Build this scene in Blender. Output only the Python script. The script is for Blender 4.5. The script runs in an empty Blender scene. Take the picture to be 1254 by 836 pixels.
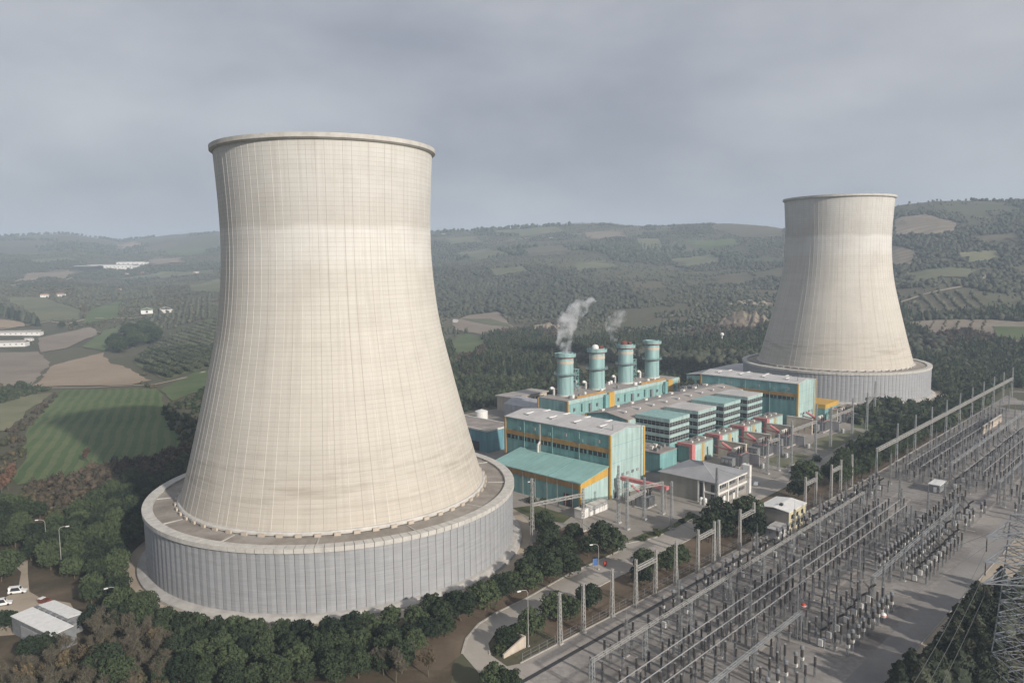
import bpy, bmesh, math, random
import numpy as np
from mathutils import Vector, Matrix
rnd = random.Random(7)
npr = np.random.RandomState(11)
R = math.radians
sc = bpy.context.scene
COL = sc.collection

# ------------------------------------------------------------------ camera
F_PX, PITCH, ROLL, CAM_H = 929.6, 0.103, -0.012, 97.23
W0, H0 = 1254, 836
cam = bpy.data.cameras.new("camera")
cam.sensor_width = 36.0
cam.lens = F_PX / W0 * 36.0
cam.clip_start = 1.0
cam.clip_end = 40000.0
camo = bpy.data.objects.new("camera", cam)
COL.objects.link(camo)
_r = Vector((1, 0, 0)); _u = Vector((0, math.sin(PITCH), math.cos(PITCH))); _f = Vector((0, math.cos(PITCH), -math.sin(PITCH)))
_cr, _sr = math.cos(ROLL), math.sin(ROLL)
r2 = _r * _cr + _u * _sr; u2 = -_r * _sr + _u * _cr
camo.matrix_world = Matrix(((r2.x, u2.x, -_f.x, 0), (r2.y, u2.y, -_f.y, 0), (r2.z, u2.z, -_f.z, CAM_H), (0, 0, 0, 1)))
sc.camera = camo

# ------------------------------------------------------------------ sky, sun, exposure
SUN_DIR = (0.656, -0.755)            # horizontal direction towards the sun
SUN_EL = R(24.0)
SUN_STRENGTH = 5.0
SKY_STRENGTH = 0.1
EXPOSURE = 0.14
HAZE_DENSITY = 0.00019
w = bpy.data.worlds.new("World"); sc.world = w; w.use_nodes = True
nt = w.node_tree; nt.nodes.clear()
out = nt.nodes.new("ShaderNodeOutputWorld"); bg = nt.nodes.new("ShaderNodeBackground")
sky = nt.nodes.new("ShaderNodeTexSky"); sky.sky_type = 'NISHITA'; sky.sun_disc = False
sky.sun_elevation = SUN_EL; sky.sun_rotation = math.atan2(SUN_DIR[0], SUN_DIR[1]); sky.altitude = 200
sky.air_density = 1.2; sky.dust_density = 3.0
tc = nt.nodes.new("ShaderNodeTexCoord")
mp = nt.nodes.new("ShaderNodeMapping"); mp.inputs['Scale'].default_value = (1.0, 1.0, 2.3); mp.inputs['Location'].default_value = (0.4, 0.15, 0.3)
n1 = nt.nodes.new("ShaderNodeTexNoise"); n1.inputs['Scale'].default_value = 2.3; n1.inputs['Detail'].default_value = 5.0; n1.inputs['Roughness'].default_value = 0.5; n1.inputs['Distortion'].default_value = 0.0
rp = nt.nodes.new("ShaderNodeValToRGB")
rp.color_ramp.elements[0].position = 0.38; rp.color_ramp.elements[0].color = (2.6, 2.7, 3.2, 1)
rp.color_ramp.elements[1].position = 0.76; rp.color_ramp.elements[1].color = (5.6, 5.6, 5.75, 1)
mx = nt.nodes.new("ShaderNodeMix"); mx.data_type = 'RGBA'; mx.inputs[0].default_value = 0.88
nt.links.new(tc.outputs['Generated'], mp.inputs['Vector']); nt.links.new(mp.outputs['Vector'], n1.inputs['Vector'])
nt.links.new(n1.outputs['Fac'], rp.inputs['Fac'])
nt.links.new(sky.outputs['Color'], mx.inputs[6]); nt.links.new(rp.outputs['Color'], mx.inputs[7])
nt.links.new(mx.outputs[2], bg.inputs['Color']); bg.inputs['Strength'].default_value = SKY_STRENGTH
nt.links.new(bg.outputs['Background'], out.inputs['Surface'])
sl = bpy.data.lights.new("sun", 'SUN'); sl.energy = SUN_STRENGTH; sl.angle = R(1.6); sl.color = (1.0, 0.93, 0.84)
so = bpy.data.objects.new("sun", sl); COL.objects.link(so)
d_sun = Vector((SUN_DIR[0] * math.cos(SUN_EL), SUN_DIR[1] * math.cos(SUN_EL), math.sin(SUN_EL)))
so.rotation_euler = d_sun.to_track_quat('Z', 'Y').to_euler(); so.location = (0, 0, 400)
vs = sc.view_settings
vs.view_transform = 'Standard'; vs.look = 'None'; vs.gamma = 1.0; vs.exposure = EXPOSURE; vs.use_curve_mapping = False
sc.render.engine = 'CYCLES'
cy = sc.cycles
cy.use_denoising = True
cy.max_bounces = 6; cy.diffuse_bounces = 2; cy.glossy_bounces = 2; cy.transmission_bounces = 2; cy.volume_bounces = 3
cy.transparent_max_bounces = 6
cy.volume_step_rate = 2.0; cy.volume_max_steps = 256
cy.use_adaptive_sampling = True; cy.adaptive_threshold = 0.02

# ------------------------------------------------------------------ materials
def principled(name):
    m = bpy.data.materials.new(name); m.use_nodes = True
    n = m.node_tree; n.nodes.clear()
    o = n.nodes.new("ShaderNodeOutputMaterial"); b = n.nodes.new("ShaderNodeBsdfPrincipled")
    n.links.new(b.outputs[0], o.inputs[0])
    return m, n, b

def node(n, typ, **kw):
    x = n.nodes.new(typ)
    for k, v in kw.items(): setattr(x, k, v)
    return x

def mth(n, op, a, b=None, c=None):
    x = node(n, "ShaderNodeMath", operation=op)
    for i, v in enumerate((a, b, c)):
        if v is None: continue
        if isinstance(v, (int, float)): x.inputs[i].default_value = v
        else: n.links.new(v, x.inputs[i])
    return x.outputs[0]

def mixc(n, fac, a, b, mode='MIX'):
    x = node(n, "ShaderNodeMix", data_type='RGBA', blend_type=mode)
    if isinstance(fac, (int, float)): x.inputs[0].default_value = fac
    else: n.links.new(fac, x.inputs[0])
    for i, v in ((6, a), (7, b)):
        if isinstance(v, tuple): x.inputs[i].default_value = (*v[:3], 1)
        else: n.links.new(v, x.inputs[i])
    return x.outputs[2]

def ramp(n, fac, stops):
    x = node(n, "ShaderNodeValToRGB")
    cr = x.color_ramp
    while len(cr.elements) < len(stops): cr.elements.new(0.5)
    for e, (p, c) in zip(cr.elements, stops):
        e.position = p; e.color = (*c, 1) if len(c) == 3 else c
    n.links.new(fac, x.inputs[0])
    return x.outputs[0]

def noise(n, vec, scale, detail=4, rough=0.55):
    x = node(n, "ShaderNodeTexNoise"); x.inputs['Scale'].default_value = scale
    x.inputs['Detail'].default_value = detail; x.inputs['Roughness'].default_value = rough
    if vec is not None: n.links.new(vec, x.inputs['Vector'])
    return x.outputs['Fac']

def objco(n): return node(n, "ShaderNodeTexCoord").outputs['Object']

def scaled(n, vec, s, rot=(0, 0, 0)):
    x = node(n, "ShaderNodeMapping"); x.inputs['Scale'].default_value = s; x.inputs['Rotation'].default_value = rot
    n.links.new(vec, x.inputs['Vector']); return x.outputs[0]

def bump(n, b, h, strength=0.3, dist=0.1):
    x = node(n, "ShaderNodeBump"); x.inputs['Strength'].default_value = strength; x.inputs['Distance'].default_value = dist
    n.links.new(h, x.inputs['Height']); n.links.new(x.outputs[0], b.inputs['Normal'])

MAT = {}
def simple(name, col, rough=0.7, var=0.25, scale=0.4, metal=0.0, var2=0.12, streak=False):
    """base colour broken up by two octaves of blotchy dirt; streak stretches the dirt vertically"""
    m, n, b = principled(name)
    co = objco(n)
    v1 = scaled(n, co, (1, 1, 0.12)) if streak else co
    f = noise(n, v1, scale, 5, 0.6)
    d = tuple(c * (1 - var) for c in col); l = tuple(min(0.9, c * (1 + var * 0.7)) for c in col)
    c1 = ramp(n, f, [(0.3, d), (0.7, l)])
    f2 = noise(n, co, scale * 9, 3, 0.6)
    c2 = mixc(n, mth(n, 'MULTIPLY', f2, var2 * 2), c1, tuple(c * 0.45 for c in col))
    n.links.new(c2, b.inputs['Base Color'])
    b.inputs['Roughness'].default_value = rough; b.inputs['Metallic'].default_value = metal
    MAT[name] = m
    return m

def cladding(name, col, pitch=1.1, var=0.2):
    """profiled sheet: vertical ribs in relief, faint panel-to-panel colour differences and rain streaks"""
    m, n, b = principled(name)
    co = objco(n)
    sep = node(n, "ShaderNodeSeparateXYZ"); n.links.new(co, sep.inputs[0])
    s = mth(n, 'ADD', sep.outputs[0], sep.outputs[1])
    fr = mth(n, 'FRACT', mth(n, 'DIVIDE', s, pitch))
    rib = mth(n, 'LESS_THAN', fr, 0.22)
    wn = node(n, "ShaderNodeTexWhiteNoise", noise_dimensions='2D')
    cmb = node(n, "ShaderNodeCombineXYZ")
    n.links.new(mth(n, 'FLOOR', mth(n, 'DIVIDE', s, 5.5)), cmb.inputs[0])
    n.links.new(mth(n, 'FLOOR', mth(n, 'DIVIDE', sep.outputs[2], 6.3)), cmb.inputs[1])
    n.links.new(cmb.outputs[0], wn.inputs['Vector'])
    f = noise(n, scaled(n, co, (1, 1, 0.1)), 0.5, 5, 0.65)
    d = tuple(c * (1 - var * 1.6) for c in col); l = tuple(min(.9, c * (1 + var)) for c in col)
    c1 = ramp(n, f, [(0.28, d), (0.72, l)])
    c2 = mixc(n, mth(n, 'MULTIPLY', wn.outputs['Value'], 0.32), c1, tuple(c * 0.6 for c in col))
    c3 = mixc(n, mth(n, 'MULTIPLY', rib, 0.13), c2, tuple(c * 0.3 for c in col))
    seam = mth(n, 'LESS_THAN', mth(n, 'FRACT', mth(n, 'DIVIDE', s, 5.5)), 0.03)
    c4 = mixc(n, mth(n, 'MULTIPLY', seam, 0.35), c3, tuple(c * 0.3 for c in col))
    n.links.new(c4, b.inputs['Base Color']); b.inputs['Roughness'].default_value = 0.5
    bump(n, b, rib, 0.5, 0.06)
    MAT[name] = m
    return m

cladding('teal', (0.235, 0.41, 0.395))
cladding('teal_dark', (0.185, 0.375, 0.375))  # deeper teal with shade put in for shaded hall sides; also dark trim
cladding('teal_pale', (0.40, 0.535, 0.51))  # paler teal with sunlight put in for sun-facing gables; also pale trim
cladding('teal_stack', (0.29, 0.45, 0.44), 3.0)
cladding('teal_roof', (0.28, 0.46, 0.43), 1.6)
cladding('grey_clad', (0.40, 0.40, 0.42))
cladding('blue_clad', (0.13, 0.30, 0.36))
simple('yellow', (0.56, 0.34, 0.07), 0.55, 0.18, 0.6, streak=True)
simple('ochre', (0.42, 0.24, 0.08), 0.6, 0.2, 0.6, streak=True)
simple('pink', (0.55, 0.20, 0.20), 0.55, 0.2, 0.8)
simple('roof_pale', (0.50, 0.48, 0.46), 0.75, 0.16, 0.12)
simple('roof_grey', (0.37, 0.34, 0.31), 0.8, 0.25, 0.15)
simple('roof_brown', (0.31, 0.27, 0.24), 0.85, 0.3, 0.15)
simple('roof_metal', (0.34, 0.34, 0.35), 0.55, 0.12, 0.25)
simple('white', (0.74, 0.73, 0.70), 0.5, 0.12, 0.8)
simple('off_white', (0.60, 0.58, 0.53), 0.65, 0.18, 0.6, streak=True)
simple('cream', (0.58, 0.52, 0.34), 0.65, 0.15, 0.5, streak=True)
simple('beige', (0.52, 0.45, 0.37), 0.75, 0.2, 0.5, streak=True)
simple('render_grey', (0.28, 0.265, 0.24), 0.8, 0.15, 0.4, streak=True)
simple('glass_dark', (0.035, 0.04, 0.045), 0.2, 0.3, 0.8)
simple('dark', (0.035, 0.035, 0.035), 0.7, 0.3, 1.0)
simple('equipment_grey', (0.20, 0.21, 0.22), 0.55, 0.25, 0.7)
simple('galvanised', (0.31, 0.32, 0.325), 0.5, 0.25, 0.5, 0.0)
simple('steel_dim', (0.20, 0.205, 0.21), 0.55, 0.3, 0.5, 0.0)
simple('pylon_steel', (0.22, 0.235, 0.255), 0.5, 0.3, 0.4, 0.0)
simple('concrete_pole', (0.36, 0.35, 0.33), 0.8, 0.2, 0.5)
simple('porcelain', (0.032, 0.026, 0.024), 0.6, 0.4, 1.2)
simple('tube_metal', (0.33, 0.33, 0.33), 0.45, 0.15, 0.5)
simple('wire', (0.10, 0.10, 0.10), 0.5, 0.1, 0.5)
simple('concrete', (0.43, 0.41, 0.38), 0.85, 0.22, 0.3)
simple('kerb_stone', (0.42, 0.39, 0.34), 0.85, 0.2, 0.6)
simple('red_paint', (0.45, 0.05, 0.03), 0.5, 0.2, 1)
simple('rust_red', (0.17, 0.055, 0.04), 0.8, 0.3, 1)
simple('blue_paint', (0.06, 0.14, 0.36), 0.5, 0.2, 1)
simple('car_silver', (0.42, 0.43, 0.45), 0.3, 0.08, 1)
simple('car_white', (0.75, 0.75, 0.74), 0.3, 0.05, 1)
simple('car_dark', (0.05, 0.055, 0.07), 0.3, 0.1, 1)
simple('tyre', (0.02, 0.02, 0.02), 0.9, 0.1, 1)
simple('bark', (0.12, 0.085, 0.06), 0.95, 0.35, 1.5)
simple('twig', (0.12, 0.105, 0.075), 0.95, 0.3, 0.8)
simple('rock', (0.27, 0.225, 0.175), 0.95, 0.5, 0.08)
simple('green_roof', (0.34, 0.42, 0.28), 0.8, 0.15, 0.2)
simple('tile_roof', (0.36, 0.2, 0.14), 0.8, 0.2, 0.4)
simple('stone_pale', (0.52, 0.50, 0.46), 0.9, 0.2, 0.4)

def foliage_mat(name, dark, light, scale=0.35, obj_var=0.35):
    m, n, b = principled(name)
    co = objco(n)
    f = noise(n, co, scale, 3, 0.6)
    f2 = noise(n, co, scale * 5, 2, 0.6)
    oi = node(n, "ShaderNodeObjectInfo")
    k = mth(n, 'ADD', mth(n, 'MULTIPLY', f, 0.55), mth(n, 'ADD', mth(n, 'MULTIPLY', f2, 0.3), mth(n, 'MULTIPLY', mth(n, 'SUBTRACT', oi.outputs['Random'], 0.5), obj_var)))
    c = ramp(n, k, [(0.2, dark), (0.62, light)])
    n.links.new(c, b.inputs['Base Color']); b.inputs['Roughness'].default_value = 0.85
    b.inputs['Specular IOR Level'].default_value = 0.2
    MAT[name] = m
    return m
foliage_mat('pine', (0.016, 0.027, 0.016), (0.062, 0.083, 0.040), 0.35, 0.5)
foliage_mat('conifer', (0.026, 0.036, 0.025), (0.095, 0.105, 0.07), 0.35, 0.6)
foliage_mat('olive', (0.045, 0.058, 0.036), (0.11, 0.125, 0.075), 0.3)
foliage_mat('dry_leaf', (0.09, 0.072, 0.045), (0.155, 0.12, 0.07), 0.3)
foliage_mat('rust_leaf', (0.085, 0.055, 0.04), (0.17, 0.10, 0.065), 0.3)
foliage_mat('yellow_leaf', (0.25, 0.15, 0.03), (0.5, 0.33, 0.06), 0.4)
foliage_mat('bush', (0.025, 0.035, 0.017), (0.07, 0.085, 0.035), 0.6)

def tint_mat(name, stops):
    """foliage of a far-off mass: every plant carries its own random value"""
    m, n, b = principled(name)
    a = node(n, "ShaderNodeAttribute", attribute_name='tint')
    f = noise(n, objco(n), 0.25, 2, 0.6)
    k = mth(n, 'ADD', mth(n, 'MULTIPLY', a.outputs['Fac'], 0.75), mth(n, 'MULTIPLY', f, 0.25))
    n.links.new(ramp(n, k, stops), b.inputs['Base Color']); b.inputs['Roughness'].default_value = 0.9
    b.inputs['Specular IOR Level'].default_value = 0.1
    MAT[name] = m
tint_mat('forest_mass', [(0.05, (0.022, 0.034, 0.022)), (0.6, (0.05, 0.066, 0.036)), (0.95, (0.10, 0.105, 0.06))])
tint_mat('scrub_mass', [(0.05, (0.035, 0.042, 0.024)), (0.5, (0.08, 0.078, 0.045)), (0.95, (0.15, 0.11, 0.07))])
tint_mat('autumn_mass', [(0.05, (0.035, 0.034, 0.025)), (0.5, (0.072, 0.06, 0.043)), (0.95, (0.125, 0.092, 0.066))])
tint_mat('olive_mass', [(0.05, (0.05, 0.058, 0.04)), (0.9, (0.12, 0.122, 0.085))])
tint_mat('hill_mass', [(0.05, (0.036, 0.045, 0.033)), (0.9, (0.085, 0.088, 0.06))])

def ground_mat(name, cols, scale, rough=0.95, fine=0.4, bumpd=0.0, rows=None, rowcol=None, rowamt=0.5):
    """three-tone soil; rows = (spacing, angle) draws crop rows"""
    m, n, b = principled(name)
    co = objco(n)
    f = noise(n, co, scale, 6, 0.62)
    c = ramp(n, f, [(0.3, cols[0]), (0.5, cols[1]), (0.72, cols[2])])
    f2 = noise(n, co, scale * 14, 4, 0.65)
    c = mixc(n, mth(n, 'MULTIPLY', mth(n, 'SUBTRACT', f2, 0.35), fine), c, tuple(x * 0.5 for x in cols[0]))
    if rows:
        v = scaled(n, co, (1, 1, 1), (0, 0, rows[1]))
        s = node(n, "ShaderNodeSeparateXYZ"); n.links.new(v, s.inputs[0])
        wob = mth(n, 'MULTIPLY', noise(n, co, 0.03, 2), 6.0)
        ph = mth(n, 'FRACT', mth(n, 'DIVIDE', mth(n, 'ADD', s.outputs[0], wob), rows[0]))
        line = mth(n, 'LESS_THAN', mth(n, 'ABSOLUTE', mth(n, 'SUBTRACT', ph, 0.5)), 0.24)
        brk = mth(n, 'MULTIPLY', line, mth(n, 'MULTIPLY', noise(n, co, 0.2, 3), rowamt * 1.8))
        c = mixc(n, brk, c, rowcol)
    n.links.new(c, b.inputs['Base Color']); b.inputs['Roughness'].default_value = rough
    b.inputs['Specular IOR Level'].default_value = 0.15
    if bumpd: bump(n, b, f2, 0.6, bumpd)
    MAT[name] = m
ground_mat('plough_tan', ((0.26, 0.20, 0.145), (0.32, 0.25, 0.18), (0.36, 0.29, 0.21)), 0.012, rows=(5, 0.4), rowcol=(0.22, 0.165, 0.12), rowamt=0.3)
ground_mat('plough_brown', ((0.19, 0.155, 0.12), (0.24, 0.20, 0.16), (0.28, 0.24, 0.19)), 0.014)
ground_mat('crop_green', ((0.055, 0.085, 0.035), (0.085, 0.125, 0.05), (0.13, 0.16, 0.07)), 0.012, rows=(6.5, R(156.7)), rowcol=(0.17, 0.175, 0.09), rowamt=0.42)
ground_mat('grass_pale', ((0.14, 0.145, 0.08), (0.19, 0.185, 0.11), (0.25, 0.23, 0.15)), 0.02)
ground_mat('grass_grey', ((0.11, 0.12, 0.075), (0.145, 0.15, 0.09), (0.18, 0.175, 0.11)), 0.015)
ground_mat('meadow', ((0.07, 0.10, 0.04), (0.105, 0.135, 0.06), (0.15, 0.16, 0.085)), 0.015)
ground_mat('soil_orchard', ((0.09, 0.085, 0.055), (0.12, 0.11, 0.075), (0.16, 0.14, 0.10)), 0.012)
ground_mat('orchard_green', ((0.085, 0.10, 0.05), (0.12, 0.135, 0.07), (0.16, 0.16, 0.095)), 0.012)
ground_mat('terrace_tan', ((0.20, 0.165, 0.125), (0.26, 0.215, 0.165), (0.31, 0.26, 0.20)), 0.01, rows=(28, R(90)), rowcol=(0.12, 0.11, 0.075), rowamt=0.5)
ground_mat('gravel', ((0.15, 0.137, 0.125), (0.27, 0.25, 0.23), (0.36, 0.335, 0.31)), 0.045, fine=1.15, bumpd=0.08)  # wide tone range: yard shadows mixed into the mottling as dark patches
ground_mat('yard_concrete', ((0.24, 0.215, 0.19), (0.31, 0.28, 0.25), (0.37, 0.34, 0.31)), 0.045, fine=0.45)
ground_mat('plant_ground', ((0.20, 0.18, 0.155), (0.28, 0.255, 0.225), (0.36, 0.33, 0.295)), 0.03, fine=0.55)
ground_mat('road', ((0.31, 0.28, 0.245), (0.36, 0.33, 0.29), (0.41, 0.38, 0.34)), 0.04, fine=0.3)
ground_mat('asphalt', ((0.10, 0.10, 0.105), (0.135, 0.135, 0.14), (0.18, 0.175, 0.175)), 0.05, fine=0.4)
ground_mat('grove_soil', ((0.06, 0.05, 0.034), (0.095, 0.077, 0.052), (0.15, 0.115, 0.08)), 0.09, fine=0.7, bumpd=0.1)
ground_mat('lane', ((0.20, 0.19, 0.18), (0.255, 0.24, 0.225), (0.31, 0.295, 0.275)), 0.05, fine=0.5)
ground_mat('bank_soil', ((0.09, 0.075, 0.05), (0.14, 0.105, 0.075), (0.20, 0.155, 0.11)), 0.05, fine=0.6, bumpd=0.1)
ground_mat('lawn', ((0.05, 0.065, 0.03), (0.085, 0.095, 0.045), (0.15, 0.14, 0.08)), 0.08, fine=0.5)
ground_mat('dirt_path', ((0.30, 0.25, 0.19), (0.38, 0.32, 0.25), (0.44, 0.38, 0.31)), 0.05, fine=0.4)

def terrain_mat():
    m, n, b = principled('terrain')
    co = objco(n)
    f = noise(n, co, 0.004, 6, 0.6)
    c = ramp(n, f, [(0.3, (0.07, 0.075, 0.046)), (0.46, (0.10, 0.105, 0.066)), (0.56, (0.125, 0.115, 0.078)), (0.7, (0.088, 0.096, 0.06))])
    vo = node(n, "ShaderNodeTexVoronoi", feature='F1'); vo.inputs['Scale'].default_value = 0.0055; vo.inputs['Randomness'].default_value = 0.9
    n.links.new(co, vo.inputs['Vector'])
    sp = node(n, "ShaderNodeSeparateColor"); n.links.new(vo.outputs['Color'], sp.inputs[0])
    pc = ramp(n, sp.outputs[0], [(0.0, (0.08, 0.09, 0.058)), (0.35, (0.125, 0.13, 0.088)), (0.6, (0.15, 0.135, 0.10)), (0.8, (0.10, 0.12, 0.068)), (1.0, (0.07, 0.08, 0.055))])
    geo = node(n, "ShaderNodeVectorMath", operation='LENGTH'); n.links.new(co, geo.inputs[0])
    far = mth(n, 'MULTIPLY', mth(n, 'SMOOTH_MIN', mth(n, 'MAXIMUM', mth(n, 'DIVIDE', mth(n, 'SUBTRACT', geo.outputs['Value'], 420), 500), 0.0), 1.0, 0.2), 0.7)
    c = mixc(n, far, c, pc)
    f2 = noise(n, co, 0.12, 5, 0.65)
    c = mixc(n, mth(n, 'MULTIPLY', f2, 0.55), c, (0.045, 0.042, 0.026))
    f3 = noise(n, co, 0.9, 3, 0.6)
    c = mixc(n, mth(n, 'MULTIPLY', f3, 0.25), c, (0.16, 0.13, 0.085))
    n.links.new(c, b.inputs['Base Color']); b.inputs['Roughness'].default_value = 0.95; b.inputs['Specular IOR Level'].default_value = 0.1
    bump(n, b, f2, 0.5, 0.6)
    MAT['terrain'] = m
terrain_mat()

def shell_mat():
    m, n, b = principled('shell_concrete')
    co = objco(n)
    s = node(n, "ShaderNodeSeparateXYZ"); n.links.new(co, s.inputs[0])
    ang = mth(n, 'ARCTAN2', s.outputs[1], s.outputs[0])
    z = s.outputs[2]
    cyl = node(n, "ShaderNodeCombineXYZ")
    n.links.new(mth(n, 'MULTIPLY', ang, 40.0), cyl.inputs[0]); n.links.new(z, cyl.inputs[1])
    cv = cyl.outputs[0]
    # lifts: each cast ring has its own tone
    lift = mth(n, 'FLOOR', mth(n, 'DIVIDE', z, 1.35))
    bay = mth(n, 'FLOOR', mth(n, 'MULTIPLY', ang, 84 / (2 * math.pi)))
    wn = node(n, "ShaderNodeTexWhiteNoise", noise_dimensions='1D'); n.links.new(lift, wn.inputs['W'])
    wc = node(n, "ShaderNodeCombineXYZ"); n.links.new(lift, wc.inputs[0]); n.links.new(bay, wc.inputs[1])
    wn2 = node(n, "ShaderNodeTexWhiteNoise", noise_dimensions='2D'); n.links.new(wc.outputs[0], wn2.inputs['Vector'])
    zz = mth(n, 'ADD', mth(n, 'DIVIDE', z, 135.0), mth(n, 'MULTIPLY', mth(n, 'SUBTRACT', noise(n, scaled(n, cv, (0.05, 0.02, 1)), 1.0, 3), 0.5), 0.035))
    base = ramp(n, zz, [(0.13, (0.47, 0.425, 0.36)), (0.3, (0.50, 0.467, 0.412)), (0.55, (0.545, 0.516, 0.462)), (0.70, (0.545, 0.52, 0.474)), (0.74, (0.62, 0.605, 0.57)), (0.80, (0.62, 0.605, 0.575)), (0.815, (0.49, 0.47, 0.435)), (0.87, (0.52, 0.505, 0.475)), (0.95, (0.57, 0.56, 0.53)), (1.0, (0.53, 0.515, 0.48))])
    blot = noise(n, scaled(n, cv, (0.06, 0.09, 1)), 1.0, 5, 0.6)
    c = mixc(n, mth(n, 'MULTIPLY', mth(n, 'MAXIMUM', mth(n, 'SUBTRACT', blot, 0.45), 0.0), 1.3), base, (0.37, 0.345, 0.305))
    c = mixc(n, mth(n, 'MULTIPLY', wn.outputs['Value'], 0.13), c, (0.34, 0.31, 0.26))
    c = mixc(n, mth(n, 'MULTIPLY', wn2.outputs['Value'], 0.09), c, (0.66, 0.63, 0.57))
    # rain streaks: long in z, narrow round the shell
    st = noise(n, scaled(n, cv, (0.9, 0.018, 1)), 1.0, 4, 0.6)
    c = mixc(n, mth(n, 'MULTIPLY', mth(n, 'MAXIMUM', mth(n, 'SUBTRACT', st, 0.5), 0.0), 1.6), c, (0.34, 0.31, 0.27))
    st2 = noise(n, scaled(n, cv, (1.6, 0.03, 1)), 1.0, 3, 0.6)
    c = mixc(n, mth(n, 'MULTIPLY', mth(n, 'MAXIMUM', mth(n, 'SUBTRACT', st2, 0.6), 0.0), 2.4), c, (0.72, 0.70, 0.66))
    # ring of dirt at the foot
    ft = mth(n, 'MULTIPLY', mth(n, 'MAXIMUM', mth(n, 'SUBTRACT', noise(n, scaled(n, cv, (0.05, 0.42, 1)), 1.0, 5, 0.65), 0.47), 0.0), 4.5)
    foot = mth(n, 'MULTIPLY', mth(n, 'MAXIMUM', mth(n, 'SUBTRACT', 1.0, mth(n, 'ABSOLUTE', mth(n, 'DIVIDE', mth(n, 'SUBTRACT', z, 33), 12))), 0.0), mth(n, 'MINIMUM', mth(n, 'MULTIPLY', ft, 0.8), 0.7))
    c = mixc(n, foot, c, (0.30, 0.265, 0.22))
    # casting joints: horizontal and vertical
    hj = mth(n, 'LESS_THAN', mth(n, 'FRACT', mth(n, 'DIVIDE', z, 1.35)), 0.12)
    af = mth(n, 'FRACT', mth(n, 'MULTIPLY', ang, 84 / (2 * math.pi)))
    vj = mth(n, 'LESS_THAN', af, 0.045)
    wb = node(n, "ShaderNodeTexWhiteNoise", noise_dimensions='1D'); n.links.new(bay, wb.inputs['W'])
    c = mixc(n, mth(n, 'MULTIPLY', hj, mth(n, 'MULTIPLY', noise(n, scaled(n, cv, (0.08, 0.15, 1)), 1.0, 3), 0.55)), c, (0.27, 0.25, 0.22))
    jc = mixc(n, mth(n, 'GREATER_THAN', wb.outputs['Value'], 0.45), (0.33, 0.305, 0.265), (0.70, 0.67, 0.60))
    c = mixc(n, mth(n, 'MULTIPLY', vj, mth(n, 'ADD', 0.2, mth(n, 'MULTIPLY', noise(n, scaled(n, cv, (0.3, 0.08, 1)), 1.0, 2), 0.6))), c, jc)
    n.links.new(c, b.inputs['Base Color']); b.inputs['Roughness'].default_value = 0.9; b.inputs['Specular IOR Level'].default_value = 0.2
    bump(n, b, mth(n, 'ADD', hj, vj), 0.3, 0.08)
    MAT['shell'] = m
shell_mat()

def panel_mat():
    m, n, b = principled('panel_metal')
    co = objco(n)
    s = node(n, "ShaderNodeSeparateXYZ"); n.links.new(co, s.inputs[0])
    ang = mth(n, 'ARCTAN2', s.outputs[1], s.outputs[0])
    bay = mth(n, 'FLOOR', mth(n, 'MULTIPLY', ang, 144 / (2 * math.pi)))
    wb = node(n, "ShaderNodeTexWhiteNoise", noise_dimensions='1D'); n.links.new(bay, wb.inputs['W'])
    lf = mth(n, 'FRACT', mth(n, 'DIVIDE', s.outputs[2], 0.55))
    lou = mth(n, 'LESS_THAN', lf, 0.35)
    cyl = node(n, "ShaderNodeCombineXYZ"); n.links.new(mth(n, 'MULTIPLY', ang, 62.0), cyl.inputs[0]); n.links.new(s.outputs[2], cyl.inputs[1])
    dirt = noise(n, scaled(n, cyl.outputs[0], (0.12, 1.4, 1)), 1.0, 5, 0.65)
    stk = noise(n, scaled(n, cyl.outputs[0], (0.7, 0.06, 1)), 1.0, 4, 0.6)
    c = ramp(n, dirt, [(0.3, (0.27, 0.278, 0.29)), (0.55, (0.33, 0.338, 0.35)), (0.75, (0.39, 0.396, 0.404))])
    c = mixc(n, mth(n, 'MULTIPLY', wb.outputs['Value'], 0.22), c, (0.29, 0.29, 0.30))
    c = mixc(n, mth(n, 'MULTIPLY', mth(n, 'MAXIMUM', mth(n, 'SUBTRACT', stk, 0.5), 0), 1.4), c, (0.26, 0.25, 0.24))
    c = mixc(n, mth(n, 'MULTIPLY', lou, 0.16), c, (0.2, 0.2, 0.21))
    n.links.new(c, b.inputs['Base Color']); b.inputs['Roughness'].default_value = 0.6
    bump(n, b, lf, 0.25, 0.08)
    MAT['panel'] = m
panel_mat()

def deck_mat():
    m, n, b = principled('deck_concrete')
    co = objco(n)
    f = noise(n, co, 0.12, 6, 0.65); f2 = noise(n, co, 0.7, 4, 0.6)
    c = ramp(n, f, [(0.32, (0.19, 0.165, 0.14)), (0.5, (0.285, 0.255, 0.22)), (0.68, (0.37, 0.345, 0.315))])
    c = mixc(n, mth(n, 'MULTIPLY', f2, 0.4), c, (0.14, 0.115, 0.09))
    n.links.new(c, b.inputs['Base Color']); b.inputs['Roughness'].default_value = 0.95
    MAT['deck'] = m
deck_mat()

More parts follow.
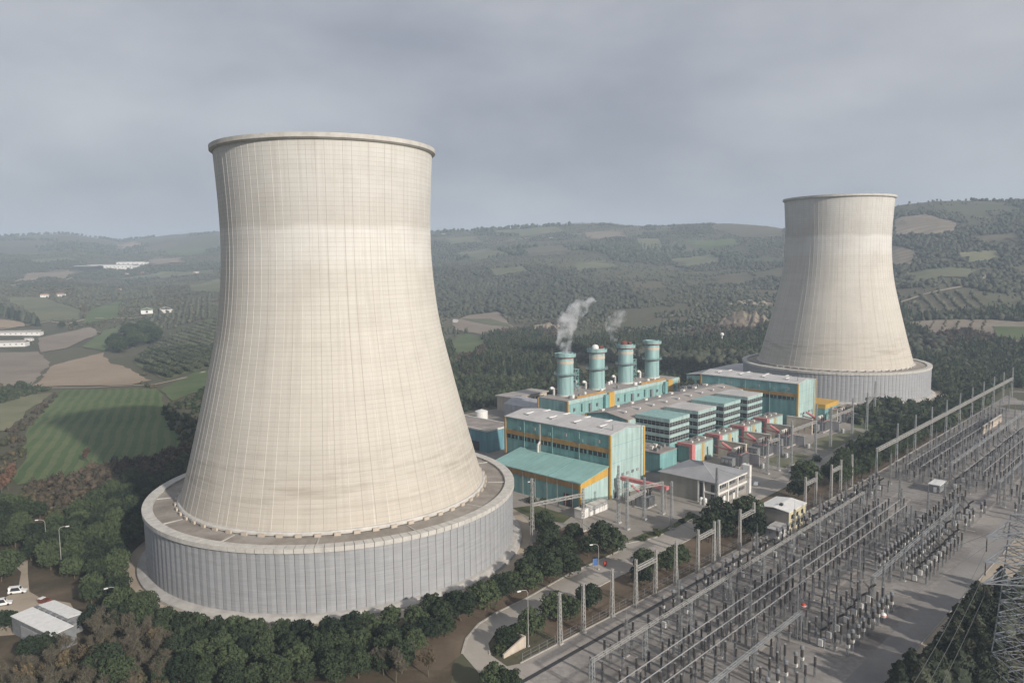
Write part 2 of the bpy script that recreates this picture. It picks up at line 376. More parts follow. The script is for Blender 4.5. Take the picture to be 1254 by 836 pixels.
def roof_sheet(name, col, pitch, ax=0):
    m, n, b = principled(name)
    co = objco(n)
    s = node(n, "ShaderNodeSeparateXYZ"); n.links.new(co, s.inputs[0])
    fr = mth(n, 'FRACT', mth(n, 'DIVIDE', s.outputs[ax], pitch))
    seam = mth(n, 'LESS_THAN', fr, 0.1)
    f = noise(n, co, 0.12, 5, 0.62); f2 = noise(n, co, 1.2, 3, 0.6)
    c = ramp(n, f, [(0.3, tuple(x * 0.8 for x in col)), (0.7, tuple(x * 1.1 for x in col))])
    c = mixc(n, mth(n, 'MULTIPLY', f2, 0.22), c, tuple(x * 0.5 for x in col))
    c = mixc(n, mth(n, 'MULTIPLY', seam, 0.25), c, tuple(x * 0.45 for x in col))
    n.links.new(c, b.inputs['Base Color']); b.inputs['Roughness'].default_value = 0.7
    bump(n, b, seam, 0.3, 0.05)
    MAT[name] = m
roof_sheet('sheet_pale', (0.54, 0.525, 0.51), 3.0, 1)
roof_sheet('sheet_brown', (0.35, 0.31, 0.28), 3.0, 0)
roof_sheet('sheet_teal', (0.27, 0.46, 0.43), 3.2, 1)
roof_sheet('sheet_metal', (0.31, 0.31, 0.32), 1.2, 0)

# ------------------------------------------------------------------ mesh helpers
class MB:
    def __init__(s): s.v = []; s.f = []; s.m = []
    def add(s, vs, fs, mi=0):
        o = len(s.v); s.v += [tuple(p) for p in vs]
        for f in fs: s.f.append([o + i for i in f]); s.m.append(mi)
    def box(s, x0, x1, y0, y1, z0, z1, mi=0):
        s.add([(x0, y0, z0), (x1, y0, z0), (x1, y1, z0), (x0, y1, z0), (x0, y0, z1), (x1, y0, z1), (x1, y1, z1), (x0, y1, z1)],
              [(0, 3, 2, 1), (4, 5, 6, 7), (0, 1, 5, 4), (1, 2, 6, 5), (2, 3, 7, 6), (3, 0, 4, 7)], mi)
        return s
    def bar(s, p, q, wd, hh=None, mi=0):
        p = Vector(p); q = Vector(q); hh = hh or wd
        d = (q - p)
        if d.length < 1e-6: return s
        d.normalize()
        a = d.cross(Vector((0, 0, 1)))
        if a.length < 1e-3: a = Vector((1, 0, 0))
        a.normalize(); b = d.cross(a)
        vs = []
        for e in (p, q):
            for sx, sy in ((-1, -1), (1, -1), (1, 1), (-1, 1)):
                vs.append(e + a * (sx * wd / 2) + b * (sy * hh / 2))
        s.add(vs, [(0, 1, 2, 3), (7, 6, 5, 4), (0, 4, 5, 1), (1, 5, 6, 2), (2, 6, 7, 3), (3, 7, 4, 0)], mi)
        return s
    def tube(s, p, q, r0, r1=None, n=6, mi=0, cap=True):
        p = Vector(p); q = Vector(q); r1 = r0 if r1 is None else r1
        d = (q - p)
        if d.length < 1e-6: return s
        d.normalize()
        a = d.cross(Vector((0, 0, 1)))
        if a.length < 1e-3: a = Vector((1, 0, 0))
        a.normalize(); b = d.cross(a)
        vs = []
        for e, r in ((p, r0), (q, r1)):
            for i in range(n):
                t = 2 * math.pi * i / n
                vs.append(e + a * (r * math.cos(t)) + b * (r * math.sin(t)))
        fs = [(i, (i + 1) % n, n + (i + 1) % n, n + i) for i in range(n)]
        if cap: fs += [tuple(range(n))[::-1], tuple(range(n, 2 * n))]
        s.add(vs, fs, mi)
        return s
    def path(s, pts, r, n=6, mi=0):
        for a, b in zip(pts[:-1], pts[1:]): s.tube(a, b, r, r, n, mi)
        return s
    def lathe(s, prof, n=16, c=(0, 0), mi=0, closed=False, cap=True):
        vs = []
        for r, z in prof:
            for i in range(n):
                t = 2 * math.pi * i / n
                vs.append((c[0] + r * math.cos(t), c[1] + r * math.sin(t), z))
        fs = []
        k = len(prof)
        for j in range(k if closed else k - 1):
            for i in range(n):
                fs.append((j * n + i, j * n + (i + 1) % n, ((j + 1) % k) * n + (i + 1) % n, ((j + 1) % k) * n + i))
        if cap and not closed:
            fs += [tuple(range(n))[::-1], tuple((k - 1) * n + i for i in range(n))]
        s.add(vs, fs, mi)
        return s
    def prism(s, poly, z0, z1, mi=0):
        n = len(poly)
        vs = [(x, y, z0) for x, y in poly] + [(x, y, z1) for x, y in poly]
        fs = [tuple(range(n))[::-1], tuple(range(n, 2 * n))] + [(i, (i + 1) % n, n + (i + 1) % n, n + i) for i in range(n)]
        s.add(vs, fs, mi)
        return s
    def gable(s, x0, x1, y0, y1, z0, zr, axis='y', th=0.35, over=0.4, mi=0):
        """pitched roof slab over a rectangle, ridge along axis"""
        if axis == 'y':
            xm = (x0 + x1) / 2; a, b = y0 - over, y1 + over
            P = [(x0 - over, z0), (xm, zr), (x1 + over, z0), (x1 + over, z0 + th), (xm, zr + th), (x0 - over, z0 + th)]
            vs = [(x, a, z) for x, z in P] + [(x, b, z) for x, z in P]
        else:
            ym = (y0 + y1) / 2; a, b = x0 - over, x1 + over
            P = [(y0 - over, z0), (ym, zr), (y1 + over, z0), (y1 + over, z0 + th), (ym, zr + th), (y0 - over, z0 + th)]
            vs = [(a, y, z) for y, z in P] + [(b, y, z) for y, z in P]
        fs = [(0, 1, 4, 5), (1, 2, 3, 4), (11, 10, 7, 6), (10, 9, 8, 7)] + [(i, 6 + i, 6 + (i + 1) % 6, (i + 1) % 6) for i in range(6)]
        s.add(vs, fs, mi)
        return s
    def build(s, name, mats, parent=None, loc=(0, 0, 0), rot=0.0, smooth=False, recalc=True):
        me = bpy.data.meshes.new(name)
        me.from_pydata(s.v, [], s.f)
        if not isinstance(mats, (list, tuple)): mats = [mats]
        for m in mats: me.materials.append(MAT[m] if isinstance(m, str) else m)
        if len(mats) > 1: me.polygons.foreach_set('material_index', s.m)
        if recalc:
            bm = bmesh.new(); bm.from_mesh(me); bmesh.ops.recalc_face_normals(bm, faces=bm.faces); bm.to_mesh(me); bm.free()
        if smooth: me.polygons.foreach_set('use_smooth', [True] * len(me.polygons))
        me.update()
        return link(name, me, parent, loc, rot)

def link(name, data, parent=None, loc=(0, 0, 0), rot=0.0):
    o = bpy.data.objects.new(name, data); COL.objects.link(o)
    o.location = loc; o.rotation_euler = (0, 0, rot)
    if parent is not None: o.parent = parent
    return o

def tag(o, label=None, cat=None, group=None, kind=None):
    if label: o['label'] = label
    if cat: o['category'] = cat
    if group: o['group'] = group
    if kind: o['kind'] = kind
    return o

def thing(name, label, cat, loc=(0, 0, 0), rot=0.0, group=None):
    return tag(link(name, None, None, loc, rot), label, cat, group)

def structure(o): o['kind'] = 'structure'; return o

KIDS = {}
def kids(o):
    return KIDS.setdefault(o.name, [c for c in bpy.data.objects if c.parent == o])
def dup(o, loc, rot, label, group=None, scale=None):
    r = o.copy(); COL.objects.link(r); r.location = loc; r.rotation_euler = (0, 0, rot)
    if scale: r.scale = scale
    r['label'] = label
    if group: r['group'] = group
    for ch in kids(o):
        c = ch.copy(); COL.objects.link(c); c.parent = r
        for g in kids(ch):
            d = g.copy(); COL.objects.link(d); d.parent = c
    return r

ONES = "first second third fourth fifth sixth seventh eighth ninth tenth eleventh twelfth thirteenth fourteenth fifteenth sixteenth seventeenth eighteenth nineteenth".split()
TENS = {2: "twent", 3: "thirt", 4: "fort", 5: "fift", 6: "sixt", 7: "sevent", 8: "eight", 9: "ninet"}
def ordw(k):
    if k < 20: return ONES[k - 1]
    t, o = divmod(k, 10)
    if t > 9: return f"{k}th"
    return TENS[t] + ("ieth" if o == 0 else "y-" + ONES[o - 1])

# ------------------------------------------------------------------ where things stand
PA = R(46.0)                                     # the plant and its switchyard share one grid
UX, UY = math.cos(PA), math.sin(PA)
OX, OY = 39.7, 304.4                             # sunlit corner of the front hall
def pw(u, v, z=0.0): return (OX + u * UX - v * UY, OY + u * UY + v * UX, z)
def to_uv(x, y):
    dx, dy = x - OX, y - OY
    return dx * UX + dy * UY, -dx * UY + dy * UX
T1 = (-62.57, 263.19, 0.0); T2 = (231.5, 542.7, 4.0)

def _hash(i, j, seed):
    n = (i * 374761393 + j * 668265263 + seed * 974634721) & 0xFFFFFFFF
    n = ((n ^ (n >> 13)) * 1274126177) & 0xFFFFFFFF
    return ((n ^ (n >> 16)) & 0xFFFF) / 65535.0
def vnoise(x, y, seed=0):
    x = np.asarray(x, float); y = np.asarray(y, float)
    i = np.floor(x).astype(np.int64); j = np.floor(y).astype(np.int64)
    fx = x - i; fy = y - j
    fx = fx * fx * (3 - 2 * fx); fy = fy * fy * (3 - 2 * fy)
    a = _hash(i, j, seed); b = _hash(i + 1, j, seed); c = _hash(i, j + 1, seed); d = _hash(i + 1, j + 1, seed)
    return (a * (1 - fx) + b * fx) * (1 - fy) + (c * (1 - fx) + d * fx) * fy
def fbm(x, y, seed=0, o=4):
    t = 0; a = 0.5
    for k in range(o):
        t = t + a * vnoise(x * 2 ** k, y * 2 ** k, seed + k); a *= 0.5
    return t
def sstep(x, a, b):
    t = np.clip((x - a) / (b - a), 0, 1); return t * t * (3 - 2 * t)
# skyline of the hills: bearing (deg from straight ahead), angle above eye level (px/929.6), distance
_az = np.array([-60, -34, -30, -27, -24, -21, -14, -6, -2, 2, 5, 8, 12, 16, 20, 24, 27, 29, 34, 60])
_px = np.array([28, 33, 36, 29, 36, 40, 40, 40, 40, 44, 46, 44, 41, 41, 34, 44, 58, 61, 56, 54])
_rd = np.array([4600, 4600, 4600, 4600, 4400, 4200, 3700, 3200, 3000, 2900, 2900, 2800, 2800, 2700, 2500, 2200, 2100, 2100, 2100, 2100])
_r0 = np.array([900, 900, 900, 900, 900, 900, 950, 950, 950, 900, 900, 900, 850, 800, 760, 740, 720, 700, 700, 700])
def hfun(x, y):
    x = np.asarray(x, float); y = np.asarray(y, float)
    r = np.hypot(x, y); az = np.degrees(np.arctan2(x, y))
    rd = np.interp(az, _az, _rd); r0 = np.interp(az, _az, _r0); px = np.interp(az, _az, _px)
    top = CAM_H + px / 929.6 * rd
    t = np.clip((r - r0) / (rd - r0), 0, 1.6)
    s = np.where(t < 1, 0.12 * t * t + 0.88 * t - 0.10 * np.sin(np.pi * t) , 1.0)
    s = np.where(t > 1, 1 - 0.35 * (t - 1), s)
    s = np.where(t < 0.15, s * sstep(t, -0.02, 0.15), s)
    h = top * s
    amp = sstep(t, 0.02, 0.4) * (1 - 0.75 * sstep(t, 0.75, 1.0))
    h = h + amp * 62 * (fbm(x / 520, y / 520, 3, 3) - 0.44) + amp * 26 * (fbm(x / 190 + 7, y / 190, 9, 3) - 0.44)
    h = h + sstep(t, 0.8, 1.0) * 9 * (fbm(x / 160, y / 160, 21, 2) - 0.4)
    h = h + sstep(r, 420, 900) * 7 * (fbm(x / 210, y / 210, 31, 3) - 0.44)
    du, dv = x - OX, y - OY
    u = du * UX + dv * UY; v = -du * UY + dv * UX
    h = h + 4.0 * sstep(u, 205, 250) * sstep(v, -44, -28) * (1 - sstep(r, 700, 900))
    # strip of rough bank below the yard at the photograph's right foot
    h = h - 1.5 * sstep(-v, 139, 150) * (1 - sstep(r, 420, 700))
    return h
def hz(x, y): return float(hfun(x, y))
def ray(px, py):
    a, b = px - W0 / 2, py - H0 / 2
    x = a * _cr + b * _sr; y = -(-a * _sr + b * _cr)
    d = Vector((x / F_PX, 1, y / F_PX))
    c, s = math.cos(PITCH), math.sin(PITCH)
    return Vector((d.x, d.y * c + d.z * s, -d.y * s + d.z * c))
def at(px, py, z=None):
    """the spot on the ground (or at height z) that a pixel of the photograph looks at"""
    d = ray(px, py)
    if z is not None:
        t = (z - CAM_H) / d.z; return (d.x * t, d.y * t)
    t = np.geomspace(100, 7000, 700)
    hh = hfun(d.x * t, d.y * t); zz = CAM_H + d.z * t
    k = np.argmax(zz < hh)
    if not (zz < hh).any(): k = len(t) - 1
    a, b = t[max(k - 1, 0)], t[k]
    for _ in range(14):
        m = (a + b) / 2
        if CAM_H + d.z * m < hz(d.x * m, d.y * m): b = m
        else: a = m
    return (d.x * b, d.y * b)
def at3(px, py): x, y = at(px, py); return (x, y, hz(x, y))
def inpoly(x, y, poly):
    x = np.asarray(x); y = np.asarray(y); r = np.zeros(x.shape, bool)
    n = len(poly)
    for i in range(n):
        x0, y0 = poly[i]; x1, y1 = poly[(i + 1) % n]
        if y0 == y1: continue
        c = ((y0 > y) != (y1 > y)) & (x < (x1 - x0) * (y - y0) / (y1 - y0) + x0)
        r ^= c
    return r

# ------------------------------------------------------------------ terrain, hills, air
def make_terrain():
    an = np.radians(np.concatenate([np.linspace(-52, 52, 330), np.linspace(55, 305, 70)]))
    rr = np.concatenate([[0.0, 20, 40], np.geomspace(60, 9500, 250)])
    A, RR = np.meshgrid(an, rr)
    X = RR * np.sin(A); Y = RR * np.cos(A); Z = hfun(X, Y)
    na, nr = len(an), len(rr)
    v = np.stack([X, Y, Z], -1).reshape(-1, 3)
    i = np.arange(na); j = np.arange(nr - 1)
    J, I = np.meshgrid(j, i, indexing='ij'); I2 = (I + 1) % na
    f = np.stack([J * na + I, (J + 1) * na + I, (J + 1) * na + I2, J * na + I2], -1).reshape(-1, 4)
    me = mesh_np('terrain', v, f[:, ::-1], 'terrain', True)
    return structure(link('terrain', me))
def mesh_np(name, v, f, mats, smooth=False, tint=None):
    me = bpy.data.meshes.new(name)
    n, k = f.shape
    me.vertices.add(len(v)); me.vertices.foreach_set('co', np.ascontiguousarray(v, np.float32).ravel())
    me.loops.add(n * k); me.loops.foreach_set('vertex_index', np.ascontiguousarray(f, np.int32).ravel())
    me.polygons.add(n); me.polygons.foreach_set('loop_start', np.arange(0, n * k, k, dtype=np.int32))
    if tint is not None:
        a = me.attributes.new('tint', 'FLOAT', 'FACE'); a.data.foreach_set('value', np.asarray(tint, np.float32))
    me.materials.append(MAT[mats])
    me.update(calc_edges=True); me.validate()
    if smooth: me.polygons.foreach_set('use_smooth', np.ones(n, bool))
    return me
make_terrain()

def drape(name, poly, mat, off=0.05, seg=25.0, rough=0.0, seed=0):
    """a patch of ground cover that follows the terrain"""
    pts = []
    n = len(poly)
    for i in range(n):
        a = Vector(poly[i]).to_2d(); b = Vector(poly[(i + 1) % n]).to_2d()
        k = max(1, int((b - a).length / seg)) if rough == 0 else max(2, int((b - a).length / (seg * 0.5)))
        for q in range(k):
            p = a.lerp(b, q / k)
            if rough and q:
                p += Vector((rough * (vnoise(p.x / 14.0, p.y / 14.0, seed) - 0.5), rough * (vnoise(p.x / 14.0, p.y / 14.0, seed + 5) - 0.5)))
            pts.append(p)
    bm = bmesh.new()
    bm.faces.new([bm.verts.new((p.x, p.y, 0)) for p in pts])
    bmesh.ops.triangulate(bm, faces=bm.faces)
    for _ in range(7):
        es = [e for e in bm.edges if e.calc_length() > seg * 1.5]
        if not es: break
        bmesh.ops.subdivide_edges(bm, edges=es, cuts=1)
        bmesh.ops.triangulate(bm, faces=[f for f in bm.faces if len(f.verts) > 3])
    xs = np.array([v.co.x for v in bm.verts]); ys = np.array([v.co.y for v in bm.verts])
    hs = hfun(xs, ys) + off
    for v, h in zip(bm.verts, hs): v.co.z = h
    bmesh.ops.recalc_face_normals(bm, faces=bm.faces)
    if sum(f.normal.z for f in bm.faces) < 0: bmesh.ops.reverse_faces(bm, faces=bm.faces)
    me = bpy.data.meshes.new(name); bm.to_mesh(me); bm.free()
    me.materials.append(MAT[mat])
    return structure(link(name, me))

FIELDS = []
def field(name, pxs, mat, off=0.5, rough=6.0):
    poly = [at(*p) for p in pxs]
    FIELDS.append(poly)
    drape(name, poly, mat, off, 25.0, rough, len(FIELDS))
    return poly
field('ploughed_field', [(40, 473.6), (67, 447), (127, 432), (134, 444), (160, 452), (186, 466), (161, 471.5)], 'plough_tan')
field('ploughed_field', [(-30, 436), (0, 432), (47, 431), (62, 444), (38, 472), (-30, 474)], 'plough_brown')
VINE = field('crop_field', [(75, 477), (191, 476), (201, 494), (231, 560), (205, 578), (20, 594), (33, 528)], 'crop_green', 0.35)
field('pasture', [(-40, 494), (64, 481), (30, 508), (7, 528), (-40, 530)], 'grass_pale', 0.4)
field('ploughed_field', [(47, 414), (110, 401), (124, 407), (80, 427), (50, 432)], 'plough_brown', 0.7)
field('pasture', [(7, 364), (54, 364), (97, 380), (97, 392), (47, 394)], 'grass_grey', 1.0)
field('meadow_field', [(110, 380), (150, 367), (144, 390), (100, 397)], 'meadow', 1.0)
field('meadow_field', [(100, 425), (128, 405), (165, 395), (190, 402), (140, 418), (128, 431)], 'meadow', 0.9)
field('ploughed_field', [(15, 347), (33, 335), (84, 332), (97, 335), (40, 344)], 'terrace_tan', 1.5)
field('pasture', [(231, 350), (268, 342), (300, 350), (300, 362), (234, 357)], 'grass_grey', 1.5)
field('pasture', [(-30, 388), (28, 395), (30, 400), (-30, 405)], 'plough_tan', 0.9)
field('pasture', [(120, 340), (200, 333), (262, 330), (262, 336), (190, 341)], 'grass_grey', 1.6)
field('meadow_field', [(196, 478), (240, 455), (300, 450), (300, 470), (235, 482), (212, 492)], 'meadow', 0.5)
field('ploughed_field', [(553, 394), (575, 386), (611, 382), (629, 401), (601, 412), (559, 405)], 'plough_brown', 0.9)
field('pasture', [(565, 391), (600, 391), (622, 397), (628, 402), (590, 397)], 'grass_grey', 1.4)
field('meadow_field', [(550, 420), (570, 408), (590, 415), (600, 440), (560, 450)], 'meadow', 0.8)
field('ploughed_field', [(870, 280), (958, 279), (958, 290), (910, 291)], 'soil_orchard', 2.0)
field('pasture', [(780, 293), (808, 293), (811, 303), (787, 307)], 'grass_grey', 2.0)
field('pasture', [(600, 283), (680, 278), (690, 284), (640, 290)], 'grass_grey', 2.0)
field('terraced_field', [(1096, 270), (1134, 263.5), (1171, 273.6), (1168, 287), (1096, 290)], 'terrace_tan', 2.0)
field('terraced_field', [(1080, 299), (1124, 309), (1114, 327), (1080, 324)], 'terrace_tan', 1.8)
ORCH_R = field('orchard_ground', [(1104, 377), (1134, 361), (1201, 361), (1211, 387), (1114, 387)], 'soil_orchard', 1.0)
field('ploughed_field', [(1104, 395), (1211, 392), (1300, 396), (1300, 424), (1160, 424)], 'plough_brown', 0.9)
field('meadow_field', [(1215, 401), (1300, 401), (1300, 417), (1218, 417)], 'meadow', 1.4)
ORCH_L = field('orchard_ground', [(164, 444), (201, 414), (240, 398), (300, 372), (300, 440), (231, 457), (201, 467)], 'orchard_green', 0.5)

for pl, mt in (([(560, 310), (600, 304), (618, 312), (580, 320)], 'grass_grey'), ([(640, 305), (690, 300), (700, 309), (650, 315)], 'soil_orchard'), ([(720, 285), (760, 283), (766, 290), (728, 294)], 'terrace_tan'),
               ([(545, 292), (585, 290), (590, 297), (550, 300)], 'grass_grey'), ([(820, 318), (870, 312), (884, 322), (836, 328)], 'grass_grey'), ([(870, 340), (915, 334), (925, 344), (880, 352)], 'soil_orchard'), ([(600, 330), (640, 326), (648, 334), (606, 340)], 'grass_grey'),
               ([(700, 325), (742, 320), (750, 328), (710, 333)], 'grass_grey'), ([(840, 295), (900, 293), (905, 301), (850, 304)], 'meadow'), ([(1110, 335), (1170, 328), (1190, 340), (1120, 348)], 'grass_grey'), ([(1190, 290), (1240, 286), (1254, 296), (1200, 300)], 'soil_orchard'),
               ([(1180, 310), (1220, 308), (1230, 318), (1186, 322)], 'grass_pale'), ([(40, 318), (90, 315), (95, 320), (46, 323)], 'grass_grey'), ([(140, 300), (165, 296), (172, 301), (150, 305)], 'plough_tan'), ([(200, 308), (250, 304), (256, 310), (206, 314)], 'meadow'), ([(180, 318), (220, 316), (224, 322), (186, 325)], 'plough_brown')):
    field('pasture' if mt != 'soil_orchard' else 'orchard_ground', pl, mt, 1.8, 55.0)
def haze():
    m = bpy.data.materials.new('haze_air'); m.use_nodes = True
    n = m.node_tree; n.nodes.clear()
    o = n.nodes.new("ShaderNodeOutputMaterial"); v = n.nodes.new("ShaderNodeVolumePrincipled")
    v.inputs['Color'].default_value = (0.70, 0.83, 1.0, 1); v.inputs['Density'].default_value = HAZE_DENSITY
    v.inputs['Anisotropy'].default_value = 0.0
    n.links.new(v.outputs[0], o.inputs['Volume'])
    MAT['haze_air'] = m
    b = MB().box(-9900, 9900, -9900, 9900, -8.0, 420.0)
    return tag(b.build('haze', 'haze_air'), kind='stuff')
haze()

# ------------------------------------------------------------------ paved ground, roads
def kerb(pts, name='kerb', h=0.22, wd=0.35, z=0.08, mat='kerb_stone'):
    m = MB()
    for a, b in zip(pts[:-1], pts[1:]): m.bar((a[0], a[1], z + h / 2 - 0.05), (b[0], b[1], z + h / 2 - 0.05), wd, h)
    return structure(m.build(name, mat))
def uvpoly(pts): return [pw(u, v)[:2] for u, v in pts]
PLANT = [(-62, -6), (-40, -34), (-10, -44), (0, -44), (60, -44), (220, -44), (236, -40), (236, 60), (200, 112), (172, 166), (80, 178), (20, 140), (-4, 112), (-30, 70), (-30, 30), (-62, 16)]
drape('plant_yard', uvpoly(PLANT), 'plant_ground', 0.03, 40)
drape('switchyard_ground', uvpoly([(-135, -62), (-60, -63.5), (90, -67), (240, -67), (400, -67), (400, -138), (60, -138), (-60, -129), (-135, -122)]), 'gravel', 0.03, 40)
drape('service_strip', uvpoly([(-128, -57), (-119, -61.2), (-60, -63.6), (90, -67.4), (90, -71.6), (-60, -68.5), (-135, -66.5)]), 'yard_concrete', 0.06, 40)
drape('yard_lane', uvpoly([(-135, -121), (-60, -122), (60, -123), (100, -124), (100, -132), (60, -131), (-60, -129), (-135, -127)]), 'lane', 0.06, 40)
drape('dirt_track', uvpoly([(-135, -127.2), (-60, -129.2), (60, -131.2), (140, -133), (140, -138), (-60, -137), (-135, -135)]), 'dirt_path', 0.055, 40)
drape('cross_road', [at(1108, 655), at(1128, 622), at(1165, 627), at(1300, 645), at(1300, 654), at(1190, 640), at(1150, 636)], 'yard_concrete', 0.07, 40)
ROAD_O = [(566, 800), (571, 782), (586, 764), (610, 749), (640, 735), (670, 718), (700, 701), (730, 688), (757, 675), (756, 668), (775, 664), (800, 659), (830, 646), (850, 634)]
ROAD_I = [(880, 640), (845, 660), (812, 677), (780, 695), (745, 712), (715, 728), (680, 744), (650, 757), (625, 765), (606, 775), (597, 788), (600, 801), (620, 815), (660, 840)]
road_poly = [at(*p, 0.0) for p in ROAD_O] + [at(*p, 0.0) for p in ROAD_I] + [at(640, 850, 0), at(590, 828, 0)]
drape('service_road', road_poly, 'road', 0.08, 40)
drape('service_road', uvpoly([(-2, -37), (60, -37), (80, -38), (230, -38), (330, -42), (330, -48), (230, -46), (80, -46), (8, -46), (-8, -46)]), 'road', 0.075, 40)
drape('service_road', uvpoly([(46, -37), (72, -37), (72, -6), (46, -6)]), 'road', 0.065, 40)
drape('verge', uvpoly([(-100, -37), (-60, -37), (-44, -43), (10, -46), (80, -48), (330, -50), (330, -66.8), (90, -66.8), (-60, -63.2), (-104, -61)]), 'bank_soil', 0.04, 40)
drape('verge', [at(*p, 0.0) for p in [(470, 765), (560, 735), (620, 700), (640, 672), (700, 640), (752, 668), (700, 700), (640, 735), (586, 764), (566, 800), (540, 820), (480, 820)]], 'bank_soil', 0.035, 40)
drape('lawn', [at(*p, 0.0) for p in [(765, 663), (790, 652), (812, 648), (848, 628), (858, 632), (830, 645), (800, 657)]], 'lawn', 0.095, 40)
drape('grove_floor', [at(*p, 0.0) for p in [(-60, 630), (60, 600), (180, 585), (180, 640), (150, 690), (170, 760), (260, 790), (420, 800), (545, 770), (560, 790), (545, 880), (-60, 880)]], 'grove_soil', 0.02, 40)
drape('lawn', uvpoly([(92, -33), (122, -33), (124, -22), (104, -19), (93, -24)]), 'grass_grey', 0.06, 40)
drape('lawn', uvpoly([(140, -36), (190, -36), (196, -26), (160, -20), (142, -24)]), 'grass_grey', 0.06, 40)
drape('lawn', uvpoly([(200, -37), (232, -37), (234, -14), (212, -18), (202, -24)]), 'meadow', 0.06, 40)
kerb(uvpoly([(92, -33.2), (122, -33.2), (124.2, -22)]), wd=.3); kerb(uvpoly([(140, -36.2), (190, -36.2), (196.2, -26)]), wd=.3)
drape('lawn', [at(*p, 0.0) for p in [(627, 622), (655, 618), (700, 632), (690, 640), (650, 634)]], 'lawn', 0.06, 40)
def ribbon(name, pxs, width, mat, off):
    pts = [Vector(at(*p)) for p in pxs]; q = []
    for a, b in zip(pts[:-1], pts[1:]):
        k = max(1, int((b - a).length / 20))
        q += [a.lerp(b, i / k) for i in range(k)]
    q.append(pts[-1]); m = MB(); vs = []
    for i, p in enumerate(q):
        d = (q[min(i + 1, len(q) - 1)] - q[max(i - 1, 0)]).normalized(); nn = Vector((-d.y, d.x)) * width / 2
        for e in (p - nn, p + nn): vs.append((e.x, e.y, hz(e.x, e.y) + off))
    m.add(vs, [(2 * i, 2 * i + 1, 2 * i + 3, 2 * i + 2) for i in range(len(q) - 1)])
    return structure(m.build(name, mat, recalc=False))
def ring_sheet(name, c, r0, r1, z, mat, n=120):
    m = MB()
    vs = [(c[0] + r * math.cos(2 * math.pi * i / n), c[1] + r * math.sin(2 * math.pi * i / n), z) for r in (r0, r1) for i in range(n)]
    m.add(vs, [(i, n + i, n + (i + 1) % n, (i + 1) % n) for i in range(n)])
    return structure(m.build(name, mat))
ring_sheet('perimeter_path', T1, 60, 69.5, 0.05, 'dirt_path')
ring_sheet('perimeter_path', T2, 60, 72, 4.06, 'dirt_path')
drape('site_track', [at(*p, 0.0) for p in [(-20, 752), (0, 735), (22, 722), (26, 700), (15, 690), (0, 688), (8, 680), (34, 686), (34, 702), (36, 724), (50, 732), (86, 738), (92, 748), (40, 775), (-20, 780)]], 'dirt_path', 0.05, 40)
ribbon('field_track', [(0, 404), (60, 394), (84, 397), (110, 390), (160, 390), (195, 386), (203, 384)], 4.5, 'dirt_path', 1.0)
ribbon('field_track', [(40, 475), (110, 475), (190, 471), (230, 462), (262, 452)], 3.5, 'dirt_path', .5)
ribbon('field_track', [(14, 350), (40, 346), (100, 336), (150, 333)], 5, 'dirt_path', 1.6)
ribbon('hill_track', [(786, 394), (820, 384), (862, 374), (905, 370)], 5, 'bank_soil', 1.2)
ribbon('hill_track', [(1100, 372), (1130, 362), (1190, 350), (1216, 335)], 5, 'dirt_path', 1.6)
ribbon('hill_track', [(560, 300), (620, 296), (680, 288), (720, 286), (760, 282)], 5, 'dirt_path', 2.0)
ribbon('hill_track', [(600, 345), (660, 335), (740, 338), (800, 330), (850, 333)], 5, 'bank_soil', 1.8)
kerb([at(*p, 0.0) for p in ROAD_O[:9]], wd=0.55)
kerb([at(*p, 0.0) for p in ROAD_O[9:]])
kerb([at(*p, 0.0) for p in ROAD_I[:-2]], wd=0.4)
kerb([pw(u, v)[:2] for u, v in [(-119, -61.2), (-60, -63.7), (90, -67.4), (380, -67.4)]], wd=0.4)
kerb([pw(u, v)[:2] for u, v in [(80, -37.6), (230, -37.6)]])
kerb([pw(u, v)[:2] for u, v in [(-132, -127.2), (-60, -129.2), (60, -131.2)]], wd=0.2, h=.16)
tr = MB().box(-135, 90, -0.55, 0.55, 0.02, 0.14)
o = tr.build('cable_trench', 'dark', None, pw(0, -69.4, 0.0), PA + R(-1.0)); structure(o)

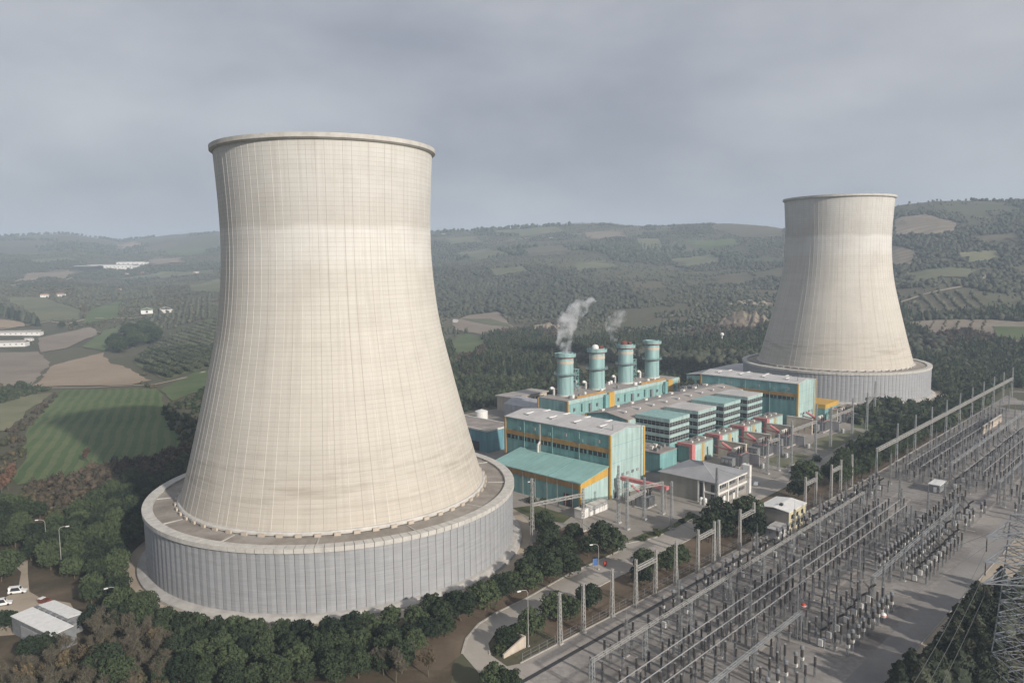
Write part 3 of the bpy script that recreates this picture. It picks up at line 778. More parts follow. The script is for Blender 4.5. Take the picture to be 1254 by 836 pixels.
# ------------------------------------------------------------------ cooling towers
PROF = [(52.6, 17.0), (51.4, 20.5), (50.0, 26), (48.7, 30.4), (46.2, 40), (44.0, 48.9), (41.9, 57), (40.3, 64.2), (37.9, 73.6), (36.2, 84), (35.1, 95.4), (34.7, 103), (34.75, 110), (35.0, 119), (35.5, 128), (35.9, 134.4)]
def prof_r(z):
    zs = [p[1] for p in PROF]; rs = [p[0] for p in PROF]
    return float(np.interp(z, zs, rs))
def smooth_prof(n):
    zs = np.linspace(17.0, 134.4, n)
    raw = np.array([prof_r(z) for z in zs])
    k = 7; pad = np.concatenate([2 * raw[0] - raw[1:k + 1][::-1], raw, 2 * raw[-1] - raw[-k - 1:-1][::-1]])
    sm = np.convolve(pad, np.hanning(2 * k + 1) / np.hanning(2 * k + 1).sum(), 'same')[k:-k]
    return list(zip(sm, zs))
def cooling_tower(label, loc, seed):
    t = thing('cooling_tower', label, 'cooling tower', loc, R(17 * seed))
    NR = 84
    prof = smooth_prof(64)
    # outer skin with meridional ribs, inner skin
    angs = []; offs = []
    for i in range(NR):
        a0 = 2 * math.pi * i / NR; da = 2 * math.pi / NR
        for fr, of in ((0.0, 0.05), (0.04, 0.05), (0.052, 0.0), (0.35, 0.0), (0.65, 0.0), (0.988, 0.0)):
            angs.append(a0 + fr * da); offs.append(of)
    n = len(angs); m = MB(); vs = []
    for r, z in prof:
        for a, of in zip(angs, offs): vs.append(((r + of) * math.cos(a), (r + of) * math.sin(a), z))
    k = len(prof)
    for r, z in reversed(prof):
        for a in angs: vs.append(((r - 0.7) * math.cos(a), (r - 0.7) * math.sin(a), z))
    fs = [(j * n + i, j * n + (i + 1) % n, (j + 1) * n + (i + 1) % n, (j + 1) * n + i) for j in range(2 * k - 1) for i in range(n)]
    m.add(vs, fs); m.build('shell', 'shell', t)
    MB().lathe([(35.2, 134.1), (36.3, 134.1), (37.05, 134.6), (37.1, 135.9), (35.1, 136.1)], 168, closed=True).build('rim_ring', 'stone_pale', t)
    rb = MB().lathe([(51.0, 20.1), (52.35, 20.1), (52.35, 20.7), (52.0, 21.1), (51.0, 21.1)], 168, closed=True)
    rb.build('ring_beam', 'stone_pale', t)
    for i in range(60):
        a = 2 * math.pi * (i + 0.3) / 60
        if i == 0:
            p0 = MB().box(-0.3, 0.3, -0.95, 0.95, 19.7, 20.75).build('pier', 'beige', t); p = p0
        else:
            p = p0.copy(); COL.objects.link(p); p.parent = t
        p.location = (52.75 * math.cos(a), 52.75 * math.sin(a), 0); p.rotation_euler = (0, 0, a)
    MB().lathe([(50.9, 19.2), (59.6, 19.0), (59.6, 19.6), (50.9, 19.9)], 144, closed=True).build('deck', 'deck', t)
    for i in range(13):
        a = 2 * math.pi * (i + 0.4) / 13
        if i == 0:
            b0 = MB().box(0, 6.0, -0.2, 0.2, 19.6, 19.95).build('deck_channel', 'concrete', t); b_ = b0
        else:
            b_ = b0.copy(); COL.objects.link(b_); b_.parent = t
        b_.location = (53.4 * math.cos(a), 53.4 * math.sin(a), 0); b_.rotation_euler = (0, 0, a)
    # parapet coping laid in separate slabs
    cp = MB()
    NB = 144
    for i in range(NB):
        a0 = 2 * math.pi * (i + 0.03) / NB; a1 = 2 * math.pi * (i + 0.97) / NB
        vs = [(r * math.cos(a), r * math.sin(a), z) for z in (18.9, 20.25) for r in (59.5, 62.75) for a in (a0, a1)]
        cp.add(vs, [(0, 1, 3, 2), (4, 6, 7, 5), (0, 4, 5, 1), (2, 3, 7, 6), (0, 2, 6, 4), (1, 5, 7, 3)])
    cp.build('coping', 'stone_pale', t)
    pw_ = MB(); bk = MB()
    for i in range(NB):
        a0 = 2 * math.pi * (i + 0.035) / NB; a1 = 2 * math.pi * (i + 0.965) / NB; am = (a0 + a1) / 2
        vs = []
        for z in (1.2, 18.9):
            vs += [(62.15 * math.cos(a0), 62.15 * math.sin(a0), z), (62.27 * math.cos(am), 62.27 * math.sin(am), z), (62.15 * math.cos(a1), 62.15 * math.sin(a1), z), (61.5 * math.cos(a1), 61.5 * math.sin(a1), z), (61.5 * math.cos(a0), 61.5 * math.sin(a0), z)]
        pw_.add(vs, [(0, 1, 6, 5), (1, 2, 7, 6), (2, 3, 8, 7), (4, 0, 5, 9), (3, 4, 9, 8), (5, 6, 7, 8, 9), (4, 3, 2, 1, 0)])
    pw_.build('panel_wall', 'panel', t)
    MB().lathe([(60.9, 0.2), (62.0, 0.2), (62.0, 18.85), (60.9, 18.85)], 144, closed=True).build('wall_backing', 'steel_dim', t)
    MB().lathe([(61.0, -0.5), (65.4, -0.5), (65.2, 0.9), (63.6, 1.5), (62.5, 1.6), (61.0, 1.6)], 144, closed=True).build('foot_kerb', 'concrete', t)
    return t
cooling_tower('large pale concrete cooling tower nearest the camera, with grey panelled base', T1, 1)
cooling_tower('farther cooling tower beyond the teal halls and the switchyard', T2, 2)

# ------------------------------------------------------------------ plant buildings (local x = along the grid's u, y = v)
def bld(name, label, cat, u, v, z=0.0, group=None): return thing(name, label, cat, pw(u, v, z), PA, group)
def skylight(par, x, y, z, ln, along='x'):
    s = MB()
    if along == 'x': s.box(x - ln / 2, x + ln / 2, y - 0.5, y + 0.5, z, z + 0.65)
    else: s.box(x - 0.5, x + 0.5, y - ln / 2, y + ln / 2, z, z + 0.65)
    o = s.build('skylight', 'white', par)
    k = MB()
    if along == 'x': k.box(x - ln / 2 - 0.2, x + ln / 2 + 0.2, y - 1.9, y - 0.65, z - 0.1, z + 0.3)
    else: k.box(x - 1.9, x - 0.65, y - ln / 2 - 0.2, y + ln / 2 + 0.2, z - 0.1, z + 0.3)
    k.build('upstand', 'roof_metal', o)

def big_hall(label, u, v, ln, front):
    """boiler-hall shape: short face towards the sun, long side along v"""
    t = bld('turbine_hall', label, 'industrial hall', u, v)
    WD, H = 24.0, 26.6
    m = MB()
    m.box(0, WD, 0, ln, 0, H)
    m.add([(0, 0, H), (WD, 0, H), (WD / 2, 0, H + 1.7), (0, ln, H), (WD, ln, H), (WD / 2, ln, H + 1.7)], [(0, 1, 2), (3, 5, 4)])
    m.build('wall', 'teal_dark', t)
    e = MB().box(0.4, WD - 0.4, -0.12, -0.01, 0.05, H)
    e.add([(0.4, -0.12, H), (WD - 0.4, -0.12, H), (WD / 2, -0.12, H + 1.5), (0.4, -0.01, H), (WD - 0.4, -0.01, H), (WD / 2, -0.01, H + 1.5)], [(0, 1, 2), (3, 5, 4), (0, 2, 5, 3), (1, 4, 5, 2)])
    e.build('sunlit_gable', 'teal_pale', t)  # sheet over the gable whose paler colour carries the sunlight
    for z in (14.6, 21.8): MB().box(0.45, WD - 0.45, -0.17, -0.13, z, z + 0.14).build('cladding_joint', 'teal_dark', t)
    MB().gable(0, WD, 0, ln, H + 0.02, H + 1.75, 'y', 0.3, 0.35).build('roof', 'sheet_pale', t)
    for (x, y) in ((0, 0), (WD, 0), (0, ln)):
        MB().box(x - 0.45, x + 0.45, y - 0.45, y + 0.45, 0, H + 0.1).build('corner_trim', 'yellow' if y == 0 else 'ochre', t)
    MB().box(-0.22, -0.02, 0.5, ln - 0.5, 19.0, 21.0).build('fascia_band', 'ochre', t)
    wn = MB().box(-0.14, -0.02, 1.2, ln - 1.2, 17.1, 18.9)
    wo = wn.build('window_band', 'glass_dark', t)
    mu = MB()
    k = int(ln / 2.6)
    for i in range(k):
        y = 1.3 + i * (ln - 2.6) / k
        mu.box(-0.2, -0.15, y, y + (0.35 if i % 4 else 0.9), 17.1, 18.9)
    mu.build('mullion', 'teal_dark', wo)
    for i in range(4):
        skylight(t, WD * 0.34, ln * (0.16 + 0.235 * i), H + 1.25, 6.0, 'x')
        skylight(t, WD * 0.74, ln * (0.24 + 0.2 * i), H + 0.95, 5.0, 'x')
    MB().box(WD * 0.2, WD * 0.23, 2.5, 2.6, H + 0.6, H + 3.4).build('roof_aerial', 'steel_dim', t)
    for (dx, dz, dw, dh, mt) in ((3.0, 0.05, 1.1, 2.3, 'dark'), (9.0, 0.05, 3.6, 4.6, 'teal_dark'), (16.5, 0.05, 1.1, 2.3, 'off_white')):
        MB().box(dx, dx + dw, -.3, -.18, dz, dz + dh).build('door', mt, t)
    ld = MB()
    for sx in (-.25, .25): ld.bar((21.5 + sx, -.4, 0), (21.5 + sx, -.4, H + 1), .09)
    for k in range(45): ld.bar((21.25, -.4, .6 * k), (21.75, -.4, .6 * k), .06)
    ld.build('ladder', 'galvanised', t)
    for k in range(5):
        MB().box(4 + 3.6 * k, 5.4 + 3.6 * k, -.45, -.18, 8.2, 9.4).build('wall_vent', 'steel_dim' if k % 2 else 'galvanised', t)
    for k in range(6):
        MB().box(-.5, -.23, 5 + 9 * k, 6.4 + 9 * k, 22.8 - (k % 2), 24.2 - (k % 2)).build('wall_vent', 'teal' if k % 2 else 'galvanised', t)
    for yy in (ln * .27, ln * .52, ln * .8): MB().tube((-.16, yy, 0.1), (-.16, yy, H), .14, .14, 6).build('downpipe', 'teal', t)
    if front:
        # low annex along the shaded side
        AW, AL, A0, A1 = 18.6, 49.5, 10.4, 13.6
        a = MB()
        a.add([(-AW, 0.8, 0), (-0.5, 0.8, 0), (-0.5, 0.8, A1), (-AW, 0.8, A0), (-AW, AL, 0), (-0.5, AL, 0), (-0.5, AL, A1), (-AW, AL, A0)],
              [(0, 1, 2, 3), (4, 7, 6, 5), (0, 3, 7, 4), (3, 2, 6, 7), (1, 5, 6, 2)])
        ao = a.build('annex', 'teal_dark', t)
        r = MB(); r.add([(-AW - 0.7, 0.2, A0 - 0.05), (-0.52, 0.2, A1 + 0.05), (-0.52, AL + 0.6, A1 + 0.05), (-AW - 0.7, AL + 0.6, A0 - 0.05), (-AW - 0.7, 0.2, A0 + 0.3), (-0.52, 0.2, A1 + 0.4), (-0.52, AL + 0.6, A1 + 0.4), (-AW - 0.7, AL + 0.6, A0 + 0.3)],
                        [(3, 2, 1, 0), (4, 5, 6, 7), (0, 1, 5, 4), (1, 2, 6, 5), (2, 3, 7, 6), (3, 0, 4, 7)])
        r.build('annex_roof', 'sheet_teal', ao)
        for y in (17.0, 33.0):
            g = MB(); g.bar((-AW - 0.5, y, A0 + 0.38), (-0.6, y, A1 + 0.42), 0.35, 0.16); g.build('roof_gutter', 'teal_dark', ao)
        MB().box(-AW - 0.2, -AW - 0.01, 0.9, AL, A0 - 2.4, A0 - 0.2).build('fascia_band', 'ochre', ao)
        s = MB(); s.add([(-AW, 0.7, A0 - 2.4), (-0.5, 0.7, A1 - 3.6), (-0.5, 0.7, A1 - 0.1), (-AW, 0.7, A0 - 0.1), (-AW, 0.79, A0 - 2.4), (-0.5, 0.79, A1 - 3.6), (-0.5, 0.79, A1 - 0.1), (-AW, 0.79, A0 - 0.1)],
                        [(0, 1, 2, 3), (7, 6, 5, 4), (0, 4, 5, 1), (1, 5, 6, 2), (2, 6, 7, 3), (3, 7, 4, 0)])
        s.build('gable_band', 'yellow', ao)
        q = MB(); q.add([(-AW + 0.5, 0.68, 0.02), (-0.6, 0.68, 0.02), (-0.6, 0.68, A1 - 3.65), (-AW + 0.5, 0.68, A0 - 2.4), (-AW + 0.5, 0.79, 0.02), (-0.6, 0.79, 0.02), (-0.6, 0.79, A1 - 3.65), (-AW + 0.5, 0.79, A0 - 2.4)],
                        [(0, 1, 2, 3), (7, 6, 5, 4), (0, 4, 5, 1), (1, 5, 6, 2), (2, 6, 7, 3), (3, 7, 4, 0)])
        q.build('sunlit_gable', 'teal_pale', ao)
        MB().box(-AW - 0.4, -AW + 0.5, 0.4, 1.3, 0, A0 - 0.1).build('corner_trim', 'yellow', ao)
        for y in (4.5, 12.5, 18.0, 24.5, 31.5, 39.0):
            MB().box(-AW - 0.28, -AW - 0.21, y, y + 0.22, 0.1, A0 - 0.2).build('downpipe', 'off_white', ao)
        d = MB().box(-AW - 0.14, -AW - 0.01, 4.9, 9.3, 0.1, 5.2).build('gate', 'dark', ao)
        MB().box(-AW - 0.3, -AW - 0.16, 8.0, 8.5, 0.1, 5.2).build('gate_post', 'pink', d)
        MB().box(-0.4, -0.25, 38.0, 38.8, 12, H - 0.5).build('flue_pipe', 'off_white', t)
        f = MB(); f.tube((-1.6, 38.4, A1), (-1.6, 38.4, A1 + 3.2), 0.55, 0.55, 10); f.tube((-1.6, 38.4, A1 + 3.2), (-0.4, 38.4, A1 + 4.6), 0.5, 0.4, 10)
        f.build('roof_fan', 'off_white', t)
    else:
        y_ = MB().box(WD + 0.5, WD + 20, -6, 8, 0, 9.5).build('side_annex', 'teal_dark', t)
        yb = MB().box(WD + 0.4, WD + 20.3, -6.3, 8.3, 9.5, 12.0).build('annex_roof', 'yellow', t)
        for i in range(4): MB().box(2.5 + 5 * i, 5.2 + 5 * i, -0.25, -0.13, 0.1, 4.5).build('louvre', 'teal_dark', t)
    return t
big_hall('teal turbine hall with low annex and ochre band, beside the large cooling tower', 0, 0, 60, True)
big_hall('far teal turbine hall without a low annex, in front of the farther cooling tower', 174, -3, 62, False)

# long central hall
t = bld('central_hall', 'long teal hall with brown gabled roof between the two tall turbine halls', 'industrial hall', 56, 31)
LN, WD, H = 118.0, 26.0, 19.8
m = MB().box(0, LN, 0, WD, 0, H); m.add([(0, 0, H), (0, WD, H), (0, WD / 2, H + 2.2), (LN, 0, H), (LN, WD, H), (LN, WD / 2, H + 2.2)], [(0, 2, 1), (3, 4, 5)])
m.build('wall', 'teal_dark', t)
MB().gable(0, LN, 0, WD, H + 0.02, H + 2.3, 'x', 0.3, 0.3).build('roof', 'sheet_brown', t)
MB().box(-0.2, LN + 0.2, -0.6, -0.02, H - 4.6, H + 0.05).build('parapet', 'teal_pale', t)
for i in range(3): MB().box(22 + 32 * i, 25 + 32 * i, -0.72, -0.61, H - 4.0, H - 1.0).build('wall_panel', 'yellow', t)
for y in (0, WD): MB().box(-0.4, 0.5, y - 0.4, y + 0.4, 0, H + 0.2).build('corner_trim', 'yellow', t)
for i in range(9):
    skylight(t, 8 + 12.5 * i, WD * 0.36, H + 1.9, 5.4, 'x' if False else 'y')
    b = MB().box(4 + 13 * i, 6.2 + 13 * i, WD * 0.72, WD * 0.8, H + 1.2, H + 2.6).build('roof_vent', 'off_white', t)
for i in range(14):
    x = 84 + rnd.uniform(0, 30)
    MB().box(x, x + rnd.uniform(.6, 2), WD * rnd.uniform(.8, .95), WD * .98, H + 0.4, H + rnd.uniform(1.4, 3.4)).build('roof_plant', 'steel_dim', t)

# low connecting roof between central hall and boiler row
t = bld('link_building', 'low flat-roofed link between the long hall and the boiler house row', 'building', 62, 58)
MB().box(0, 128, 0, 27, 0, 10.5).build('wall', 'teal', t)
MB().box(-0.3, 128.3, -0.3, 27.0, 10.5, 11.0).build('roof', 'roof_brown', t)

# boiler row carrying the stacks
t = bld('boiler_house', 'row of teal boiler houses with yellow piers carrying the four stacks', 'industrial building', 76, 86)
LN, WD, H = 116.0, 22.0, 19.6
MB().box(0, LN, 0, WD, 0, H).build('wall', 'teal', t)
MB().box(-0.05, LN + 0.05, 0.4, WD + 0.05, H, H + 0.35).build('roof', 'sheet_brown', t)
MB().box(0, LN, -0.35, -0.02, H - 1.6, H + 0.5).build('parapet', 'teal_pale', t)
for x in (0, LN): MB().box(x - 0.5, x + 0.5, -0.55, 0.5, 0, H + 0.2).build('corner_trim', 'ochre', t)
MB().box(-0.4, 0.4, WD - .4, WD + .4, 0, H + 0.2).build('corner_trim', 'ochre', t)
for x in (36, 100):
    MB().box(x, x + 5.2, -2.2, -0.4, 0, H + 0.6).build('yellow_pier', 'yellow', t)
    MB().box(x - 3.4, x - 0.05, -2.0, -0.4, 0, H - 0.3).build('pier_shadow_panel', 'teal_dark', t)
    MB().box(x - 26, x + 1, 1.2, 2.2, H + 0.36, H + 1.5).build('roof_kerb', 'ochre', t)
for i in range(16):
    x = 5 + 7 * i
    if any(a - 4 < x < a + 6 for a in (36, 100)): continue
    q = MB().box(x, x + 0.9 + 0.5 * (i % 3), -1.1, -0.4, H - 6.0 - (i * 7) % 3, H - 4.2 + (i * 5) % 3 * .8).build('wall_duct', 'steel_dim' if i % 3 == 0 else 'teal' if i % 3 == 1 else 'equipment_grey', t)
for i in range(26):
    x = 3 + 110 * rnd.random(); y = rnd.choice((3.2, 4.5, 17, 19)) + rnd.random()
    if any(abs(x - a) < 7 for a in (14, 44, 74, 104)) and 6 < y < 20: continue
    rr_ = rnd.uniform(0.7, 1.4)
    MB().lathe([(rr_, H + 0.3), (rr_, H + 1.5), (rr_ * 1.15, H + 1.55), (rr_ * 0.9, H + 2.1)], 10, (x, y)).build('roof_drum', 'white' if i % 3 else 'equipment_grey', t)
for x in (10, 40, 70, 98):
    q = MB(); q.tube((x, 18.5, H + 0.3), (x, 18.5, H + 4.0), 0.7, 0.7, 10); q.tube((x, 18.5, H + 4.0), (x - 2.0, 18.5, H + 5.2), 0.7, 0.7, 10); q.tube((x - 2, 18.5, H + 5.2), (x - 3, 18.5, H + 4.4), 0.7, 0.8, 10)
    q.build('bent_vent_pipe', 'white', t)
    MB().box(x + 1.5, x + 4.5, 16.5, 20.5, H + 0.3, H + 3.4).build('valve_house', 'rust_red' if x in (10, 70) else 'steel_dim', t)

SL = ['teal exhaust stack trailing the tallest steam plume, nearest the tall front hall',
      'second teal stack from the front hall, with pale dome on its top platform',
      'third teal stack from the front hall, under the small torn steam puff',
      'farthest teal exhaust stack at the tower end of the row']
for i, (u, lab) in enumerate(zip((90.3, 120.3, 150.2, 180.2), SL)):
    t = bld('exhaust_stack', lab, 'smoke stack', u, 99.4, H + 0.35, 'exhaust stacks on the boiler row')
    ZT = 25.0
    MB().lathe([(4.75, 0), (4.75, ZT), (4.2, ZT), (4.2, ZT - 2)], 40, cap=False).build('shaft', 'teal_stack' if 'teal_stack' in MAT else 'teal_pale', t, smooth=False)
    MB().lathe([(4.8, 0.0), (5.2, 0.0), (5.2, 0.8), (4.8, 0.8)], 32, closed=True).build('base_flange', 'off_white', t)
    MB().lathe([(4.78, ZT - 6.2), (4.86, ZT - 6.2), (4.86, ZT - 4.4), (4.78, ZT - 4.4)], 40, closed=True).build('painted_band', 'beige', t)
    MB().lathe([(4.78, ZT - 3.0), (4.95, ZT - 3.0), (4.95, ZT - 2.5), (4.78, ZT - 2.5)], 40, closed=True).build('red_collar', 'red_paint', t)
    MB().lathe([(4.8, ZT - 2.3), (6.1, ZT - 2.2), (6.2, ZT - 0.3), (6.05, ZT - 0.3), (5.9, ZT - 1.9), (4.8, ZT - 1.9)], 40, closed=True).build('top_platform', 'teal_stack', t)
    pf = MB().lathe([(4.8, 12.3), (6.6, 12.3), (6.6, 12.6), (4.8, 12.6)], 40, closed=True).build('mid_platform', 'steel_dim', t)
    rl = MB(); rl.lathe([(6.5, 13.7), (6.62, 13.7), (6.62, 13.85), (6.5, 13.85)], 32, closed=True)
    rl.lathe([(6.5, 13.1), (6.6, 13.1), (6.6, 13.2), (6.5, 13.2)], 32, closed=True)
    for k in range(16):
        a = 2 * math.pi * k / 16; rl.bar((6.55 * math.cos(a), 6.55 * math.sin(a), 12.6), (6.55 * math.cos(a), 6.55 * math.sin(a), 13.8), 0.12)
    rl.build('handrail', 'teal', pf)
    ld = MB()
    for sx in (-0.35, 0.35): ld.bar((-5.2, sx, 0), (-5.2, sx, ZT), 0.1)
    for k in range(42): ld.bar((-5.2, -0.35, 0.6 * k), (-5.2, 0.35, 0.6 * k), 0.07)
    ld.build('ladder', 'teal', t)
    if i in (1, 2):
        MB().lathe([(2.2, ZT - 0.2), (2.1, ZT + 1.0), (1.4, ZT + 2.0), (0.2, ZT + 2.4)], 14, (-1.2, 0.4)).build('top_dome', 'white' if i == 1 else 'rust_red', t)
        MB().box(0.8, 4.0, -2.0, 1.5, ZT - 1, ZT + 1.2).build('damper_frame', 'rust_red', t)
# access towers between the stacks
for k, (u, lab) in enumerate(((105.5, 'teal lattice stair tower between the two stacks nearest the front hall'), (165.5, 'teal lattice stair tower between the two stacks nearest the far tower'))):
    t = bld('stair_tower', lab, 'stair tower', u, 104.5, H + 0.35, 'stair towers on the boiler roof')
    m = MB()
    for x in (-1.5, 1.5):
        for y in (-1.5, 1.5): m.bar((x, y, 0), (x, y, 13.5), 0.25)
    m.build('frame', 'teal', t)
    for z in (3.2, 6.5, 9.8, 13.2): MB().box(-1.7, 1.7, -1.7, 1.7, z, z + 0.2).build('landing', 'teal', t)
    f = MB()
    for j in range(4): f.bar((-1.3 if j % 2 else 1.3, -1.6, 3.3 * j), (1.3 if j % 2 else -1.3, -1.6, 3.3 * j + 3.3), 0.6, 0.15)
    f.build('stair_flight', 'teal', t)

# air intake filter houses
nearest = ['nearest the front hall', 'second from the front hall', 'third from the front hall', 'nearest the far hall']
def intake(u, k):
    t = bld('intake_house', f'three-tier louvred air intake house with flat teal roof, {nearest[k]}', 'air intake', u, 11.5, 0.0, 'air intake houses along the long hall')
    D, Wd = 19.0, 16.5
    MB().box(0, Wd, 0, D, 9.5, 21.6).build('core', 'dark', t)
    MB().box(-0.8, Wd + 0.8, -0.8, D, 20.3, 22.0).build('fascia', 'teal_pale', t)
    MB().box(-0.8, Wd + 0.8, -0.8, D, 22.01, 22.2).build('roof', 'teal_roof' if k % 2 == 0 else 'roof_pale', t)
    for z in (16.6, 12.9): MB().box(-0.7, Wd + 0.7, -0.7, D, z, z + 1.5).build('tier_hood', 'teal_pale', t)
    MB().box(-0.7, Wd + 0.7, -0.7, D, 9.4, 10.3).build('tier_hood', 'teal', t)
    g = MB()
    for z in (10.4, 14.5, 18.2):
        for i in range(8): g.box(-0.45 + i * (Wd + 0.6) / 7, -0.25 + i * (Wd + 0.6) / 7, -0.5, -0.3, z, z + 2.2)
        for i in range(1, 8): g.box(-0.55, -0.35, i * D / 8, i * D / 8 + 0.2, z, z + 2.2)
        g.box(-0.5, Wd + 0.5, -0.55, -0.45, z + 1.1, z + 1.25); g.box(-0.6, -0.5, 0, D, z + 1.1, z + 1.25)
    g.build('louvre_posts', 'galvanised', t)
    MB().box(0.4, Wd - 0.4, 0.4, D, 0, 9.35).build('plinth', 'teal_dark', t)
    return t
for k in range(4): intake(62.3 + 26.3 * k, k)
# gas turbine enclosures with pink portals in front of them
def enclosure(u, k):
    t = bld('turbine_enclosure', f'low teal enclosure with pink portal frame at its corner, {nearest[k]}', 'equipment house', u, 4.0, 0.0, 'turbine enclosures below the air intakes')
    MB().box(0, 19, -1.0, 7.4, 0, 9.2).build('wall', 'teal', t)
    MB().box(-0.1, 19.1, -1.1, 7.4, 9.2, 9.6).build('roof', 'roof_brown', t)
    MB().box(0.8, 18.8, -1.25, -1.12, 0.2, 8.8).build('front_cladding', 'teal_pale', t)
    MB().box(8.2, 10.2, -1.4, -1.26, 0.2, 9.0).build('yellow_panel', 'yellow', t)
    p = MB(); p.box(-1.7, -0.12, -1.6, 0.0, 0, 10.0); p.box(-1.7, -0.12, 0.0, 7.2, 8.6, 10.0); p.box(-0.12, 1.2, -1.62, -1.26, 0, 9.6)
    p.build('portal_frame', 'pink', t)
    for i in range(5): MB().box(2.5 + 3 * i, 3.6 + 3 * i, 1 + (i % 2) * 2.4, 2.6 + (i % 2) * 2.4, 9.62, 10.6).build('roof_vent', 'steel_dim' if i % 2 else 'off_white', t)
    MB().box(11.2, 12.4, -1.4, -1.26, 0.1, 2.4).build('door', 'dark', t)
    return t
for k in range(4): enclosure(70.0 + 26.3 * k, k)
t = bld('pump_house', 'dark teal low block under the first air intake, beside the front hall', 'building', 46, 6)
MB().box(0, 14.5, 0, 26, 0, 9.0).build('wall', 'teal_dark', t); MB().box(-0.2, 14.5, -0.2, 26, 9.0, 9.4).build('roof', 'roof_brown', t)
for i in range(5): MB().box(2 + 2.3 * i, 3.5 + 2.3 * i, 3 + 4 * i % 7, 5 + 4 * i % 7, 9.4, 10.8).build('roof_unit', 'off_white' if i % 2 else 'steel_dim', t)

# transformers, fire walls, bus ducts
FW = [('beige blast wall beside the transformer below the first air intake', 90), ('beige blast wall beside the transformer below the second air intake', 116.5),
      ('beige blast wall beside the transformer below the third air intake', 142.5), ('beige blast wall beside the transformer in front of the far hall', 168.0), ('beige blast wall past the far hall, under its yellow annex', 204.0)]
for lab, u in FW:
    t = bld('blast_wall', lab, 'blast wall', u, -14, 0, 'beige blast walls between the transformers')
    MB().box(0, 1.2, 0, 14.5, 0, 8.6).build('panel', 'beige', t)
    MB().box(-0.15, 1.35, -0.1, 14.6, 8.6, 8.9).build('cap', 'stone_pale', t)
TRL = ['power transformer beside the pink bus duct in front of the front hall', 'power transformer below the air intake nearest the front hall', 'power transformer below the second air intake',
       'power transformer below the third air intake', 'power transformer in front of the far hall gable', 'power transformer past the far hall, beside the yellow annex']
def transformer():
    t = bld('power_transformer', TRL[0], 'transformer', 0, 0, 0, 'power transformers in the bays')
    MB().box(-3.2, 3.2, -1.8, 1.8, 0.5, 4.6).build('tank', 'equipment_grey', t)
    MB().box(-4.2, 4.2, -2.6, 2.6, 0, 0.5).build('plinth', 'concrete', t)
    for s in (-1, 1):
        f = MB()
        for i in range(9): f.box(-2.8 + i * 0.65, -2.5 + i * 0.65, s * 1.85 if s > 0 else -3.0, 3.0 if s > 0 else -1.85, 1.0, 4.4)
        f.build('radiator', 'steel_dim', t)
    c = MB(); c.tube((-2.6, 0.6, 6.0), (2.2, 0.6, 6.0), 0.75, 0.75, 12); c.bar((-2, 0.6, 4.6), (-2, 0.6, 5.4), 0.3); c.bar((1.6, 0.6, 4.6), (1.6, 0.6, 5.4), 0.3)
    c.build('conservator', 'off_white', t)
    for i in range(3):
        b = MB().lathe([(0.3, 4.6), (0.28, 5.0), (0.42, 5.1), (0.25, 5.3), (0.42, 5.6), (0.25, 5.8), (0.4, 6.1), (0.2, 6.3), (0.32, 6.6), (0.1, 7.2)], 8, (-2 + 2 * i, -1.0))
        b.build('bushing', 'porcelain', t)
    p = MB(); p.tube((0, 1.6, 4.9), (0, 6.5, 7.4), 0.55, 0.55, 8); p.build('bus_duct', 'pink', t)
    return t
T0 = transformer(); T0.location = pw(1.5, -16)
for lab, u in zip(TRL[1:], (82.5, 108.0, 134.0, 181.0, 213.0)): dup(T0, pw(u, -14), PA, lab).scale = (1.3, 1.3, 1.3)
BAY = ['nearest the front hall', 'second from the front hall', 'third from the front hall', 'in front of the far hall', 'past the far hall']
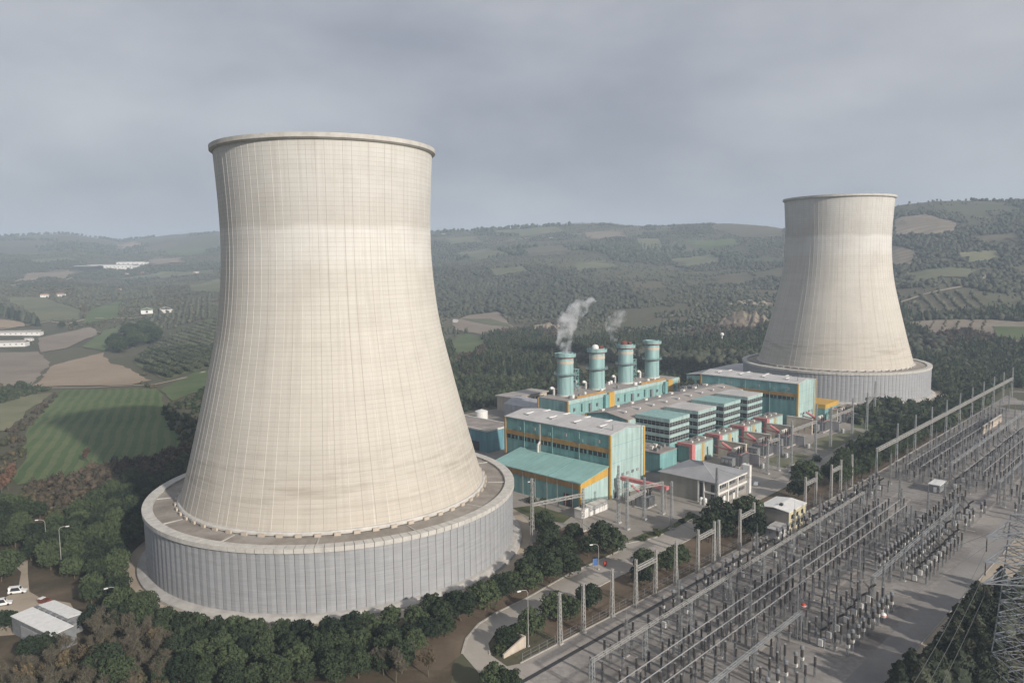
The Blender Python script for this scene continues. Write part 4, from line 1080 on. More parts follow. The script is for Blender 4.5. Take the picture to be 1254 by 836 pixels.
for k, u in enumerate((82.5, 108.0, 134.0, 181.0, 213.0)):
    t = bld('screen_wall', 'low grey screen wall before the transformer bay ' + BAY[k], 'screen wall', u + 5.2, -22, 0, 'grey screen walls of the transformer bays')
    MB().box(0, .5, 0, 9, 0, 5.2).build('panel', 'grey_clad', t); MB().box(-.1, .6, -.1, 9.1, 5.2, 5.4).build('cap', 'stone_pale', t)
    t = bld('cooler_bank', 'dark cooler bank with round fans beside the transformer ' + BAY[k], 'cooler', u - 6, -12, 0, 'cooler banks of the transformer bays')
    MB().box(-1.6, 1.6, -3, 3, 1.0, 4.8).build('radiator', 'steel_dim', t); MB().box(-1.8, 1.8, -3.2, 3.2, 0, .9).build('stand', 'dark', t)
    for j in range(3): MB().tube((-1.62, -2 + 2 * j, 3), (-1.85, -2 + 2 * j, 3), .8, .8, 12).build('fan', 'galvanised', t)
    t = bld('fire_pipework', 'red and pink pipe frame over the transformer bay ' + BAY[k], 'pipework', u - 3, -17, 0, 'pipe frames of the transformer bays')
    m = MB()
    for x in (0, 7):
        for y in (0, 7): m.tube((x, y, 0), (x, y, 6.4), .12, .12, 6)
    for z in (3.2, 6.4): m.path([(0, 0, z), (7, 0, z), (7, 7, z), (0, 7, z), (0, 0, z)], .12, 6)
    m.build('pipe_frame', 'pink', t)
    MB().path([(3.5, 7, 6.4), (3.5, 12, 6.8), (3.5, 16.5, 7.6)], .35, 8).build('supply_pipe', 'pink', t)
    t = bld('control_cabinet', 'pale control cabinets at the edge of the transformer bay ' + BAY[k], 'cabinet', u + 1, -25.5, 0, 'control cabinets of the transformer bays')
    for j in range(3): MB().box(1.5 * j, 1.5 * j + 1.2, 0, .8, .15, 2.3).build('cabinet', 'off_white' if j % 2 else 'equipment_grey', t)
    MB().box(-.2, 4.6, -.2, 1.0, 0, .15).build('base', 'concrete', t)
    t = bld('bay_fence', 'low mesh fence round the transformer bay ' + BAY[k], 'fence', u - 8, -27.5, 0, 'mesh fences of the transformer bays')
    m = MB()
    for z in (.5, 1.2, 1.9): m.bar((0, 0, z), (18, 0, z), .05)
    for j in range(7): m.bar((3 * j, 0, 0), (3 * j, 0, 2), .08)
    m.build('mesh_panel', 'steel_dim', t)
t = bld('bus_duct_bridge', 'pink bus duct on steel frame reaching from the front hall to the transformer', 'pipe bridge', 3, -6)
m = MB().box(-1.0, 1.0, -19.5, 2.5, 8.4, 9.8); m.build('duct', 'pink', t)
for y in (-18, -9, 1.5):
    MB().bar((-0.9, y, 0), (-0.9, y, 8.4), 0.3).bar((0.9, y, 0), (0.9, y, 8.4), 0.3).bar((-0.9, y, 8.2), (0.9, y, 8.2), 0.3).build('trestle', 'galvanised', t)

# control building
t = bld('control_building', 'grey two-storey control building with white frame and hipped grey roof', 'office building', 21.3, -37.0)
WD, DP, H = 24.3, 27.0, 9.3
MB().box(0, WD, 0, DP, 0, H).build('wall', 'render_grey', t)
m = MB()
ov = 0.7
m.add([(-ov, -ov, H), (WD + ov, -ov, H), (WD + ov, DP + ov, H), (-ov, DP + ov, H), (9.5, 11.5, H + 3.3), (14.8, 15.5, H + 3.3),
       (-ov, -ov, H - 0.3), (WD + ov, -ov, H - 0.3), (WD + ov, DP + ov, H - 0.3), (-ov, DP + ov, H - 0.3)],
      [(0, 1, 5, 4), (1, 2, 5), (2, 3, 4, 5), (3, 0, 4), (6, 9, 8, 7), (0, 6, 7, 1), (1, 7, 8, 2), (2, 8, 9, 3), (3, 9, 6, 0)])
m.build('roof', 'sheet_metal', t)
fr = MB()
for x in (0.0, 7.9, 15.8): fr.box(x - 0.35, x + 0.35, -0.5, -0.02, 0.05, H - 0.35)
fr.box(-0.35, WD, -0.45, -0.02, 4.5, 5.2); fr.box(-0.35, WD, -0.48, -0.02, H - 1.0, H - 0.32)
for y in (0.0, 6.0, 8.5): fr.box(-0.5, -0.02, y - 0.3, y + 0.3, 0.05, H - 0.35)
fr.box(-0.45, -0.02, 0.3, 6.0, 4.5, 5.1)
fr.build('white_frame', 'white', t)
MB().box(WD - 0.6, WD + 1.0, -1.6, 1.4, 0, 11.8).build('end_pylon', 'white', t)
MB().box(WD + 0.0, WD + 2.4, 1.5, 2.4, 8.6, 11.8).build('end_pylon', 'white', t)
for i in range(3):
    for z in (2.2, 6.6):
        wo = MB().box(1.4 + 7.9 * i, 6.4 + 7.9 * i, -0.1, -0.02, z, z + 1.3).build('window', 'glass_dark', t)
        mu = MB()
        for k in range(1, 4): mu.box(1.4 + 7.9 * i + k * 1.25, 1.5 + 7.9 * i + k * 1.25, -0.16, -0.11, z, z + 1.3)
        mu.build('frame', 'white', wo)
d = MB().box(4.3, 6.1, -0.18, -0.02, 0.05, 3.0).build('door', 'white', t)
MB().box(12.4, 13.8, -0.18, -0.02, 0.05, 2.6).build('door', 'white', t)
for y in (2.0, 7.0): MB().box(-0.12, -0.02, y - 1.3, y + 1.0, 0.4, 8.2).build('window', 'glass_dark', t)
t = bld('gas_bottle_rack', 'white upright tanks at the near corner of the control building', 'tank rack', 18.5, -33)
for i in range(2):
    MB().lathe([(0.1, 0.1), (0.7, 0.2), (0.7, 2.6), (0.3, 3.1)], 12, (0.2, i * 1.8)).build('tank', 'white', t)
MB().box(-0.8, 1.2, -1.0, 2.8, 0, 0.12).build('base', 'concrete', t)

# cream switch house with lean-to
t = bld('switch_house', 'cream two-storey house with white roof beside the switchyard strip', 'building', 11, -70.6)
WD, DP, H = 14.2, 11.0, 7.4
MB().box(0, WD, 0, DP, 0, H).build('wall', 'render_grey', t)
MB().box(0.02, WD - 0.02, -0.1, -0.005, 0.05, H).build('front_wall', 'cream', t)
MB().gable(0, WD, 0, DP, H + 0.02, H + 0.7, 'x', 0.25, 0.4).build('roof', 'white', t)
for i in range(3):
    for z in (1.3, 4.6):
        wo = MB().box(1.8 + 4.2 * i, 3.6 + 4.2 * i, -0.16, -0.11, z, z + 1.5).build('window', 'glass_dark', t)
        MB().box(1.7 + 4.2 * i, 3.7 + 4.2 * i, -0.25, -0.11, z - 0.2, z - 0.02).build('sill', 'white', wo)
MB().box(3.0, 4.4, 4, 5, H + 0.7, H + 1.6).build('roof_unit', 'dark', t)
a = MB().box(-8.5, -0.05, -0.5, 4.5, 0, 3.0).build('lean_to', 'grey_clad', t)
MB().box(-8.8, -0.05, -0.8, 4.8, 3.0, 3.25).build('lean_to_roof', 'roof_pale', a)
for x in (-7.6, -5.6, -3.4, -1.8): MB().box(x, x + 1.3, -0.6, -0.51, 0.1, 2.4).build('lean_to_door', 'white', a)

# smaller buildings round the plant
t = bld('site_hut', 'white long site cabin standing in front of the annex', 'cabin', -27.6, -7.2)
MB().box(0, 16.5, 0, 3.6, 0.3, 3.6).build('wall', 'white', t); MB().box(-0.2, 16.7, -0.2, 3.8, 3.6, 3.8).build('roof', 'off_white', t)
MB().box(0, 16.5, 0.2, 3.4, 0, 0.3).build('plinth', 'concrete', t)
for x in (2.5, 7.5, 12.5): MB().box(x, x + 0.9, -0.06, -0.01, 0.4, 2.5).build('door', 'off_white', t)
MB().box(2, 3.5, 1, 2.5, 3.8, 5.0).build('roof_unit', 'dark', t)
t = bld('workshop', 'blue-teal low workshop with pale parapet behind the front hall', 'workshop', 20, 93)
MB().box(0, 20, 0, 40, 0, 11).build('wall', 'blue_clad', t); MB().box(0.8, 19.2, 0.8, 39.2, 11, 11.3).build('roof', 'roof_brown', t)
m = MB(); m.box(-0.3, 20.3, -0.3, 0.8, 11.0, 11.8); m.box(-0.3, 0.8, 0.8, 40.3, 11.0, 11.8); m.box(19.2, 20.3, 0.8, 40.3, 11.0, 11.8); m.build('parapet', 'off_white', t)
MB().box(-0.1, -0.02, 6, 12, 0, 5).build('gate', 'dark', t)
t = bld('store_shed', 'grey arched store shed left of the boiler houses', 'shed', 92, 112)
ARC = [(0, 0), (40, 0), (40, 8.4)] + [(40 * (1 - k / 10), 8.4 + 3.2 * math.sin(math.pi * k / 10)) for k in range(1, 10)] + [(0, 8.4)]
m = MB(); n_ = len(ARC)
m.add([(x_ * 0.55 + 0, 40 - 0, z) for x_, z in ARC] + [(x_ * 0.55, 0, z) for x_, z in ARC], [tuple(range(n_)), tuple(range(n_, 2 * n_))[::-1]] + [(i, n_ + i, n_ + (i + 1) % n_, (i + 1) % n_) for i in range(n_)])
m.build('wall', 'grey_clad', t)
for i in range(3): MB().box(-0.08, -0.02, 5 + 11 * i, 10 + 11 * i, 0.1, 5).build('roller_door', 'roof_metal', t)
t = bld('water_treatment_house', 'beige flat-roofed house with overhanging slab behind the arched shed', 'building', 104, 156)
MB().box(0, 34, 0, 14, 0, 9.5).build('wall', 'beige', t); MB().box(-1, 35, -1, 15, 9.5, 10.3).build('roof', 'roof_grey', t)
for i in range(6): MB().box(3 + 5 * i, 6 + 5 * i, -0.1, -0.02, 6.0, 7.8).build('window', 'glass_dark', t)
t = bld('pipe_yard_house', 'small beige block with roof pipes behind the first stack', 'building', 150, 150)
MB().box(0, 22, 0, 10, 0, 9).build('wall', 'beige', t); MB().box(-.4, 22.4, -.4, 10.4, 9, 9.4).build('roof', 'roof_grey', t)
for i in range(6): MB().lathe([(0.5, 9.4), (0.5, 11 + (i % 3) * .8), (0.8, 11.2 + (i % 3) * .8), (0.1, 11.9 + (i % 3) * .8)], 8, (2 + 3.4 * i, 5)).build('vent_pipe', 'white' if i % 2 else 'steel_dim', t)
t = bld('storage_tank', 'white squat storage tank at the left edge of the plant', 'tank', 78, 158)
MB().lathe([(4, 0), (4, 5), (0.2, 6.2)], 24).build('shell', 'white', t); MB().lathe([(4.3, 0), (4.3, 0.4), (4.1, 0.4), (4.1, 0)], 24, closed=True).build('base_ring', 'concrete', t)
t = bld('storage_tank', 'white upright drum tank beside the track left of the plant', 'tank', 60, 146)
MB().lathe([(2.6, 0), (2.6, 5), (0.2, 5.8)], 20).build('shell', 'white', t); MB().lathe([(2.9, 0), (2.9, 0.4), (2.7, 0.4), (2.7, 0)], 20, closed=True).build('base_ring', 'concrete', t)
t = bld('pump_station', 'long low teal shed with white roof left of the farther cooling tower', 'shed', 262, 96, 4.0)
MB().box(0, 78, 0, 26, 0, 6.5).build('wall', 'teal', t); MB().gable(0, 78, 0, 26, 6.55, 8.0, 'x', .3, .4).build('roof', 'roof_pale', t)
for i in range(8): MB().box(3 + 9 * i, 8 + 9 * i, -0.1, -0.02, 2.5, 4.6).build('window', 'glass_dark', t)
t = bld('pipe_gallery', 'grey flat gallery joining the far hall to the farther cooling tower', 'gallery', 206, 62)
MB().box(0, 44, 0, 16, 0, 8.5).build('wall', 'teal', t); MB().box(-.3, 44.3, -.3, 16.3, 8.5, 9.0).build('roof', 'roof_grey', t)

# ------------------------------------------------------------------ steam
def steam_mat(name, dens):
    m = bpy.data.materials.new(name); m.use_nodes = True
    n = m.node_tree; n.nodes.clear()
    o = n.nodes.new("ShaderNodeOutputMaterial"); v = n.nodes.new("ShaderNodeVolumePrincipled")
    v.inputs['Color'].default_value = (0.96, 0.96, 0.97, 1)
    v.inputs['Anisotropy'].default_value = 0.2
    f = noise(n, objco(n), 0.17, 5, 0.62)
    a = node(n, "ShaderNodeMapRange"); a.inputs[1].default_value = 0.44; a.inputs[2].default_value = 0.72; a.inputs[3].default_value = 0.0; a.inputs[4].default_value = dens
    n.links.new(f, a.inputs[0]); n.links.new(a.outputs[0], v.inputs['Density'])
    n.links.new(v.outputs[0], o.inputs['Volume']); m.cycles.volume_step_rate = 0.6
    MAT[name] = m
steam_mat('steam', 0.48); steam_mat('steam_thin', 0.24)
def plume(label, base, pts, mat, seed):
    m = MB(); vs = []; n = 20
    P = [Vector(p[:3]) for p in pts]; rad = [p[3] for p in pts]
    K = 26
    for j in range(K):
        t = j / (K - 1) * (len(P) - 1); i = min(int(t), len(P) - 2); f = t - i
        c = P[i].lerp(P[i + 1], f); r = rad[i] * (1 - f) + rad[i + 1] * f
        if j in (0, K - 1): r *= 0.35
        for k in range(n):
            a = 2 * math.pi * k / n
            rr = r * (0.78 + 0.55 * float(vnoise(3 * math.cos(a) + 9 + seed, 3 * math.sin(a) + j * 0.55)))
            vs.append((c.x + rr * math.cos(a), c.y + rr * math.sin(a) * 0.9, c.z + 1.2 * math.sin(3 * a + j)))
    fs = [(j * n + i, j * n + (i + 1) % n, (j + 1) * n + (i + 1) % n, (j + 1) * n + i) for j in range(K - 1) for i in range(n)]
    fs += [tuple(range(n))[::-1], tuple((K - 1) * n + i for i in range(n))]
    m.add(vs, fs)
    o = m.build('steam_plume', mat, None, base, 0, True)
    tag(o, label, None, None, 'stuff')
plume('white steam curling up from the first stack', pw(90.3, 99.4, 44.0), [(0, 0, 0, 3.6), (-1, 0, 7, 4.2), (0.5, 1, 14, 5.0), (3.0, 3, 21, 5.8), (8.5, 5, 28, 6.5), (15, 8, 32, 5)], 'steam', 1)
plume('thin torn puff of steam above the third stack', pw(150.2, 99.4, 46.5), [(-6.5, 3, 0, 2.0), (-8, 3, 5, 2.8), (-8, 4, 10, 5), (-5, 5, 15, 5.5), (-1, 6, 19, 3)], 'steam_thin', 4)

# ------------------------------------------------------------------ vegetation: prototypes
def ico(sub):
    bm = bmesh.new(); bmesh.ops.create_icosphere(bm, subdivisions=sub, radius=1.0)
    v = np.array([x.co[:] for x in bm.verts]); f = np.array([[x.index for x in q.verts] for q in bm.faces]); bm.free()
    return v, f
ICO1 = ico(1); ICO2 = ico(2); ICO3 = ico(3)
def leaf_cloud(n, shape, size, seed, rag=0.75):
    """n small leaf-sprig faces through a crown volume; sprigs lie mostly along the surface of their clump"""
    rs = np.random.RandomState(seed)
    c = shape(n, rs); nr = None
    if isinstance(c, tuple): c, nr = c
    d = rs.normal(size=(n, 3)); d /= np.linalg.norm(d, axis=1)[:, None]
    if nr is None: nr = rs.normal(size=(n, 3))
    else: nr = nr + rag * rs.normal(size=(n, 3))
    nr /= np.linalg.norm(nr, axis=1)[:, None]
    d = np.cross(nr, d); d /= np.linalg.norm(d, axis=1)[:, None]
    e = np.cross(nr, d)
    s = size * rs.uniform(0.6, 1.4, n)[:, None]
    v = np.stack([c + d * s, c + e * s * 0.62, c - d * s * 0.9, c - e * s * 0.55], 1).reshape(-1, 3)
    f = np.arange(n * 4).reshape(n, 4)
    return v, f
def crown_dome(rx, rz, zc, clumps, cr, seed):
    """stone-pine crown: clumps sit on a dome and each one bulges by itself"""
    rs = np.random.RandomState(seed)
    k = np.arange(clumps) + 0.5
    ph = np.arccos(1 - 1.62 * k / clumps); th = math.pi * (1 + 5 ** 0.5) * k
    cc = np.stack([np.cos(th) * np.sin(ph) * rx, np.sin(th) * np.sin(ph) * rx, np.cos(ph) * rz + zc], 1)
    cc += rs.normal(size=cc.shape) * rx * 0.09
    cs = cr * rs.uniform(0.7, 1.25, clumps)
    def shape(n, r):
        i = r.randint(0, clumps, n)
        d = r.normal(size=(n, 3)); d /= np.linalg.norm(d, axis=1)[:, None]
        d[:, 2] = np.where(r.rand(n) < 0.7, np.abs(d[:, 2]), d[:, 2])
        return cc[i] + d * cs[i][:, None] * r.uniform(0.75, 1.05, n)[:, None], d
    return shape, cc, cs
def join_np(parts):
    v = []; f = []; o = 0
    for a, b in parts:
        v.append(a)
        if b.shape[1] == 3: b = np.concatenate([b, b[:, 2:3]], 1)
        f.append(b + o); o += len(a)
    return np.concatenate(v), np.concatenate(f)
def mesh_quads(name, v, f, mat):
    me = bpy.data.meshes.new(name)
    fl = [list(q) if q[2] != q[3] else list(q[:3]) for q in f.tolist()]
    me.from_pydata(v.tolist(), [], fl); me.materials.append(MAT[mat]); me.update()
    return me
def trunk_mesh(h, r, lean, seed, limbs=4, reach=2.0):
    m = MB(); g = random.Random(seed)
    p = Vector((0, 0, -0.3)); rad = r
    for k in range(4):
        q = Vector((lean * (k + 1) * g.uniform(.3, 1), lean * g.uniform(-.6, .6), h * (k + 1) / 4))
        m.tube(p, q, rad, rad * 0.84, 7); p = q; rad *= 0.84
    for k in range(limbs):
        a = 2 * math.pi * (k + g.random()) / limbs
        b = Vector((reach * math.cos(a), reach * math.sin(a), h + reach * g.uniform(0.2, 0.9)))
        m.tube(Vector((lean * .5, 0, h * g.uniform(.7, .98))), b, rad * 0.7, rad * 0.25, 5)
    return m
PROTO = {}
def proto_tree(kind, i, crown, trunk):
    PROTO.setdefault(kind, []).append((crown, trunk))
for i in range(6):                                 # stone pines: crown 4 m across the half, foot to crown 3 m
    sh, cc, cs = crown_dome(2.75, 2.5, 3.9, 26, 1.15, i)
    v, f = leaf_cloud(2600, sh, 0.30, 50 + i, .5)
    cv = ICO2[0] * np.array([2.2, 2.2, 2.0]) * (1 + 0.18 * np.random.RandomState(i).normal(size=(len(ICO2[0]), 1)) * 0.6) + np.array([0, 0, 3.9])
    V_, F_ = join_np([(v, f), (cv, ICO2[1])])
    me = mesh_quads('pine_crown', V_, F_, 'pine')
    tm = trunk_mesh(2.6, 0.24, 0.2, i, 4, 1.6)
    tr_me = tm.build('trunk', 'bark'); td = tr_me.data; bpy.data.objects.remove(tr_me)
    proto_tree('pine', i, me, td)
for i in range(4):                                 # upright conifers
    rs_ = np.random.RandomState(80 + i)
    def sh(n, r):
        z = r.rand(n) ** 0.85
        tier = 0.82 + 0.25 * np.sin(z * 32 + 1.5 * i)
        rad = (1 - z) ** 0.62 * 2.9 * tier * r.uniform(0.75, 1.08, n) + 0.1
        a = r.rand(n) * 2 * math.pi
        rad = rad * (0.85 + 0.25 * np.sin(3 * a + z * 9 + i))
        return np.stack([rad * np.cos(a), rad * np.sin(a), 0.9 + z * 8.2 - 0.12 * rad], 1), np.stack([np.cos(a), np.sin(a), 0.55 + 0 * a], 1)
    v, f = leaf_cloud(2400, sh, 0.34, 90 + i, .7)
    cone = MB().lathe([(1.7, 1.0), (2.1, 1.8), (1.6, 4.4), (0.9, 6.8), (0.05, 8.4)], 9)
    V_, F_ = join_np([(v, f), (np.array(cone.v), np.array([q[:4] if len(q) >= 4 else q + [q[-1]] for q in cone.f]))])
    me = mesh_quads('conifer_crown', V_, F_, 'conifer')
    tm = trunk_mesh(4.5, 0.22, 0.1, i, 0); ob = tm.build('trunk', 'bark'); td = ob.data; bpy.data.objects.remove(ob)
    proto_tree('conifer', i, me, td)
for i in range(4):                                 # olives / broad evergreen
    sh, cc, cs = crown_dome(1.9, 1.6, 2.7, 14, 1.0, 30 + i)
    v, f = leaf_cloud(420, sh, 0.5, 130 + i)
    cv = ICO1[0] * np.array([1.7, 1.7, 1.4]) + np.array([0, 0, 2.7])
    me = mesh_quads('olive_crown', *join_np([(v, f), (cv, ICO1[1])]), 'olive')
    tm = trunk_mesh(1.6, 0.2, 0.2, i, 3, 1.0); ob = tm.build('trunk', 'bark'); td = ob.data; bpy.data.objects.remove(ob)
    proto_tree('olive', i, me, td)
def bare_proto(kind, i, leafmat, nleaf, hgt=9.0, lsz=0.5, thin=0.1):
    g = random.Random(200 + i); m = MB(); tips = []
    def grow(p, d, ln, r, lev):
        q = p + d * ln
        m.tube(p, q, r, r * 0.62, 5 if lev < 2 else 3, cap=False)
        if lev >= 2: tips.append((p, q))
        if lev == 4: return
        for k in range((5, 4, 4, 3)[lev]):
            a = Vector((g.uniform(-1, 1), g.uniform(-1, 1), g.uniform(0.0, 0.9))).normalized()
            nd = (d * 0.85 + a * 0.65).normalized()
            grow(p + d * ln * g.uniform(0.45, 1.0), nd, ln * g.uniform(0.5, 0.7), r * 0.5, lev + 1)
    grow(Vector((0, 0, -0.3)), Vector((g.uniform(-.08, .08), g.uniform(-.08, .08), 1)).normalized(), hgt * 0.4, 0.16, 0)
    ob = m.build('branches', 'twig'); td = ob.data; bpy.data.objects.remove(ob)
    rs = np.random.RandomState(300 + i)
    P = np.array([p.lerp(q, g.random()) for p, q in (g.choice(tips) for _ in range(nleaf))])
    P += rs.normal(size=P.shape) * 0.22
    d = rs.normal(size=(nleaf, 3)); d[:, 2] = np.abs(d[:, 2]) + .3; d /= np.linalg.norm(d, axis=1)[:, None]
    e = np.cross(d, rs.normal(size=(nleaf, 3))); e /= np.linalg.norm(e, axis=1)[:, None]
    L = lsz * rs.uniform(.6, 1.4, nleaf)[:, None]; w_ = L * thin
    v = np.stack([P - d * L * .5 - e * w_, P - d * L * .5 + e * w_, P + d * L * .5 + e * w_ * .5, P + d * L * .5 - e * w_ * .5], 1).reshape(-1, 3)
    f = np.arange(nleaf * 4).reshape(nleaf, 4)
    PROTO.setdefault(kind, []).append((mesh_quads('thin_crown', v, f, leafmat), td))
for i in range(5): bare_proto('bare', i, 'twig' if i % 5 else 'dry_leaf', 750 if i % 5 else 600, 9.0, 0.8 if i % 5 else .4, 0.045 if i % 5 else .25)
for i in range(2): bare_proto('rust', i, 'rust_leaf', 1300, 8.0, 0.5, .4)
for i in range(1): bare_proto('yellow', i, 'yellow_leaf', 900, 6.0, 0.45, .4)
for i in range(3):
    sh, cc, cs = crown_dome(1.0, 0.8, 0.75, 9, 0.55, 60 + i)
    v, f = leaf_cloud(240, sh, 0.26, 160 + i)
    cv = ICO1[0] * np.array([0.9, 0.9, 0.7]) + np.array([0, 0, 0.7])
    tm = MB()
    for k in range(4): tm.tube((0, 0, -0.1), (0.5 * math.cos(k * 1.6), 0.5 * math.sin(k * 1.6), 0.7), 0.05, 0.03, 4)
    ob = tm.build('stems', 'bark'); td = ob.data; bpy.data.objects.remove(ob)
    proto_tree('bush', i, mesh_quads('bush_crown', *join_np([(v, f), (cv, ICO1[1])]), 'bush'), td)

def tree(name, kind, x, y, s, label, cat, group, sz=None, seed=0, z=None):
    crown, trunk = PROTO[kind][seed % len(PROTO[kind])]
    e = thing(name, label, cat, (x, y, hz(x, y) - 0.05 if z is None else z), (seed * 2.399) % 6.283, group)
    e.scale = (s, s, sz or s)
    link('crown', crown, e); link('trunk' if kind not in ('bush',) else 'stems', trunk, e)
    return e

def in_frame(x, y, z=3.0, mg=30):
    dz = z - CAM_H
    Z = y * math.cos(PITCH) - dz * math.sin(PITCH); Y = y * math.sin(PITCH) + dz * math.cos(PITCH)
    if Z < 5: return False
    u = F_PX * x / Z; v = -F_PX * Y / Z
    px = W0 / 2 + u * _cr - v * _sr; py = H0 / 2 + u * _sr + v * _cr
    return -mg < px < W0 + mg and -mg < py < H0 + mg

# --- arcs of stone pines below the near cooling tower
FRONT = [at(*p, 0) for p in [(165, 762), (195, 752), (260, 770), (330, 782), (400, 783), (470, 768), (545, 740), (562, 752), (545, 790), (505, 815), (470, 850), (240, 870), (190, 850), (200, 800)]]
K = 0
for row, rad in enumerate((75.0, 80.4, 85.8, 91.2, 96.6)):
    q = 0
    for j in range(120):
        a = R(180) + j * 5.7 / rad
        if a > R(350): break
        x = T1[0] + (rad + rnd.uniform(-1.2, 1.2)) * math.cos(a + rnd.uniform(-.012, .012)); y = T1[1] + rad * math.sin(a) + rnd.uniform(-1, 1)
        if not inpoly(x, y, FRONT) or not in_frame(x, y): continue
        if rnd.random() < 0.05: continue
        q += 1; K += 1
        s = rnd.uniform(0.72, 0.98)
        tree('stone_pine', 'pine', x, y, s, f'dark pine, {ordw(q)} from left in {ordw(row + 1)} arc below the panelled tower base', 'pine tree', 'pines below the near cooling tower', s * rnd.uniform(.95, 1.2), K)
# --- pines by the road and path, placed one by one
RP = [(85, 500, 1.3, 'beside the bend of the road, lowest of the roadside line'), (190, 455, 1.35, 'second up the line along the tower foot'), (250, 415, 1.15, 'third up the line along the tower foot'), (310, 385, 1.1, 'fourth up the line along the tower foot'),
      (375, 330, 1.2, 'fifth up the line along the tower foot'), (385, 375, 1.15, 'between tower foot and road, lowest of the thick clump'), (475, 335, 1.3, 'in the thick clump, nearest the blue sign'), (560, 310, 1.15, 'in the thick clump, on its road side'),
      (410, 270, 1.1, 'in the thick clump, touching the tower path'), (480, 275, 1.1, 'in the middle of the thick clump'), (545, 235, 1.15, 'in the thick clump, below the small lone pine'), (440, 125, 1.3, 'beside the tall lattice post, top of the clump'), (470, 165, 1.15, 'just below the tall lattice post'), (465, 205, 1.15, 'middle of the line below the lattice post'),
      (575, 160, 1.05, 'small lone crown beside the white cabin'), (640, 220, 1.05, 'left of the broad crown at the road mouth'), (700, 190, 1.45, 'broad crown at the road mouth, left half'), (745, 215, 1.35, 'broad crown at the road mouth, right half'),
      (890, 310, 1.35, 'under the white gantry nearest the road'), (870, 350, 1.0, 'below the crown under the white gantry'), (500, 505, 1.25, 'on the bank inside the road bend, tallest there'), (550, 500, 1.1, 'on the bank inside the road bend, right neighbour of the tallest'), (640, 455, 1.15, 'on the bank beside the third lattice post'), (395, 565, 1.1, 'on the bank just above the lamp post'), (340, 590, .8, 'low crown at the left end of the bank'), (275, 618, .85, 'lowest crown beside the road curve'),
      (980, 290, 1.0, 'on the bank right of the first white gantry'), (1025, 272, 1.2, 'on the bank near the second white gantry'), (230, 812, 1.0, 'at the bottom edge, left one of the pair below the road'), (290, 822, .95, 'at the bottom edge, right one of the pair below the road')]
for i, (cx, cy_, s, lab) in enumerate(RP):
    x, y = at(540 + cx / 3.543, 600 + (cy_ + 66) / 3.543, 0)
    tree('stone_pine', 'pine', x, y, s * .9, 'dark pine ' + lab, 'pine tree', 'pines along the service road', s * .9, 7 + i)
for i, (px, py, s, lab) in enumerate([(882, 660, 1.5, 'pine between the second white gantry and the control building'), (868, 664, 1.15, 'lower left pine of the pair behind the second white gantry'), (915, 648, 1.35, 'pine left of the cream switch house, upper one'), (921, 662, 1.25, 'pine left of the cream switch house, lower one'), (986, 602, 1.5, 'tall pine behind the fourth white gantry'), (978, 612, 1.0, 'smaller pine at the foot of the tall one behind the fourth gantry')]):
    x, y = at(px, py, 0)
    tree('stone_pine', 'pine', x, y, s * 1.15, 'dark ' + lab, 'pine tree', 'pines along the service road', s * 1.25, 17 + i)
# --- hedge-like rows between road and switchyard
K = 0; BELT = []
for row, v in enumerate((-64.0, -59.0, -54.0)):
    q = 0
    u = 72 + 3 * row
    while u < 330:
        du = rnd.uniform(4.8, 6.2)
        u += du
        x, y, _ = pw(u, v + rnd.uniform(-1, 1)); q += 1; K += 1
        if row == 2 and u < 105: continue
        if u > 215: BELT.append((x, y)); continue
        s = rnd.uniform(0.95, 1.2)
        tree('stone_pine', 'pine', x, y, s, f'dark belt pine beside switchyard, {ordw(q)} from near end, {ordw(row + 1)} row from yard', 'pine tree', 'pines in the belt beside the switchyard', s * rnd.uniform(1.2, 1.55), K)
# --- left grove, planted in rows
GROVE = [at(*p, 0) for p in [(-30, 625), (20, 622), (60, 640), (95, 630), (130, 610), (175, 590), (190, 610), (172, 700), (160, 722), (190, 752), (150, 778), (120, 752), (95, 735), (85, 700), (60, 705), (40, 690), (8, 672), (-30, 690)]]
CLEAR = [at(*p, 0) for p in [(40, 640), (62, 636), (70, 665), (50, 680)]]
K = 0
gd = Vector((math.cos(R(118)), math.sin(R(118)))); gn = Vector((-gd.y, gd.x))
xs = [p[0] for p in GROVE]; ys = [p[1] for p in GROVE]
cxg, cyg = sum(xs) / len(xs), sum(ys) / len(ys)
GR = []
for r_ in range(-14, 15):
    row = []
    for c_ in range(-22, 23):
        p = Vector((cxg, cyg)) + gn * (r_ * 6.3 + rnd.uniform(-.9, .9)) + gd * (c_ * 6.0 + rnd.uniform(-1, 1))
        if not inpoly(p.x, p.y, GROVE) or inpoly(p.x, p.y, CLEAR): continue
        if math.hypot(p.x - T1[0], p.y - T1[1]) < 70.5 or not in_frame(p.x, p.y): continue
        if rnd.random() < 0.05: continue
        row.append(p)
    if row: GR.append(row)
for ri, row in enumerate(sorted(GR, key=lambda rw: -sum(p.x for p in rw) / len(rw))):
    for ci, p in enumerate(row):
        K += 1; s = rnd.uniform(0.85, 1.12)
        if K > 150: break
        tree('stone_pine', 'pine', p.x, p.y, s, f'round grove pine left of near tower, {ordw(ri + 1)} row from tower, {ordw(ci + 1)} up', 'pine tree', 'pines in the grove left of the near tower', s * rnd.uniform(.95, 1.15), K)
